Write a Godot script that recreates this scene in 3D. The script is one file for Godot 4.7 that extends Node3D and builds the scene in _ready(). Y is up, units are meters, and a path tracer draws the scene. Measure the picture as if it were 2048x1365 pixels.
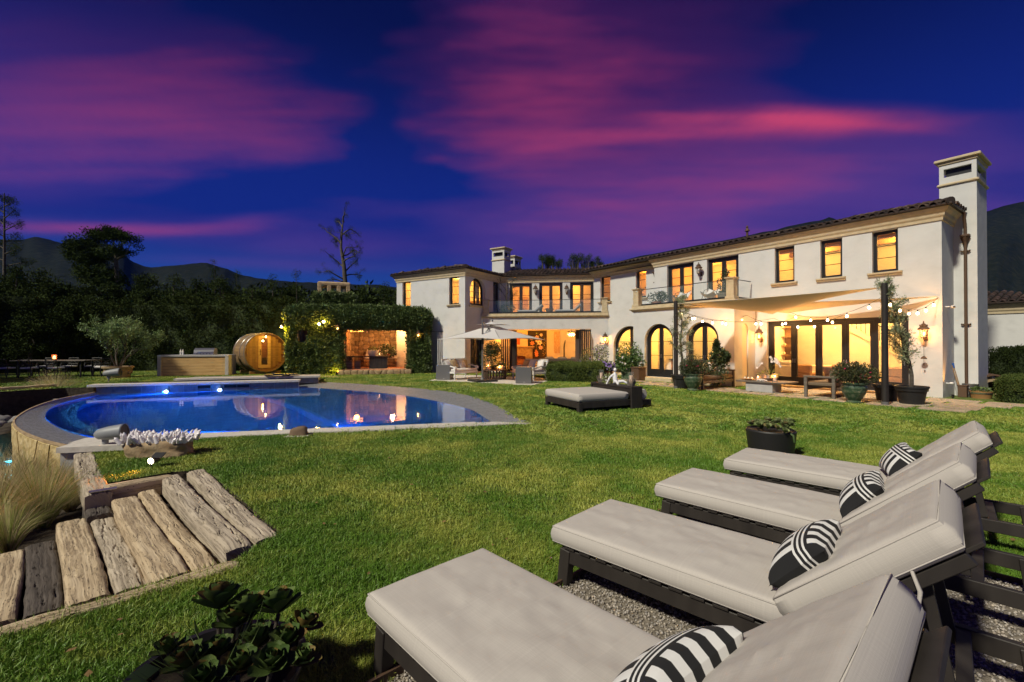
extends Node3D
# Dusk garden of a white stucco villa: pool, lawn, sun loungers, railway-sleeper steps, cabana.
# Plan coordinates: Vector2(X to the right, D away from the camera), in metres; world = (X, Y, -D).
const FOCAL := 910.0
const CX := 1024.0
const HORIZON := 690.0
const EYE := 1.75
var M := {}
var rng := RandomNumberGenerator.new()
var used := {}
var villa: Node3D
# ---------------------------------------------------------------- mesh builder
class MB:
	var v := PackedVector3Array()
	var n := PackedVector3Array()
	var u := PackedVector2Array()
	var c := PackedColorArray()
	var col := Color(1, 1, 1)
	var with_uv := false
	var with_col := false
	func vert(p: Vector3, nn: Vector3, uv := Vector2.ZERO) -> void:
		v.append(p); n.append(nn)
		if with_uv: u.append(uv)
		if with_col: c.append(col)
	func tri(a: Vector3, b: Vector3, d: Vector3) -> void:
		var nn := (b - a).cross(d - a).normalized()
		vert(a, nn); vert(d, nn); vert(b, nn)
	func quad(a: Vector3, b: Vector3, d: Vector3, e: Vector3, uva := Vector2.ZERO, uvd := Vector2.ONE) -> void:
		var nn := (d - a).cross(e - b).normalized()
		vert(a, nn, uva); vert(d, nn, uvd); vert(b, nn, Vector2(uvd.x, uva.y))
		vert(a, nn, uva); vert(e, nn, Vector2(uva.x, uvd.y)); vert(d, nn, uvd)
	func box(ce: Vector3, s: Vector3, b := Basis.IDENTITY, bev := 0.0) -> MB:
		var h := s * 0.5
		var k: float = min(bev, min(h.x, min(h.y, h.z)) * 0.98)
		if k <= 0.0:
			for ax in 3:
				for sg: float in [-1.0, 1.0]:
					var a := Vector3.ZERO; a[ax] = h[ax] * sg
					var t1 := Vector3.ZERO; t1[(ax + 1) % 3] = h[(ax + 1) % 3]
					var t2 := Vector3.ZERO; t2[(ax + 2) % 3] = h[(ax + 2) % 3] * sg
					quad(ce + b * (a - t1 - t2), ce + b * (a + t1 - t2), ce + b * (a + t1 + t2), ce + b * (a - t1 + t2))
			return self
		for ax in 3:
			var i1 := (ax + 1) % 3
			var i2 := (ax + 2) % 3
			for sg: float in [-1.0, 1.0]:
				var a := Vector3.ZERO; a[ax] = h[ax] * sg
				var t1 := Vector3.ZERO; t1[i1] = h[i1] - k
				var t2 := Vector3.ZERO; t2[i2] = (h[i2] - k) * sg
				quad(ce + b * (a - t1 - t2), ce + b * (a + t1 - t2), ce + b * (a + t1 + t2), ce + b * (a - t1 + t2))
			for s1: float in [-1.0, 1.0]:
				for s2: float in [-1.0, 1.0]:
					var p := Vector3.ZERO; p[i1] = h[i1] * s1; p[i2] = (h[i2] - k) * s2
					var q := Vector3.ZERO; q[i1] = (h[i1] - k) * s1; q[i2] = h[i2] * s2
					var l := Vector3.ZERO; l[ax] = (h[ax] - k)
					if s1 * s2 > 0: quad(ce + b * (p - l), ce + b * (q - l), ce + b * (q + l), ce + b * (p + l))
					else: quad(ce + b * (q - l), ce + b * (p - l), ce + b * (p + l), ce + b * (q + l))
		for x: float in [-1.0, 1.0]:
			for y: float in [-1.0, 1.0]:
				for z: float in [-1.0, 1.0]:
					var p1 := Vector3(h.x * x, (h.y - k) * y, (h.z - k) * z)
					var p2 := Vector3((h.x - k) * x, h.y * y, (h.z - k) * z)
					var p3 := Vector3((h.x - k) * x, (h.y - k) * y, h.z * z)
					if x * y * z > 0: tri(ce + b * p1, ce + b * p2, ce + b * p3)
					else: tri(ce + b * p1, ce + b * p3, ce + b * p2)
		return self
	func bar(a: Vector3, e: Vector3, w: float, t: float, bev := 0.0, up := Vector3.UP) -> MB:
		var z := (e - a).normalized()
		var x := up.cross(z)
		if x.length() < 0.01: x = Vector3.RIGHT
		x = x.normalized()
		return box((a + e) * 0.5, Vector3(w, t, a.distance_to(e)), Basis(x, z.cross(x), z), bev)
	func surf(rows: Array, wrap := false, flip := false, uvs := Vector2.ONE) -> MB:
		var nr := rows.size()
		var nc: int = rows[0].size()
		var ns := []
		for i in nr:
			var r := PackedVector3Array()
			for j in nc:
				var j0 := j - 1
				var j1 := j + 1
				if wrap: j0 = (j - 1 + nc) % nc; j1 = (j + 1) % nc
				else: j0 = maxi(j0, 0); j1 = mini(j1, nc - 1)
				var du: Vector3 = rows[i][j1] - rows[i][j0]
				var dv: Vector3 = rows[mini(i + 1, nr - 1)][j] - rows[maxi(i - 1, 0)][j]
				var q := du.cross(dv).normalized()
				r.append(-q if flip else q)
			ns.append(r)
		var m := nc if wrap else nc - 1
		for i in nr - 1:
			for j in m:
				var k := (j + 1) % nc
				var ps := [[i, j], [i, k], [i + 1, k], [i + 1, j]]
				var us := [Vector2(j, i), Vector2(j + 1, i), Vector2(j + 1, i + 1), Vector2(j, i + 1)]
				for t: int in ([0, 1, 2, 0, 2, 3] if flip else [0, 2, 1, 0, 3, 2]):
					var ij: Array = ps[t]
					vert(rows[ij[0]][ij[1]], ns[ij[0]][ij[1]], us[t] * uvs / Vector2(maxi(m, 1), nr - 1))
		return self
	func lathe(prof: Array, seg := 20, ce := Vector3.ZERO, smooth := false, b := Basis.IDENTITY) -> MB:
		var k := prof.size()
		for i in k - 1:
			var p: Vector2 = prof[i]
			var q: Vector2 = prof[i + 1]
			if p.distance_to(q) < 1e-5: continue
			var t := (q - p).normalized()
			var t0 := t
			var t1 := t
			if smooth:
				if i > 0: t0 = (t + (p - prof[i - 1]).normalized()).normalized()
				if i < k - 2: t1 = (t + (prof[i + 2] - q).normalized()).normalized()
			for j in seg:
				var a0 := TAU * j / seg
				var a1 := TAU * (j + 1) / seg
				var d0 := Vector3(cos(a0), 0, sin(a0))
				var d1 := Vector3(cos(a1), 0, sin(a1))
				var A := ce + b * (d0 * p.x + Vector3(0, p.y, 0))
				var B := ce + b * (d1 * p.x + Vector3(0, p.y, 0))
				var C := ce + b * (d1 * q.x + Vector3(0, q.y, 0))
				var D := ce + b * (d0 * q.x + Vector3(0, q.y, 0))
				var nA := b * (d0 * t0.y - Vector3(0, t0.x, 0))
				var nB := b * (d1 * t0.y - Vector3(0, t0.x, 0))
				var nC := b * (d1 * t1.y - Vector3(0, t1.x, 0))
				var nD := b * (d0 * t1.y - Vector3(0, t1.x, 0))
				if p.x > 1e-5:
					vert(A, nA); vert(B, nB); vert(C, nC)
				if q.x > 1e-5:
					vert(A, nA); vert(C, nC); vert(D, nD)
		return self
	func tube(pts: Array, rad: Array, seg := 8, cap := true) -> MB:
		var rings := []
		var x := Vector3.ZERO
		for i in pts.size():
			var d: Vector3 = (pts[mini(i + 1, pts.size() - 1)] - pts[maxi(i - 1, 0)]).normalized()
			if x == Vector3.ZERO: x = d.cross(Vector3.UP if abs(d.y) < 0.9 else Vector3.RIGHT).normalized()
			else: x = (x - d * x.dot(d)).normalized()
			var y := d.cross(x)
			var r := PackedVector3Array()
			var rr: float = rad[mini(i, rad.size() - 1)]
			for j in seg:
				r.append(pts[i] + (x * cos(TAU * j / seg) + y * sin(TAU * j / seg)) * rr)
			rings.append(r)
		surf(rings, true)
		if cap:
			for e in [0, rings.size() - 1]:
				for j in range(1, seg - 1):
					if e == 0: tri(rings[e][0], rings[e][j + 1], rings[e][j])
					else: tri(rings[e][0], rings[e][j], rings[e][j + 1])
		return self
	func ball(ce: Vector3, r: Vector3, seg := 12, rings := 8) -> MB:
		var pr := []
		for i in rings + 1:
			var a := -PI / 2 + PI * i / rings
			pr.append(Vector2(cos(a), sin(a)))
		return lathe(pr, seg, ce, true, Basis.from_scale(r))
	func prism(poly: PackedVector2Array, z0: float, z1: float, xf := Transform3D.IDENTITY) -> MB:
		var p := poly
		if Geometry2D.is_polygon_clockwise(p):
			p = p.duplicate(); p.reverse()
		var idx := Geometry2D.triangulate_polygon(p)
		for i in range(0, idx.size(), 3):
			var a := p[idx[i]]
			var b := p[idx[i + 1]]
			var d := p[idx[i + 2]]
			if (b - a).cross(d - a) < 0:
				var t := b; b = d; d = t
			tri(xf * Vector3(a.x, a.y, z1), xf * Vector3(b.x, b.y, z1), xf * Vector3(d.x, d.y, z1))
			tri(xf * Vector3(a.x, a.y, z0), xf * Vector3(d.x, d.y, z0), xf * Vector3(b.x, b.y, z0))
		for i in p.size():
			var a := p[i]
			var b := p[(i + 1) % p.size()]
			quad(xf * Vector3(a.x, a.y, z0), xf * Vector3(b.x, b.y, z0), xf * Vector3(b.x, b.y, z1), xf * Vector3(a.x, a.y, z1))
		return self
	func flat(poly: PackedVector2Array, y: float) -> MB:
		var idx := Geometry2D.triangulate_polygon(poly)
		for i in range(0, idx.size(), 3):
			var q := []
			for k in 3:
				var p := poly[idx[i + k]]
				q.append(Vector3(p.x, y, -p.y))
			if (q[1] - q[0]).cross(q[2] - q[0]).y > 0: tri(q[0], q[1], q[2])
			else: tri(q[0], q[2], q[1])
		return self
	func slab(poly: PackedVector2Array, y0: float, y1: float) -> MB:
		return prism(poly, y0, y1, Transform3D(Basis(Vector3.RIGHT, Vector3(0, 0, -1), Vector3.UP), Vector3.ZERO))
	func ring(outer: PackedVector2Array, inner: PackedVector2Array, z0: float, z1: float) -> MB:
		var lo := outer[0]
		var hi := outer[0]
		for p in outer: lo = lo.min(p); hi = hi.max(p)
		var mx := (lo.x + hi.x) * 0.5
		for k in 2:
			var x0 := lo.x - 1 if k == 0 else mx
			var x1 := mx if k == 0 else hi.x + 1
			var half := PackedVector2Array([Vector2(x0, lo.y - 1), Vector2(x1, lo.y - 1), Vector2(x1, hi.y + 1), Vector2(x0, hi.y + 1)])
			for p in Geometry2D.intersect_polygons(outer, half):
				for q in Geometry2D.clip_polygons(p, inner): prism(q, z0, z1)
		return self
	func mesh() -> ArrayMesh:
		var a := []
		a.resize(Mesh.ARRAY_MAX)
		a[Mesh.ARRAY_VERTEX] = v
		a[Mesh.ARRAY_NORMAL] = n
		if with_uv: a[Mesh.ARRAY_TEX_UV] = u
		if with_col: a[Mesh.ARRAY_COLOR] = c
		var m := ArrayMesh.new()
		m.add_surface_from_arrays(Mesh.PRIMITIVE_TRIANGLES, a)
		return m
func rect(x0: float, y0: float, x1: float, y1: float) -> PackedVector2Array:
	return PackedVector2Array([Vector2(x0, y0), Vector2(x1, y0), Vector2(x1, y1), Vector2(x0, y1)])
func outline(x0: float, y0: float, x1: float, y1: float, arch := false) -> PackedVector2Array:
	if not arch: return rect(x0, y0, x1, y1)
	var r := (x1 - x0) * 0.5
	var p := PackedVector2Array([Vector2(x0, y0), Vector2(x1, y0)])
	for i in 17:
		var a := PI * i / 16.0
		p.append(Vector2((x0 + x1) * 0.5 + cos(a) * r, y1 - r + sin(a) * r))
	return p
func inset(p: PackedVector2Array, d: float) -> PackedVector2Array:
	var q := Geometry2D.offset_polygon(p, -d, Geometry2D.JOIN_MITER)
	return q[0] if q.size() > 0 else p
func v3(p: Vector2, y := 0.0) -> Vector3: return Vector3(p.x, y, -p.y)
func on(px: float, py: float, y := 0.0) -> Vector3:
	var d := FOCAL * (EYE - y) / (py - HORIZON)
	return Vector3((px - CX) / FOCAL * d, y, -d)
func plan(px: float, py: float, y := 0.0) -> Vector2:
	var p := on(px, py, y)
	return Vector2(p.x, -p.z)
func far(px: float, py: float, d: float) -> Vector3:
	return Vector3((px - CX) / FOCAL * d, EYE + (HORIZON - py) / FOCAL * d, -d)
func hgt(py: float, d: float) -> float: return EYE + (HORIZON - py) / FOCAL * d
# ---------------------------------------------------------------- things and parts
func numbered(called: String, by = null) -> String:
	var key := called + ("@%d" % by.get_instance_id() if by != null else "")
	if not used.has(key):
		used[key] = 0
		return called
	used[key] += 1
	return "%s_%03d" % [called, used[key]]
func tag(o: Node3D, label: String, category: String, group := "") -> Node3D:
	o.set_meta("label", label); o.set_meta("category", category)
	if group != "": o.set_meta("group", group)
	return o
func thing(called: String, label: String, category: String, at := Vector3.ZERO, turn := 0.0, group := "") -> Node3D:
	var o := Node3D.new()
	o.name = numbered(called)
	add_child(o)
	o.position = at; o.rotation.y = turn
	return tag(o, label, category, group)
func node(parent: Node3D, called: String, xf := Transform3D.IDENTITY) -> Node3D:
	var o := Node3D.new()
	o.name = numbered(called, parent)
	parent.add_child(o)
	o.transform = xf
	return o
func part(parent: Node3D, called: String, shape, mat: Material, xf := Transform3D.IDENTITY) -> MeshInstance3D:
	var o := MeshInstance3D.new()
	o.mesh = shape.mesh() if shape is MB else shape
	o.material_override = mat
	o.name = numbered(called, parent)
	parent.add_child(o)
	o.transform = xf
	return o
func solo(called: String, shape, mat: Material, label: String, category: String, group := "", xf := Transform3D.IDENTITY) -> MeshInstance3D:
	var o := MeshInstance3D.new()
	o.mesh = shape.mesh() if shape is MB else shape
	o.material_override = mat
	o.name = numbered(called)
	add_child(o)
	o.transform = xf
	tag(o, label, category, group)
	return o
func struct(called: String, shape, mat: Material) -> MeshInstance3D:
	var o := MeshInstance3D.new()
	o.mesh = shape.mesh() if shape is MB else shape
	o.material_override = mat
	o.name = numbered(called)
	add_child(o)
	o.set_meta("kind", "structure")
	return o
func dup(o: Node3D, xf: Transform3D, label := "") -> Node3D:
	var c: Node3D = o.duplicate()
	var base := String(o.name)
	if base.length() > 4 and base[-4] == "_" and base.substr(base.length() - 3).is_valid_int(): base = base.left(-4)
	c.name = numbered(base)
	add_child(c)
	c.transform = xf
	if label != "": c.set_meta("label", label)
	return c
func many(parent: Node3D, called: String, shape, mat: Material, xfs: Array, cols := []) -> MultiMeshInstance3D:
	var mm := MultiMesh.new()
	mm.transform_format = MultiMesh.TRANSFORM_3D
	mm.use_colors = cols.size() > 0
	mm.mesh = shape.mesh() if shape is MB else shape
	mm.instance_count = xfs.size()
	for i in xfs.size():
		mm.set_instance_transform(i, xfs[i])
		if cols.size() > 0: mm.set_instance_color(i, cols[i])
	var o := MultiMeshInstance3D.new()
	o.multimesh = mm
	o.material_override = mat
	o.name = numbered(called, parent if parent != self else null)
	parent.add_child(o)
	o.set_meta("kind", "stuff")
	return o
func omni(parent: Node3D, at: Vector3, energy: float, color: Color, size := 0.05) -> OmniLight3D:
	var l := OmniLight3D.new()
	l.light_energy = energy; l.light_color = color; l.light_size = size
	l.omni_range = 30.0; l.omni_attenuation = 2.0; l.shadow_enabled = true
	l.name = numbered("glow", parent)
	parent.add_child(l)
	l.position = at
	return l
func spot(parent: Node3D, at: Vector3, to: Vector3, energy: float, color: Color, angle := 40.0, size := 0.05) -> SpotLight3D:
	var l := SpotLight3D.new()
	l.light_energy = energy; l.light_color = color; l.light_size = size
	l.spot_range = 40.0; l.spot_attenuation = 2.0; l.spot_angle = angle; l.shadow_enabled = true
	l.name = numbered("beam", parent)
	parent.add_child(l)
	l.transform = Transform3D(Basis.looking_at(to - at, Vector3.UP if abs((to - at).normalized().y) < 0.98 else Vector3.RIGHT), at)
	return l
# ---------------------------------------------------------------- materials
func srgb(r: float, g: float, b: float, a := 1.0) -> Color:
	var k := Color(r, g, b).linear_to_srgb()
	k.a = a
	return k
func noise(sd: int, freq: float, oct := 4, kind := FastNoiseLite.TYPE_SIMPLEX_SMOOTH) -> FastNoiseLite:
	var f := FastNoiseLite.new()
	f.seed = sd; f.frequency = freq; f.noise_type = kind
	f.fractal_type = FastNoiseLite.FRACTAL_FBM; f.fractal_octaves = oct
	return f
func ramp_tex(sd: int, freq: float, cols: Array, oct := 4, size := 256, stretch := Vector2.ONE) -> ImageTexture:
	var img := noise(sd, freq, oct).get_seamless_image(int(size / stretch.x), int(size / stretch.y))
	img.resize(size, size, Image.INTERPOLATE_CUBIC)
	var out := Image.create(size, size, false, Image.FORMAT_RGB8)
	var lut := []
	for i in 256:
		var t := i / 255.0 * (cols.size() - 1)
		var k := mini(int(t), cols.size() - 2)
		lut.append((cols[k] as Color).lerp(cols[k + 1], t - k).linear_to_srgb())
	for y in size:
		for x in size:
			out.set_pixel(x, y, lut[int(clampf(img.get_pixel(x, y).r, 0, 1) * 255)])
	out.generate_mipmaps()
	return ImageTexture.create_from_image(out)
func height_tex(sd: int, freq: float, oct := 4, size := 256, stretch := Vector2.ONE) -> ImageTexture:
	var img := noise(sd, freq, oct).get_seamless_image(int(size / stretch.x), int(size / stretch.y))
	img.resize(size, size, Image.INTERPOLATE_CUBIC)
	return ImageTexture.create_from_image(img)
func mat(r: float, g: float, b: float, rough := 0.8, metal := 0.0) -> StandardMaterial3D:
	var m := StandardMaterial3D.new()
	m.albedo_color = srgb(r, g, b)
	m.roughness = rough; m.metallic = metal
	m.cull_mode = BaseMaterial3D.CULL_DISABLED
	return m
func tmat(tex: Texture2D, scale: float, rough := 0.8, bump: Texture2D = null, depth := 0.0, world := true) -> StandardMaterial3D:
	var m := mat(1, 1, 1, rough)
	m.albedo_texture = tex
	m.uv1_triplanar = true
	m.uv1_world_triplanar = world
	m.uv1_scale = Vector3.ONE * scale
	if bump != null:
		m.heightmap_enabled = true
		m.heightmap_texture = bump
		m.heightmap_scale = depth
	return m
func glow(r: float, g: float, b: float, energy: float) -> StandardMaterial3D:
	var m := mat(0.8, 0.8, 0.8, 0.5)
	m.emission_enabled = true
	m.emission = srgb(r, g, b)
	m.emission_energy_multiplier = energy
	return m
func pane_mat(r: float, g: float, b: float, alpha: float) -> StandardMaterial3D:
	var m := StandardMaterial3D.new()
	m.albedo_color = srgb(r, g, b, alpha)
	m.transparency = BaseMaterial3D.TRANSPARENCY_ALPHA
	m.roughness = 0.02
	m.metallic_specular = 0.5
	m.cull_mode = BaseMaterial3D.CULL_DISABLED
	return m
func leaf_mat(r: float, g: float, b: float, back := 0.35) -> StandardMaterial3D:
	var m := mat(r, g, b, 0.55)
	m.backlight_enabled = true
	m.backlight = Color(back, back, back)
	return m
func vcol(m: StandardMaterial3D) -> StandardMaterial3D:
	m.vertex_color_use_as_albedo = true
	m.albedo_color = Color.WHITE
	return m
# ---------------------------------------------------------------- camera, sky, light
const EXPOSURE := 2.0
func make_sky() -> ImageTexture:
	var w := 1280
	var h := 640
	var img := Image.create(w, h, false, Image.FORMAT_RGBF)
	var n1 := noise(11, 1.0, 5)
	var n2 := noise(12, 1.0, 4)
	var n3 := noise(13, 1.0, 4)
	var banks := [
		[120, 235, 19.0, 6.4, 0.02, 0.95, 0.6], [420, 215, 14.0, 5.2, -0.03, 0.8, 0.55], [60, 290, 13.0, 2.6, 0.0, 0.35, 0.7],
		[640, 255, 9.0, 3.0, -0.05, 0.4, 0.3], [1060, 140, 12.0, 8.0, 0.0, 0.85, 0.55], [1320, 160, 16.0, 8.0, 0.0, 0.8, 0.35],
		[1060, 225, 9.0, 3.2, 0.20, 0.6, 0.95], [1000, 60, 12.0, 4.0, 0.3, 0.25, 0.3], [1150, 282, 10.0, 1.3, 0.05, 0.7, 1.3], [1350, 270, 8.0, 0.8, 0.02, 0.7, 1.5], [1570, 242, 7.5, 1.1, -0.01, 1.0, 2.7], [1460, 240, 8.0, 0.7, 0.02, 0.5, 1.8],
		[1760, 235, 7.0, 1.0, 0.05, 0.5, 0.9], [1300, 380, 25.0, 7.0, 0.0, 1.25, 0.28], [1480, 360, 8.0, 2.2, 0.1, 0.7, 0.7], [1250, 450, 17.0, 4.0, 0.0, 1.0, 0.5], [1700, 330, 14.0, 5.0, 0.0, 0.7, 0.1],
		[760, 400, 7.0, 2.2, -0.08, 0.6, 0.4], [250, 461, 10.0, 0.75, -0.03, 0.8, 1.5], [520, 440, 8.0, 1.1, 0.06, 0.6, 0.8], [560, 530, 9.0, 0.7, -0.04, 0.45, 0.7], [660, 490, 7.0, 1.3, 0.0, 0.5, 0.6], [300, 345, 9.0, 0.8, 0.0, 0.25, 0.5],
		[330, 60, 20.0, 5.0, 0.0, 0.25, 0.2], [940, 60, 7.0, 6.0, 0.0, 0.3, 0.4], [780, 330, 9.0, 6.0, 0.0, -0.9, 0.0], [600, 90, 16.0, 7.0, 0.0, -0.5, 0.0], [1850, 60, 16.0, 8.0, 0.0, -0.5, 0.0], [480, 370, 12.0, 3.0, 0.0, -0.5, 0.0]]
	for b in banks:
		var px: float = b[0]
		var py: float = b[1]
		b[0] = rad_to_deg(atan2(px - CX, FOCAL))
		b[1] = rad_to_deg(atan2(HORIZON - py, FOCAL))
	for y in h:
		var el := 90.0 - 180.0 * (y + 0.5) / h
		var e := maxf(el, 0.0)
		var t := clampf(e / 42.0, 0, 1)
		var base := Vector3(0.018, 0.085, 0.36).lerp(Vector3(0.006, 0.020, 0.215), smoothstep(2.0, 13.0, e))
		base = base.lerp(Vector3(0.002, 0.005, 0.060), smoothstep(14.0, 37.0, e))
		var cloud := Vector3(0.135, 0.052, 0.275).lerp(Vector3(0.075, 0.014, 0.10), smoothstep(10.0, 30.0, e))
		if el < -4.0:
			for x in w: img.set_pixel(x, y, Color(0.004, 0.005, 0.008))
			continue
		for x in w:
			var az := wrapf(360.0 * (x + 0.5) / w, -180.0, 180.0)   # column 0 looks along -Z
			var ar := deg_to_rad(az)
			var ee := rad_to_deg(atan(tan(deg_to_rad(minf(e, 89.0))) / maxf(absf(cos(ar)), 0.3)))   # bands run straight from side to side
			var q := Vector3(sin(ar) * 2.2, ee * 0.11, cos(ar) * 2.2)
			var streak := n1.get_noise_3d(q.x * 1.2, q.y * 5.0, q.z * 1.2) + 0.5 * n1.get_noise_3d(q.x * 3.5 + q.y, q.y * 13.0, q.z * 3.5)
			var soft := n2.get_noise_3d(q.x * 0.7 + 5.0, q.y * 1.3, q.z * 0.7)
			var wa := az + n3.get_noise_3d(q.x * 1.1, q.y * 1.6, q.z * 1.1) * 9.0
			var we2 := ee + soft * 2.6 + n3.get_noise_3d(q.x * 1.4 + 9.0, q.y * 2.2, q.z * 1.4) * 2.0
			var dens := 0.0
			var warm := 0.0
			if abs(az) < 85.0:
				for b in banks:
					var da: float = (wa - b[0]) / b[2]
					if abs(da) > 2.6: continue
					var de: float = ((we2 if b[3] > 1.6 else lerpf(ee, we2, 0.25)) - b[1] - (az - b[0]) * b[4]) / (b[3] * 1.15)
					var g: float = b[5] * exp(-da * da - de * de)
					dens += g
					warm += g * b[6]
			var back := smoothstep(55.0, 85.0, abs(az))
			dens += back * 0.5 * clampf(0.5 + soft * 1.3, 0, 1)
			warm += back * 0.2
			dens *= clampf(0.97 + streak * 0.32, 0.3, 1.4)
			warm *= clampf(0.92 + streak * 0.45, 0.1, 1.6)
			var d := 1.0 - exp(-maxf(dens, 0.0) * 0.80)
			var cc := base.lerp(cloud, d).lerp(Vector3(0.52, 0.055, 0.155), clampf((warm - 0.34) * 0.33, 0.0, 1.0))
			img.set_pixel(x, y, Color(cc.x / EXPOSURE, cc.y / EXPOSURE, cc.z / EXPOSURE))
	return ImageTexture.create_from_image(img)
func _ready() -> void:
	rng.seed = 7
	var cam := Camera3D.new()
	cam.name = "camera"
	add_child(cam)
	cam.position = Vector3(0, EYE, 0)
	cam.rotation_degrees.x = 0.47
	cam.fov = rad_to_deg(2.0 * atan(682.5 / FOCAL))
	cam.near = 0.05
	cam.far = 9000.0
	cam.current = true
	var env := Environment.new()
	env.background_mode = Environment.BG_SKY
	var pano := PanoramaSkyMaterial.new()
	pano.panorama = make_sky()
	env.sky = Sky.new()
	env.sky.sky_material = pano
	env.tonemap_mode = Environment.TONE_MAPPER_LINEAR
	env.tonemap_exposure = EXPOSURE
	env.sdfgi_enabled = true
	env.ssao_enabled = true
	env.ssil_enabled = true
	env.fog_enabled = true
	env.fog_density = 0.00003
	env.fog_light_color = Color(0.30, 0.50, 1.0)
	var we := WorldEnvironment.new()
	we.environment = env
	we.name = "air"
	add_child(we)
	var sun := DirectionalLight3D.new()
	sun.name = "evening_light"
	sun.light_energy = 0.64
	sun.light_color = Color(1.0, 0.975, 0.89)
	sun.light_angular_distance = 4.0
	sun.shadow_enabled = true
	add_child(sun)
	sun.look_at_from_position(Vector3(-8, 11.0, 7.4), Vector3(0, 0, 0))
	print("sky done ", Time.get_ticks_msec())
	materials()
	print("materials ", Time.get_ticks_msec())
	terrain()
	pool()
	print("pool ", Time.get_ticks_msec())
	house()
	print("house ", Time.get_ticks_msec())
	cabana()
	vegetation()
	print("vegetation ", Time.get_ticks_msec())
	furniture()
	foreground()
	print("foreground ", Time.get_ticks_msec())
	lawn_grass()
	print("end ", Time.get_ticks_msec())
func materials() -> void:
	var L := func(r, g, b): return Color(r, g, b)
	M.stucco = tmat(ramp_tex(1, 0.012, [L.call(0.50, 0.495, 0.475), L.call(0.585, 0.58, 0.56), L.call(0.61, 0.605, 0.585), L.call(0.63, 0.625, 0.605)], 6, 512), 0.22, 0.9, height_tex(2, 0.05, 5), 0.7)
	M.stone = tmat(ramp_tex(3, 0.02, [L.call(0.42, 0.33, 0.20), L.call(0.54, 0.44, 0.28), L.call(0.60, 0.50, 0.34)], 5, 256), 0.8, 0.85, height_tex(4, 0.04, 5), 0.3)
	M.black = mat(0.012, 0.012, 0.013, 0.45)
	M.bronze = mat(0.045, 0.030, 0.022, 0.5, 0.3)
	M.rust = mat(0.10, 0.058, 0.035, 0.65, 0.2)
	M.glass = pane_mat(1, 1, 1, 0.04)
	M.green_glass = pane_mat(0.55, 0.75, 0.72, 0.10)
	M.lampglass = pane_mat(1.0, 0.9, 0.75, 0.12)
	M.tile = [mat(0.045, 0.026, 0.021, 0.9), mat(0.065, 0.038, 0.030, 0.9), mat(0.030, 0.020, 0.018, 0.9), mat(0.12, 0.08, 0.062, 0.9)]
	M.underlay = mat(0.02, 0.016, 0.014, 0.9)
	M.room = tmat(ramp_tex(5, 0.01, [L.call(0.66, 0.58, 0.44), L.call(0.74, 0.66, 0.52)], 3, 128), 0.3, 0.9)
	M.room_white = mat(0.78, 0.74, 0.66, 0.9)
	M.floorwood = tmat(ramp_tex(6, 0.02, [L.call(0.16, 0.085, 0.04), L.call(0.26, 0.15, 0.075)], 4, 256, Vector2(1, 8)), 0.5, 0.45)
	M.beam = tmat(ramp_tex(7, 0.02, [L.call(0.22, 0.11, 0.05), L.call(0.36, 0.19, 0.09)], 4, 256, Vector2(6, 1)), 0.7, 0.7)
	M.cream = mat(0.70, 0.62, 0.50, 0.85)
	M.darkwood = tmat(ramp_tex(8, 0.03, [L.call(0.012, 0.009, 0.008), L.call(0.025, 0.02, 0.017), L.call(0.04, 0.033, 0.028)], 5, 256, Vector2(1, 10)), 0.9, 0.6, height_tex(9, 0.04, 4, 256, Vector2(1, 10)), 0.15)
	M.greywood = tmat(ramp_tex(10, 0.03, [L.call(0.09, 0.075, 0.06), L.call(0.16, 0.135, 0.11), L.call(0.21, 0.185, 0.155)], 5, 256, Vector2(8, 1)), 0.9, 0.75, height_tex(11, 0.04, 4, 256, Vector2(8, 1)), 0.2)
	M.soil = tmat(ramp_tex(12, 0.03, [L.call(0.018, 0.013, 0.008), L.call(0.045, 0.032, 0.020), L.call(0.07, 0.05, 0.03)], 5, 256), 0.7, 0.95, height_tex(13, 0.06, 5), 1.5)
	M.lawn = tmat(ramp_tex(14, 0.02, [L.call(0.06, 0.09, 0.013), L.call(0.10, 0.14, 0.022), L.call(0.16, 0.18, 0.04)], 5, 512), 0.30, 0.9, height_tex(15, 0.12, 4), 2.0)
	M.scrub = tmat(ramp_tex(16, 0.03, [L.call(0.006, 0.009, 0.006), L.call(0.013, 0.017, 0.011), L.call(0.03, 0.031, 0.022)], 6, 512), 0.003, 0.95)
	M.scrub.metallic_specular = 0.0
	M.green_stem = mat(0.05, 0.09, 0.02, 0.6)
	M.coping = tmat(ramp_tex(18, 0.03, [L.call(0.46, 0.42, 0.37), L.call(0.58, 0.54, 0.48), L.call(0.64, 0.60, 0.55)], 5, 256), 0.9, 0.75, height_tex(19, 0.06, 4), 0.1)
	M.paver = [0, 0, 0]
	for k in 3:
		M.paver[k] = tmat(ramp_tex(20 + k, 0.03, [L.call(0.28, 0.22, 0.15), L.call(0.40 - 0.04 * k, 0.33 - 0.04 * k, 0.24 - 0.03 * k), L.call(0.46, 0.38, 0.28)], 5, 128), 0.8, 0.85)
	M.poolfloor = tmat(ramp_tex(24, 0.02, [L.call(0.010, 0.13, 0.42), L.call(0.016, 0.18, 0.52)], 4, 128), 0.6, 0.6)
	M.poolrim = tmat(ramp_tex(25, 0.02, [L.call(0.02, 0.20, 0.56), L.call(0.03, 0.25, 0.62)], 4, 128), 0.6, 0.6)
	M.slate = [0, 0, 0]
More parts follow.
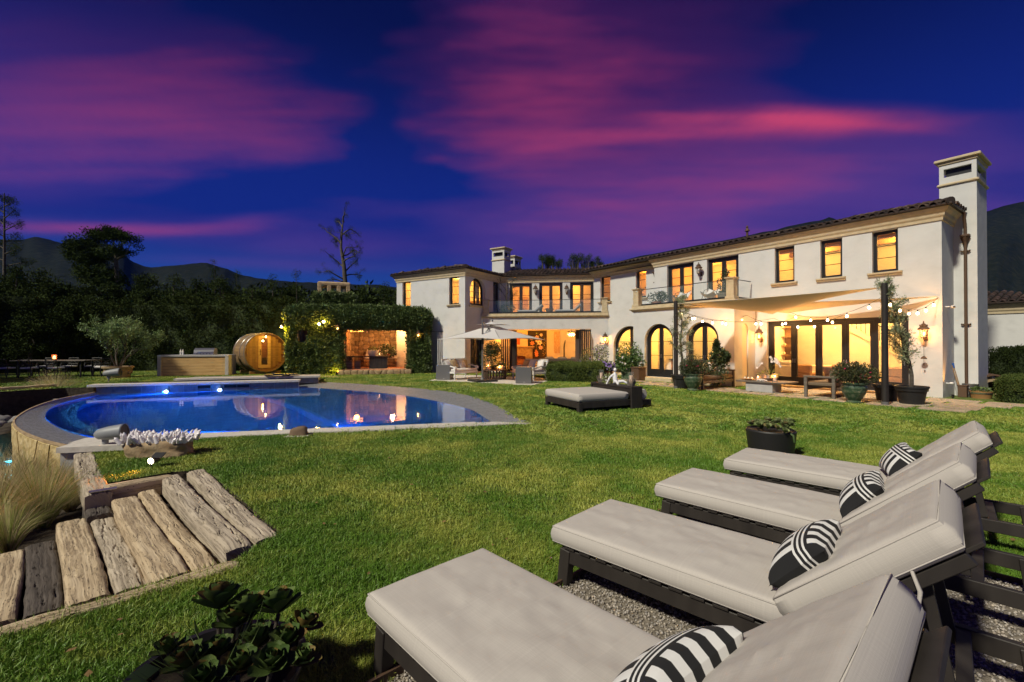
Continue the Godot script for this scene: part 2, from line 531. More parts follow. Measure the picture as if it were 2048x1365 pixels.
	for k in 3:
		M.slate[k] = tmat(ramp_tex(27 + k, 0.03, [L.call(0.10, 0.10, 0.11), L.call(0.17 + 0.05 * k, 0.16 + 0.045 * k, 0.155 + 0.04 * k), L.call(0.25, 0.23, 0.21)], 5, 128), 0.9, 0.6)
	var mos := Image.create(256, 256, false, Image.FORMAT_RGB8)
	var r2 := RandomNumberGenerator.new()
	r2.seed = 5
	var mh := Image.create(256, 256, false, Image.FORMAT_L8)
	for i in 16:
		for j in 16:
			var k := r2.randf_range(0.5, 1.5)
			mos.fill_rect(Rect2i(i * 16, j * 16, 16, 16), Color(0.30, 0.29, 0.28).linear_to_srgb())
			mos.fill_rect(Rect2i(i * 16 + 1, j * 16 + 1, 14, 14), Color(0.15 * k, 0.158 * k, 0.175 * k).linear_to_srgb())
			mh.fill_rect(Rect2i(i * 16 + 2, j * 16 + 2, 12, 12), Color(0.9, 0.9, 0.9))
	M.mosaic = mat(1, 1, 1, 0.5)
	M.mosaic.metallic_specular = 0.3
	M.mosaic.albedo_texture = ImageTexture.create_from_image(mos)
	M.mosaic.heightmap_enabled = true
	M.mosaic.heightmap_texture = ImageTexture.create_from_image(mh)
	M.mosaic.heightmap_scale = 0.15
	M.water = mat(1, 1, 1, 0.0)
	M.water.albedo_color = Color(0.85, 0.93, 1.0, 0.0)
	M.water.refraction_enabled = true
	M.water.refraction_scale = 0.033
	M.water.heightmap_enabled = true
	M.water.heightmap_texture = height_tex(31, 0.02, 4)
	M.water.heightmap_scale = 0.10
	M.water.uv1_triplanar = true
	M.water.uv1_world_triplanar = true
	M.water.uv1_scale = Vector3.ONE * 0.35
	M.yellowstone = tmat(ramp_tex(32, 0.025, [L.call(0.20, 0.13, 0.045), L.call(0.44, 0.32, 0.13), L.call(0.56, 0.44, 0.22), L.call(0.66, 0.58, 0.40)], 5, 256), 0.7, 0.85, height_tex(33, 0.04, 5), 2.5)
	M.sandstone = []
	for k in 4:
		var f: float = [1.0, 0.82, 1.15, 0.68][k]
		M.sandstone.append(tmat(ramp_tex(34 + k, 0.03, [L.call(0.24 * f, 0.15 * f, 0.075 * f), L.call(0.38 * f, 0.27 * f, 0.15 * f), L.call(0.48 * f, 0.37 * f, 0.23 * f)], 5, 128), 0.9, 0.85, height_tex(38 + k, 0.05, 5), 0.8))
	M.mortar = mat(0.20, 0.15, 0.10, 0.95)
	M.terracotta = mat(0.32, 0.13, 0.07, 0.8)
	M.white = mat(0.72, 0.70, 0.67, 0.7)
	M.steel = mat(0.45, 0.45, 0.45, 0.3, 0.9)
	M.grey_metal = mat(0.19, 0.185, 0.18, 0.45, 0.4)
	M.plastic = mat(0.018, 0.017, 0.017, 0.5)
	M.red = mat(0.35, 0.02, 0.015, 0.4)
	M.concrete = tmat(ramp_tex(42, 0.02, [L.call(0.36, 0.35, 0.34), L.call(0.46, 0.45, 0.44)], 5, 256), 0.6, 0.85)
	M.cedar = []
	for k in 3:
		var f: float = [0.80, 0.66, 0.92][k]
		M.cedar.append(tmat(ramp_tex(43 + k, 0.03, [L.call(0.26 * f, 0.13 * f, 0.045 * f), L.call(0.40 * f, 0.22 * f, 0.085 * f), L.call(0.46 * f, 0.27 * f, 0.11 * f)], 5, 256, Vector2(8, 1)), 0.8, 0.6))
	M.pine = []
	M.stave = []
	for k in 3: M.stave.append(tmat(ramp_tex(57 + k, 0.03, [L.call(0.10, 0.06, 0.03), L.call(0.20 + 0.03 * k, 0.125 + 0.015 * k, 0.06), L.call(0.29, 0.19, 0.10)], 5, 256, Vector2(8, 1)), 0.8, 0.75))
	for k in 2: M.pine.append(tmat(ramp_tex(55 + k, 0.03, [L.call(0.40, 0.24, 0.085), L.call(0.58, 0.37, 0.15), L.call(0.64, 0.43, 0.19)], 5, 256, Vector2(8, 1)), 0.8, 0.6))
	var wv := Image.create(256, 256, false, Image.FORMAT_RGB8)
	var wh := Image.create(256, 256, false, Image.FORMAT_L8)
	var lines := PackedFloat32Array()
	for i in 512: lines.append(r2.randf())
	for y in 256:
		for x in 256:
			var k := 0.92 + 0.07 * lines[x] + 0.07 * lines[256 + y] + 0.05 * r2.randf()
			wv.set_pixel(x, y, Color(0.475 * k, 0.438 * k, 0.402 * k).linear_to_srgb())
			wh.set_pixel(x, y, Color.from_hsv(0, 0, 0.5 + 0.25 * (lines[x] - 0.5) + 0.25 * (lines[256 + y] - 0.5) + 0.12 * ((x + y) % 2)))
	M.linen = tmat(ImageTexture.create_from_image(wv), 2.2, 0.9, ImageTexture.create_from_image(wh), 0.12, false)
	M.linen_side = tmat(ramp_tex(47, 0.05, [L.call(0.45, 0.415, 0.38), L.call(0.475, 0.438, 0.402), L.call(0.50, 0.46, 0.42)], 4, 256, Vector2(1, 14)), 3.0, 0.9, ImageTexture.create_from_image(wh), 0.12, false)
	M.wicker = mat(0.10, 0.055, 0.03, 0.7)
	M.fabric_brown = tmat(ramp_tex(48, 0.06, [L.call(0.12, 0.085, 0.055), L.call(0.19, 0.14, 0.09)], 4, 128), 2.0, 0.95)
	M.fabric_white = mat(0.66, 0.63, 0.60, 0.95)
	M.fabric_tan = mat(0.42, 0.32, 0.19, 0.95)
	M.fabric_grey = mat(0.30, 0.31, 0.32, 0.95)
	M.canvas = mat(0.62, 0.60, 0.58, 0.9)
	M.canvas.backlight_enabled = true
	M.canvas.backlight = Color(0.3, 0.28, 0.26)
	M.sail = mat(0.62, 0.54, 0.42, 0.9)
	M.sail.backlight_enabled = true
	M.sail.backlight = Color(0.35, 0.3, 0.22)
	M.curtain = mat(0.62, 0.60, 0.58, 0.95)
	M.curtain.backlight_enabled = true
	M.curtain.backlight = Color(0.3, 0.3, 0.3)
	M.wax = mat(0.75, 0.55, 0.40, 0.6)
	M.flame = glow(1.0, 0.62, 0.2, 14.0)
	M.bulb = glow(1.0, 0.72, 0.35, 16.0)
	M.lens = glow(1.0, 0.85, 0.55, 14.0)
	M.poolglow = glow(0.3, 0.5, 1.0, 20.0)
	M.bark = tmat(ramp_tex(50, 0.04, [L.call(0.05, 0.04, 0.03), L.call(0.12, 0.10, 0.08)], 5, 128, Vector2(6, 1)), 1.5, 0.9)
	M.dark_leaf = vcol(leaf_mat(1, 1, 1, 0.15))
	M.dark_leaf.roughness = 0.95
	M.dark_leaf.metallic_specular = 0.15
	M.leaf = vcol(leaf_mat(1, 1, 1, 0.25))
	M.blade = vcol(leaf_mat(1, 1, 1, 0.30))
	M.green_glaze = tmat(ramp_tex(51, 0.035, [L.call(0.022, 0.05, 0.026), L.call(0.045, 0.085, 0.045), L.call(0.09, 0.13, 0.08), L.call(0.42, 0.35, 0.23)], 5, 128), 2.2, 0.3)
	M.pebble = vcol(mat(1, 1, 1, 0.85))
	M.gravelbed = tmat(ramp_tex(52, 0.08, [L.call(0.08, 0.065, 0.05), L.call(0.20, 0.17, 0.135), L.call(0.30, 0.26, 0.21)], 5, 256), 1.2, 0.95, height_tex(53, 0.15, 4), 1.0)
# ---------------------------------------------------------------- ground
const ROWDIR := Vector2(0.735, 0.678)      # along the row of loungers
const LONGDIR := Vector2(0.697, -0.717)    # from a lounger's foot towards its head
var lawn_edge := PackedVector2Array()
var rim_out := PackedVector2Array()
var rim_in := PackedVector2Array()
var gravel_poly := PackedVector2Array()
var pavers := []
func spline(p: PackedVector2Array, per := 5) -> PackedVector2Array:
	var o := PackedVector2Array()
	for i in p.size() - 1:
		for k in per:
			o.append(p[i].cubic_interpolate(p[i + 1], p[maxi(i - 1, 0)], p[mini(i + 2, p.size() - 1)], k / float(per)))
	o.append(p[-1])
	return o
const WATER := -0.10
var vanish_out := PackedVector2Array()
var vanish_in := PackedVector2Array()
func terrain() -> void:
	var ground := MB.new()
	ground.flat(PackedVector2Array([Vector2(-3000, -1500), Vector2(3000, -1500), Vector2(3000, 6000), Vector2(-3000, 6000)]), -1.7)
	struct("ground", ground, M.soil)
	var o1 := PackedVector2Array()
	for p in [[1065, 845], [1037, 838], [1007, 819.5], [966, 801.5], [915.5, 787.5], [839, 778], [738, 770], [661.6, 765.5], [595.5, 762.6]]: o1.append(plan(p[0], p[1], 0.0))
	rim_out = spline(o1)
	var i1 := PackedVector2Array()
	for p in [[985, 845.5], [967, 834], [941, 819.5], [890, 806], [814, 792.5], [738, 784], [649, 777.5], [593, 774.5]]: i1.append(plan(p[0], p[1], WATER))
	rim_in = spline(i1)
	var o2 := PackedVector2Array()
	for p in [[189, 786.5], [145, 794.5], [100, 805], [60.5, 820], [33, 838], [29, 851], [45.4, 866], [91, 884], [137, 894.5]]: o2.append(plan(p[0], p[1], -0.02))
	vanish_out = spline(o2)
	var i2 := PackedVector2Array()
	for p in [[199, 789.5], [169.5, 796], [130, 805], [103, 815.7], [91, 831], [100, 843], [136, 861], [188, 873.5], [215, 877]]: i2.append(plan(p[0], p[1], WATER))
	vanish_in = spline(i2)
	var e := PackedVector2Array([Vector2(-12, -5), plan(0, 1262), plan(478, 1122), plan(562, 1064), plan(411, 938.6), plan(345, 944), plan(213, 966), plan(184, 899), plan(186, 893)])
	e.append(plan(290, 884))
	e.append(rim_out[0])
	for p in rim_out: if p != rim_out[0]: e.append(p)
	e.append(plan(592, 761))
	e.append(plan(266, 764))
	e.append(plan(187, 775))
	e.append(plan(130, 776))
	e.append(plan(0, 784))
	e.append_array([Vector2(-60, 15), Vector2(-90, 90), Vector2(90, 90), Vector2(90, -5)])
	lawn_edge = e
	var lw := MB.new()
	lw.flat(e, 0.0)
	var lm := struct("lawn", lw, M.lawn)
	var sk := MB.new()
	for i in e.size():
		var a := e[i]
		var b := e[(i + 1) % e.size()]
		sk.quad(v3(a, -1.75), v3(b, -1.75), v3(b, 0), v3(a, 0))
	var bank := part(lm, "earth_bank", sk, M.soil)
	var low := MB.new()
	var rows := []
	var nz := noise(61, 0.5, 3)
	var basin := Geometry2D.offset_polygon(vanish_out + rim_out, 0.5)[0]
	for i in 40:
		var r := PackedVector3Array()
		for j in 34:
			var p := Vector2(-16.0 + 14.2 * j / 33.0, -2.0 + 19.0 * i / 39.0)
			var side := (p - plan(213, 966)).dot(Vector2(0.735, 0.678))
			var hy := clampf(-0.42 + side * 0.16, -1.6, -0.42) + nz.get_noise_2d(p.x, p.y) * 0.12
			if Geometry2D.is_point_in_polygon(p, basin) or side > 1.2: hy = -2.2
			r.append(Vector3(p.x, hy, -p.y))
		rows.append(r)
	low.surf(rows)
	struct("terrain", low, M.soil)
	ridge("mountain_ridge", [[-700, 430], [-300, 455], [0, 478], [75, 474], [130, 488], [205, 489], [240, 503], [262, 521], [300, 536], [340, 531], [400, 526], [440, 534], [470, 546], [500, 553], [560, 562], [640, 566], [720, 569], [790, 573], [900, 578], [1100, 560], [1250, 520], [1500, 470], [1640, 440], [1665, 435], [1700, 446], [1800, 470], [1900, 450], [1977, 424], [2048, 404], [2300, 380], [2700, 400]], 1500.0)
	var g0 := Vector2(-0.93, 2.12)
	gravel_poly = PackedVector2Array([g0 - ROWDIR * 2.2, g0 + ROWDIR * 4.15, g0 + ROWDIR * 4.15 + LONGDIR * 4.5, g0 - ROWDIR * 2.2 + LONGDIR * 4.5])
	var gm := MB.new()
	gm.flat(gravel_poly, 0.006)
	struct("gravel_path", gm, M.gravelbed)
	var edge := MB.new()
	edge.bar(v3(gravel_poly[0], 0.012), v3(gravel_poly[1], 0.012), 0.02, 0.075)
	edge.bar(v3(gravel_poly[1], 0.012), v3(gravel_poly[2], 0.012), 0.02, 0.075)
	solo("metal_edging", edge, M.rust, "rusty steel edging strip between gravel bed and lawn", "edging")
func ridge(called: String, pts: Array, d: float) -> void:
	var nz := noise(71, 0.02, 4)
	var rows := [PackedVector3Array(), PackedVector3Array(), PackedVector3Array(), PackedVector3Array(), PackedVector3Array(), PackedVector3Array()]
	var line := PackedVector2Array()
	for p in pts: line.append(Vector2(p[0], p[1]))
	line = spline(line, 7)
	for i in line.size():
		var p := line[i]
		var y := p.y + nz.get_noise_2d(p.x * 0.9, 3.0) * 3.0 + nz.get_noise_2d(p.x * 6.0, 9.0) * 0.8
		var top := far(p.x, y, d)
		for k in 6:
			var f: float = [0.45, 0.6, 0.74, 0.88, 1.0, 1.3][k]
			var hf: float = [0.0, 0.22, 0.5, 0.79, 1.0, 0.6][k]
			var q := Vector3(top.x * f, lerpf(-2.0, top.y, hf), top.z * f)
			if k in [1, 2, 3]: q.y += nz.get_noise_2d(p.x * 0.35, k * 40.0) * top.y * 0.10
			rows[k].append(q)
	var mb := MB.new()
	mb.surf(rows)
	struct(called, mb, M.scrub)
# ---------------------------------------------------------------- swimming pool
func pool() -> void:
	var t := thing("swimming_pool", "blue lit swimming pool with curved mosaic rim and pale coping", "pool")
	var w := PackedVector2Array()
	for p in vanish_in: w.append(p)
	var f0 := vanish_in[-1]
	for p in rim_in: w.append(p)
	w.append(plan(199, 786.0, WATER))
	var water := MB.new()
	water.flat(w, WATER)
	part(t, "water_surface", water, M.water)
	var shelf := -0.50
	var deep := PackedVector2Array()
	for p in [[222, 868], [160, 846], [147, 831], [160, 812], [205, 800], [280, 792], [380, 786], [470, 783], [520, 791], [575, 806], [625, 826], [668, 848], [690, 858]]: deep.append(under(p[0], p[1], shelf))
	deep = spline(deep)
	deep = Geometry2D.intersect_polygons(deep, inset(w, 0.4))[0]
	var a := MB.new()
	for i in w.size(): a.quad(v3(w[i], shelf), v3(w[(i + 1) % w.size()], shelf), v3(w[(i + 1) % w.size()], WATER - 0.028), v3(w[i], WATER - 0.028))
	part(t, "basin_wall", a, M.poolrim)
	var sh := MB.new()
	for q in Geometry2D.clip_polygons(w, deep):
		if not Geometry2D.is_polygon_clockwise(q): sh.flat(q, shelf)
	var rest := Geometry2D.clip_polygons(w, deep)
	if rest.size() > 1:   # basin lies wholly inside: cut the sheet in two and clip each half
		sh = MB.new()
		var mid := plan(400, 800, WATER)
		for half in [PackedVector2Array([Vector2(-60, -60), Vector2(mid.x, -60), Vector2(mid.x, 90), Vector2(-60, 90)]), PackedVector2Array([Vector2(mid.x, -60), Vector2(60, -60), Vector2(60, 90), Vector2(mid.x, 90)])]:
			for p in Geometry2D.intersect_polygons(w, half):
				for q in Geometry2D.clip_polygons(p, deep): sh.flat(q, shelf)
	part(t, "shelf", sh, M.poolfloor)
	var dw := MB.new()
	for i in deep.size():
		dw.quad(v3(deep[i], -1.7), v3(deep[(i + 1) % deep.size()], -1.7), v3(deep[(i + 1) % deep.size()], shelf), v3(deep[i], shelf))
	part(t, "step_wall", dw, M.poolrim)
	var fl := MB.new()
	fl.flat(deep, -1.69)
	part(t, "deep_floor", fl, M.poolfloor)
	var kb := MB.new()
	for i in deep.size():
		var p := deep[i]
		var q := deep[(i + 1) % deep.size()]
		kb.bar(v3(p, shelf + 0.004), v3(q, shelf + 0.004), 0.12, 0.02)
	part(t, "step_edge", kb, M.poolrim)
	for k in 2:
		var oo: PackedVector2Array = rim_out if k == 0 else vanish_out
		var ii: PackedVector2Array = rim_in if k == 0 else vanish_in
		var mb := MB.new()
		mb.with_uv = true
		var rows := []
		var n := 40
		var run := 0.0
		var last := Vector2.ZERO
		var uvx := []
		for i in n + 1:
			var f := i / float(n)
			var p := sample(oo, f)
			if i > 0: run += p.distance_to(last)
			last = p
			uvx.append(run)
			rows.append([p, sample(ii, f)])
		for i in n:
			var m := 6
			for j in m:
				var pa: Vector2 = rows[i][0].lerp(rows[i][1], j / float(m))
				var pb: Vector2 = rows[i + 1][0].lerp(rows[i + 1][1], j / float(m))
				var pc: Vector2 = rows[i + 1][0].lerp(rows[i + 1][1], (j + 1) / float(m))
				var pd: Vector2 = rows[i][0].lerp(rows[i][1], (j + 1) / float(m))
				var wd: float = rows[i][0].distance_to(rows[i][1])
				var y0 := lerpf(0.012, WATER - 0.03, j / float(m))
				var y1 := lerpf(0.012, WATER - 0.03, (j + 1) / float(m))
				var ps := [v3(pa, y0), v3(pb, y0), v3(pc, y1), v3(pd, y1)]
				var us := [Vector2(uvx[i], j * wd / m), Vector2(uvx[i + 1], j * wd / m), Vector2(uvx[i + 1], (j + 1) * wd / m), Vector2(uvx[i], (j + 1) * wd / m)]
				var nn: Vector3 = (ps[2] - ps[0]).cross(ps[3] - ps[1]).normalized()
				if nn.y < 0: nn = -nn
				for q in [0, 2, 1, 0, 3, 2]: mb.vert(ps[q], nn, us[q] * 1.4)
		part(t, "mosaic_rim", mb, M.mosaic)
	var wall := node(t, "vanishing_edge_wall")
	var core := MB.new()
	var outer := PackedVector2Array()
	for i in vanish_out.size() - 1:
		core.quad(v3(vanish_out[i], -1.75), v3(vanish_out[i + 1], -1.75), v3(vanish_out[i + 1], 0.01), v3(vanish_out[i], 0.01))
	part(wall, "render_coat", core, M.mortar)
	var cen := (vanish_out[0] + vanish_out[-1]) * 0.5
	var cols := 11
	var rowsn := 3
	var grid := []
	for j in rowsn + 1:
		var r := []
		for i in cols + 1:
			var f := i / float(cols)
			if i > 0 and i < cols: f += rng.randf_range(-0.032, 0.032)
			var yy := -0.03 - 1.6 * j / rowsn
			if j > 0: yy += rng.randf_range(-0.16, 0.16)
			var pp := sample(vanish_out, clampf(f, 0, 1))
			r.append([v3(pp, yy), v3((pp - cen).normalized())])
		grid.append(r)
	for j in rowsn:
		for i in cols:
			var q := [grid[j][i], grid[j][i + 1], grid[j + 1][i + 1], grid[j + 1][i]]
			var cc: Vector3 = (q[0][0] + q[1][0] + q[2][0] + q[3][0]) / 4.0
			var d := rng.randf_range(0.03, 0.06)
			var s := MB.new()
			var bk := []
			var fr := []
			for p in q:
				bk.append(p[0].lerp(cc, 0.015))
				fr.append(p[0].lerp(cc, 0.08) + p[1] * d)
			s.quad(fr[3], fr[2], fr[1], fr[0])
			for z in 4: s.quad(bk[z], bk[(z + 1) % 4], fr[(z + 1) % 4], fr[z])
			part(wall, "stone", s, M.yellowstone)
	var lip := MB.new()
	for i in vanish_out.size() - 1: lip.bar(v3(vanish_out[i], -0.005), v3(vanish_out[i + 1], -0.005), 0.035, 0.045)
	part(t, "rim_lip", lip, M.sandstone[0])
	var c0 := plan(137, 884, 0.05)
	var c1 := plan(1064, 844.5, 0.05)
	var dir := (c1 - c0).normalized()
	var nrm := Vector2(-dir.y, dir.x)
	var total := c0.distance_to(c1)
	var cut := [0.0, 0.20, 0.36, 0.51, 0.655, 0.735, 0.86, 1.0]
	for i in 7:
		var a0: float = cut[i] * total + 0.004
		var a1: float = cut[i + 1] * total - 0.004
		var poly := PackedVector2Array([c0 + dir * a0, c0 + dir * a1, c0 + dir * a1 + nrm * 0.46, c0 + dir * a0 + nrm * 0.46])
		if i == 6: poly = PackedVector2Array([c0 + dir * a0, c0 + dir * a1, c0 + dir * (a1 - 0.75) + nrm * 0.36, c0 + dir * a0 + nrm * 0.36])
		var s := MB.new()
		s.slab(poly, -0.16, 0.03)
		part(t, "coping_slab", s, M.coping)
	var blk := MB.new()
	var b0 := plan(141, 892, 0.09)
	blk.slab(PackedVector2Array([b0 - dir * 0.02 - nrm * 0.28, b0 + dir * 1.55 - nrm * 0.28, b0 + dir * 1.55 + nrm * 0.30, b0 - dir * 0.02 + nrm * 0.30]), 0.032, 0.12)
	part(t, "corner_slab", blk, M.coping)
	var pier := MB.new()
	pier.slab(PackedVector2Array([b0 - nrm * 0.22, b0 + dir * 1.5 - nrm * 0.22, b0 + dir * 1.5 - nrm * 0.04, b0 - nrm * 0.04]), -1.4, 0.03)
	part(t, "corner_pier", pier, M.concrete)
	var w0 := plan(193, 787.5, WATER)
	var w1 := plan(597, 775.5, WATER)
	var wd := (w1 - w0).normalized()
	var wn := Vector2(-wd.y, wd.x)
	var wl := w0.distance_to(w1)
	var body := MB.new()
	body.slab(PackedVector2Array([w0, w1, w1 + wn * 0.4, w0 + wn * 0.4]), -0.9, 0.15)
	part(t, "back_wall", body, M.concrete)
	var k2 := int(wl / 0.46)
	for i in k2:
		var slot := i in [int(k2 * 0.53), int(k2 * 0.66), int(k2 * 0.67)]
		var s := MB.new()
		var a0 := w0 + wd * (i * wl / k2 + 0.006)
		var a1 := w0 + wd * ((i + 1) * wl / k2 - 0.006)
		s.slab(PackedVector2Array([a0 - wn * 0.022, a1 - wn * 0.022, a1, a0]), -0.34, -0.03 if slot else 0.15)
		part(t, "slate_facing", s, M.slate[rng.randi() % 3])
		if slot:
			var sl := MB.new()
			sl.slab(PackedVector2Array([a0 - wn * 0.005, a1 - wn * 0.005, a1, a0]), -0.025, 0.10)
			part(t, "weir_slot", sl, M.black)
	var k3 := 9
	for i in k3:
		var s := MB.new()
		var a0 := w0 - wd * 0.25 + wd * (i * (wl + 0.3) / k3 + 0.004)
		var a1 := w0 - wd * 0.25 + wd * ((i + 1) * (wl + 0.3) / k3 - 0.004)
		s.slab(PackedVector2Array([a0 - wn * 0.12, a1 - wn * 0.12, a1 + wn * 0.5, a0 + wn * 0.5]), 0.152, 0.235)
		part(t, "wall_cap", s, M.coping)
	var sp := thing("hot_tub", "raised stone hot tub behind the pool with a folded black cover", "hot tub")
	var s0 := w0 + wd * 2.3 + wn * 0.95
	var sb := MB.new()
	sb.slab(PackedVector2Array([s0, s0 + wd * 5.4, s0 + wd * 5.4 + wn * 2.4, s0 + wn * 2.4]), 0.0, 0.26)
	part(sp, "tub_wall", sb, M.slate[2])
	for i in 6:
		var s := MB.new()
		var a0 := s0 - wd * 0.1 + wd * (0.93 * i)
		s.slab(PackedVector2Array([a0 - wn * 0.12, a0 + wd * 0.922 - wn * 0.12, a0 + wd * 0.922 + wn * 0.4, a0 + wn * 0.4]), 0.262, 0.34)
		part(sp, "coping_slab", s, M.coping)
	var cv := MB.new()
	for i in 3:
		var a0 := s0 + wd * (3.2 + 0.34 * i) + wn * 0.1
		cv.bar(v3(a0, 0.40 + 0.07 * (i % 2)), v3(a0 + wd * 0.62 + wn * 0.15, 0.38 + 0.05 * ((i + 1) % 2)), 0.7, 0.05, 0.02)
	part(sp, "folded_cover", cv, M.plastic)
	var lamps := [[310, 781.5], [420, 778.0]]
	for i in 2:
		var fpos: float = (lamps[i][0] - 193.0) / (597.0 - 193.0)
		var p := w0.lerp(w1, fpos + (0.03 if i == 0 else 0.02)) - wn * 0.06
		var lt := thing("pool_light", ["bright blue underwater lamp in slate wall facing the barbecue island's outer end", "bright blue underwater lamp in slate wall beside the weir slots"][i], "lamp", v3(p, -0.135), 0.0, "underwater pool lamps")
		var rg := MB.new()
		rg.lathe([Vector2(0.0, -0.03), Vector2(0.11, -0.03), Vector2(0.11, 0.0), Vector2(0.085, 0.012)], 16, Vector3.ZERO, false, Basis(Vector3.RIGHT, -PI / -2.0))
		part(lt, "bezel", rg, M.steel)
		var bb := MB.new()
		bb.ball(Vector3(0, 0, 0.02), Vector3(0.085, 0.085, 0.04))
		part(lt, "lens", bb, M.poolglow)
		spot(lt, Vector3(0, -0.02, 0.10), Vector3([0.6, -0.8][i], -0.75, 3.0), 7.0, Color(0.015, 0.50, 1.0), 68.0, 0.08)
	for i in 2:
		var p := vanish_in[-1].lerp(rim_in[0], [0.16, 0.52][i]) + nrm * 0.09
		var lt := thing("pool_light", ["blue underwater lamp below the front coping by the crystal boulder", "blue underwater lamp below the front coping by the brown rock"][i], "lamp", v3(p, -0.27), 0.0, "underwater pool lamps")
		part(lt, "lens", MB.new().ball(Vector3.ZERO, Vector3(0.07, 0.07, 0.03)), M.poolglow)
		part(lt, "bezel", MB.new().lathe([Vector2(0.0, 0.03), Vector2(0.1, 0.03), Vector2(0.1, 0.0), Vector2(0.075, -0.01)], 14, Vector3.ZERO, false, Basis(Vector3.RIGHT, PI / 2)), M.steel)
		spot(lt, Vector3(0, 0, -0.06), Vector3(-0.6, -0.9, -2.6), [6.5, 2.6][i], Color(0.015, 0.50, 1.0), 70.0, 0.08)
func under(px: float, py: float, y: float) -> Vector2:
	var p := on(px, py, WATER)
	var d := (p - Vector3(0, EYE, 0)).normalized()
	var e := 1.0 / 1.333
	var t := d * e + Vector3.UP * (e * -d.y - sqrt(1.0 - e * e * (1.0 - d.y * d.y)))
	p += t * ((y - WATER) / t.y)
	return Vector2(p.x, -p.z)
func sample(p: PackedVector2Array, f: float) -> Vector2:
	var t := f * (p.size() - 1)
	var i := mini(int(t), p.size() - 2)
	return p[i].lerp(p[i + 1], t - i)
# ---------------------------------------------------------------- the villa
class Wall:
	var o: Vector2
	var u: Vector2
	var n: Vector2
	var length: float
	var y0 := 0.0
	var y1 := 6.0
	var t := 0.34
	var ops := []
	func _init(oo: Vector2, uu: Vector2, l: float, a := 0.0, b := 6.0) -> void:
		o = oo; u = uu.normalized(); n = Vector2(u.y, -u.x); length = l; y0 = a; y1 = b
	func xf(s := 0.0, y := 0.0, z := 0.0) -> Transform3D:
		var q := o + u * s + n * z
		return Transform3D(Basis(Vector3(u.x, 0, -u.y), Vector3.UP, Vector3(n.x, 0, -n.y)), Vector3(q.x, y, -q.y))
	func s_at(px: float, z := 0.0) -> float:
		var k := (px - 1024.0) / 910.0
		var p := o + n * z
		return (k * p.y - p.x) / (u.x - k * u.y)
	func y_at(px: float, py: float, z := 0.0) -> float:
		var d := (o + n * z + u * s_at(px, z)).y
		return 1.75 + (690.0 - py) / 910.0 * d
	func pt(s: float, y: float, z := 0.0) -> Vector3: return xf() * Vector3(s, y, z)
	func hole(px0: float, px1: float, top: float, bottom: float, arch := false, px_top := -1.0) -> Dictionary:
		var d := {"s0": s_at(px0), "s1": s_at(px1), "y0": bottom, "y1": top, "arch": arch}
		ops.append(d)
		return d
func build_wall(w: Wall, called := "wall", m: Material = null) -> void:
	var xs := [0.0, w.length]
	var ys := [w.y0, w.y1]
	for d in w.ops:
		xs.append_array([d.s0, d.s1])
		ys.append_array([d.y0, d.y1])
	xs.sort(); ys.sort()
	var mb := MB.new()
	for i in xs.size() - 1:
		for j in ys.size() - 1:
			var x0: float = xs[i]; var x1: float = xs[i + 1]; var a: float = ys[j]; var b: float = ys[j + 1]
			if x1 - x0 < 0.001 or b - a < 0.001: continue
			var c := Vector2((x0 + x1) * 0.5, (a + b) * 0.5)
			var open := false
			for d in w.ops:
				if c.x > d.s0 and c.x < d.s1 and c.y > d.y0 and c.y < d.y1: open = true
			if open: continue
			mb.quad(Vector3(x0, a, 0), Vector3(x1, a, 0), Vector3(x1, b, 0), Vector3(x0, b, 0))
			mb.quad(Vector3(x1, a, -w.t), Vector3(x0, a, -w.t), Vector3(x0, b, -w.t), Vector3(x1, b, -w.t))
	for d in w.ops:
		var p := outline(d.s0, d.y0, d.s1, d.y1, d.arch)
		for i in p.size():
			var a := p[i]
			var b := p[(i + 1) % p.size()]
			if a.distance_to(b) < 1e-4: continue
			mb.quad(Vector3(a.x, a.y, 0), Vector3(a.x, a.y, -w.t), Vector3(b.x, b.y, -w.t), Vector3(b.x, b.y, 0))
		if d.arch:
			for k in 2:   # the corners above the arch
				var r: float = (d.s1 - d.s0) * 0.5
				var c := Vector2((d.s0 + d.s1) * 0.5, d.y1 - r)
				var cor := Vector2(d.s1 if k == 0 else d.s0, d.y1)
				for i in 8:
					var a0 := PI * 0.5 * i / 8.0
					var a1 := PI * 0.5 * (i + 1) / 8.0
					if k == 1: a0 = PI - a0; a1 = PI - a1
					var e := c + Vector2(cos(a0), sin(a0)) * r
					var f := c + Vector2(cos(a1), sin(a1)) * r
					for z: float in [0.0, -w.t]:
						var q := [Vector3(cor.x, cor.y, z), Vector3(f.x, f.y, z), Vector3(e.x, e.y, z)]
						if (k == 0) == (z == 0.0): mb.tri(q[0], q[1], q[2])
						else: mb.tri(q[0], q[2], q[1])
	mb.quad(Vector3(0, w.y1, 0), Vector3(w.length, w.y1, 0), Vector3(w.length, w.y1, -w.t), Vector3(0, w.y1, -w.t))
	part(villa, called, mb, M.stucco if m == null else m, w.xf())
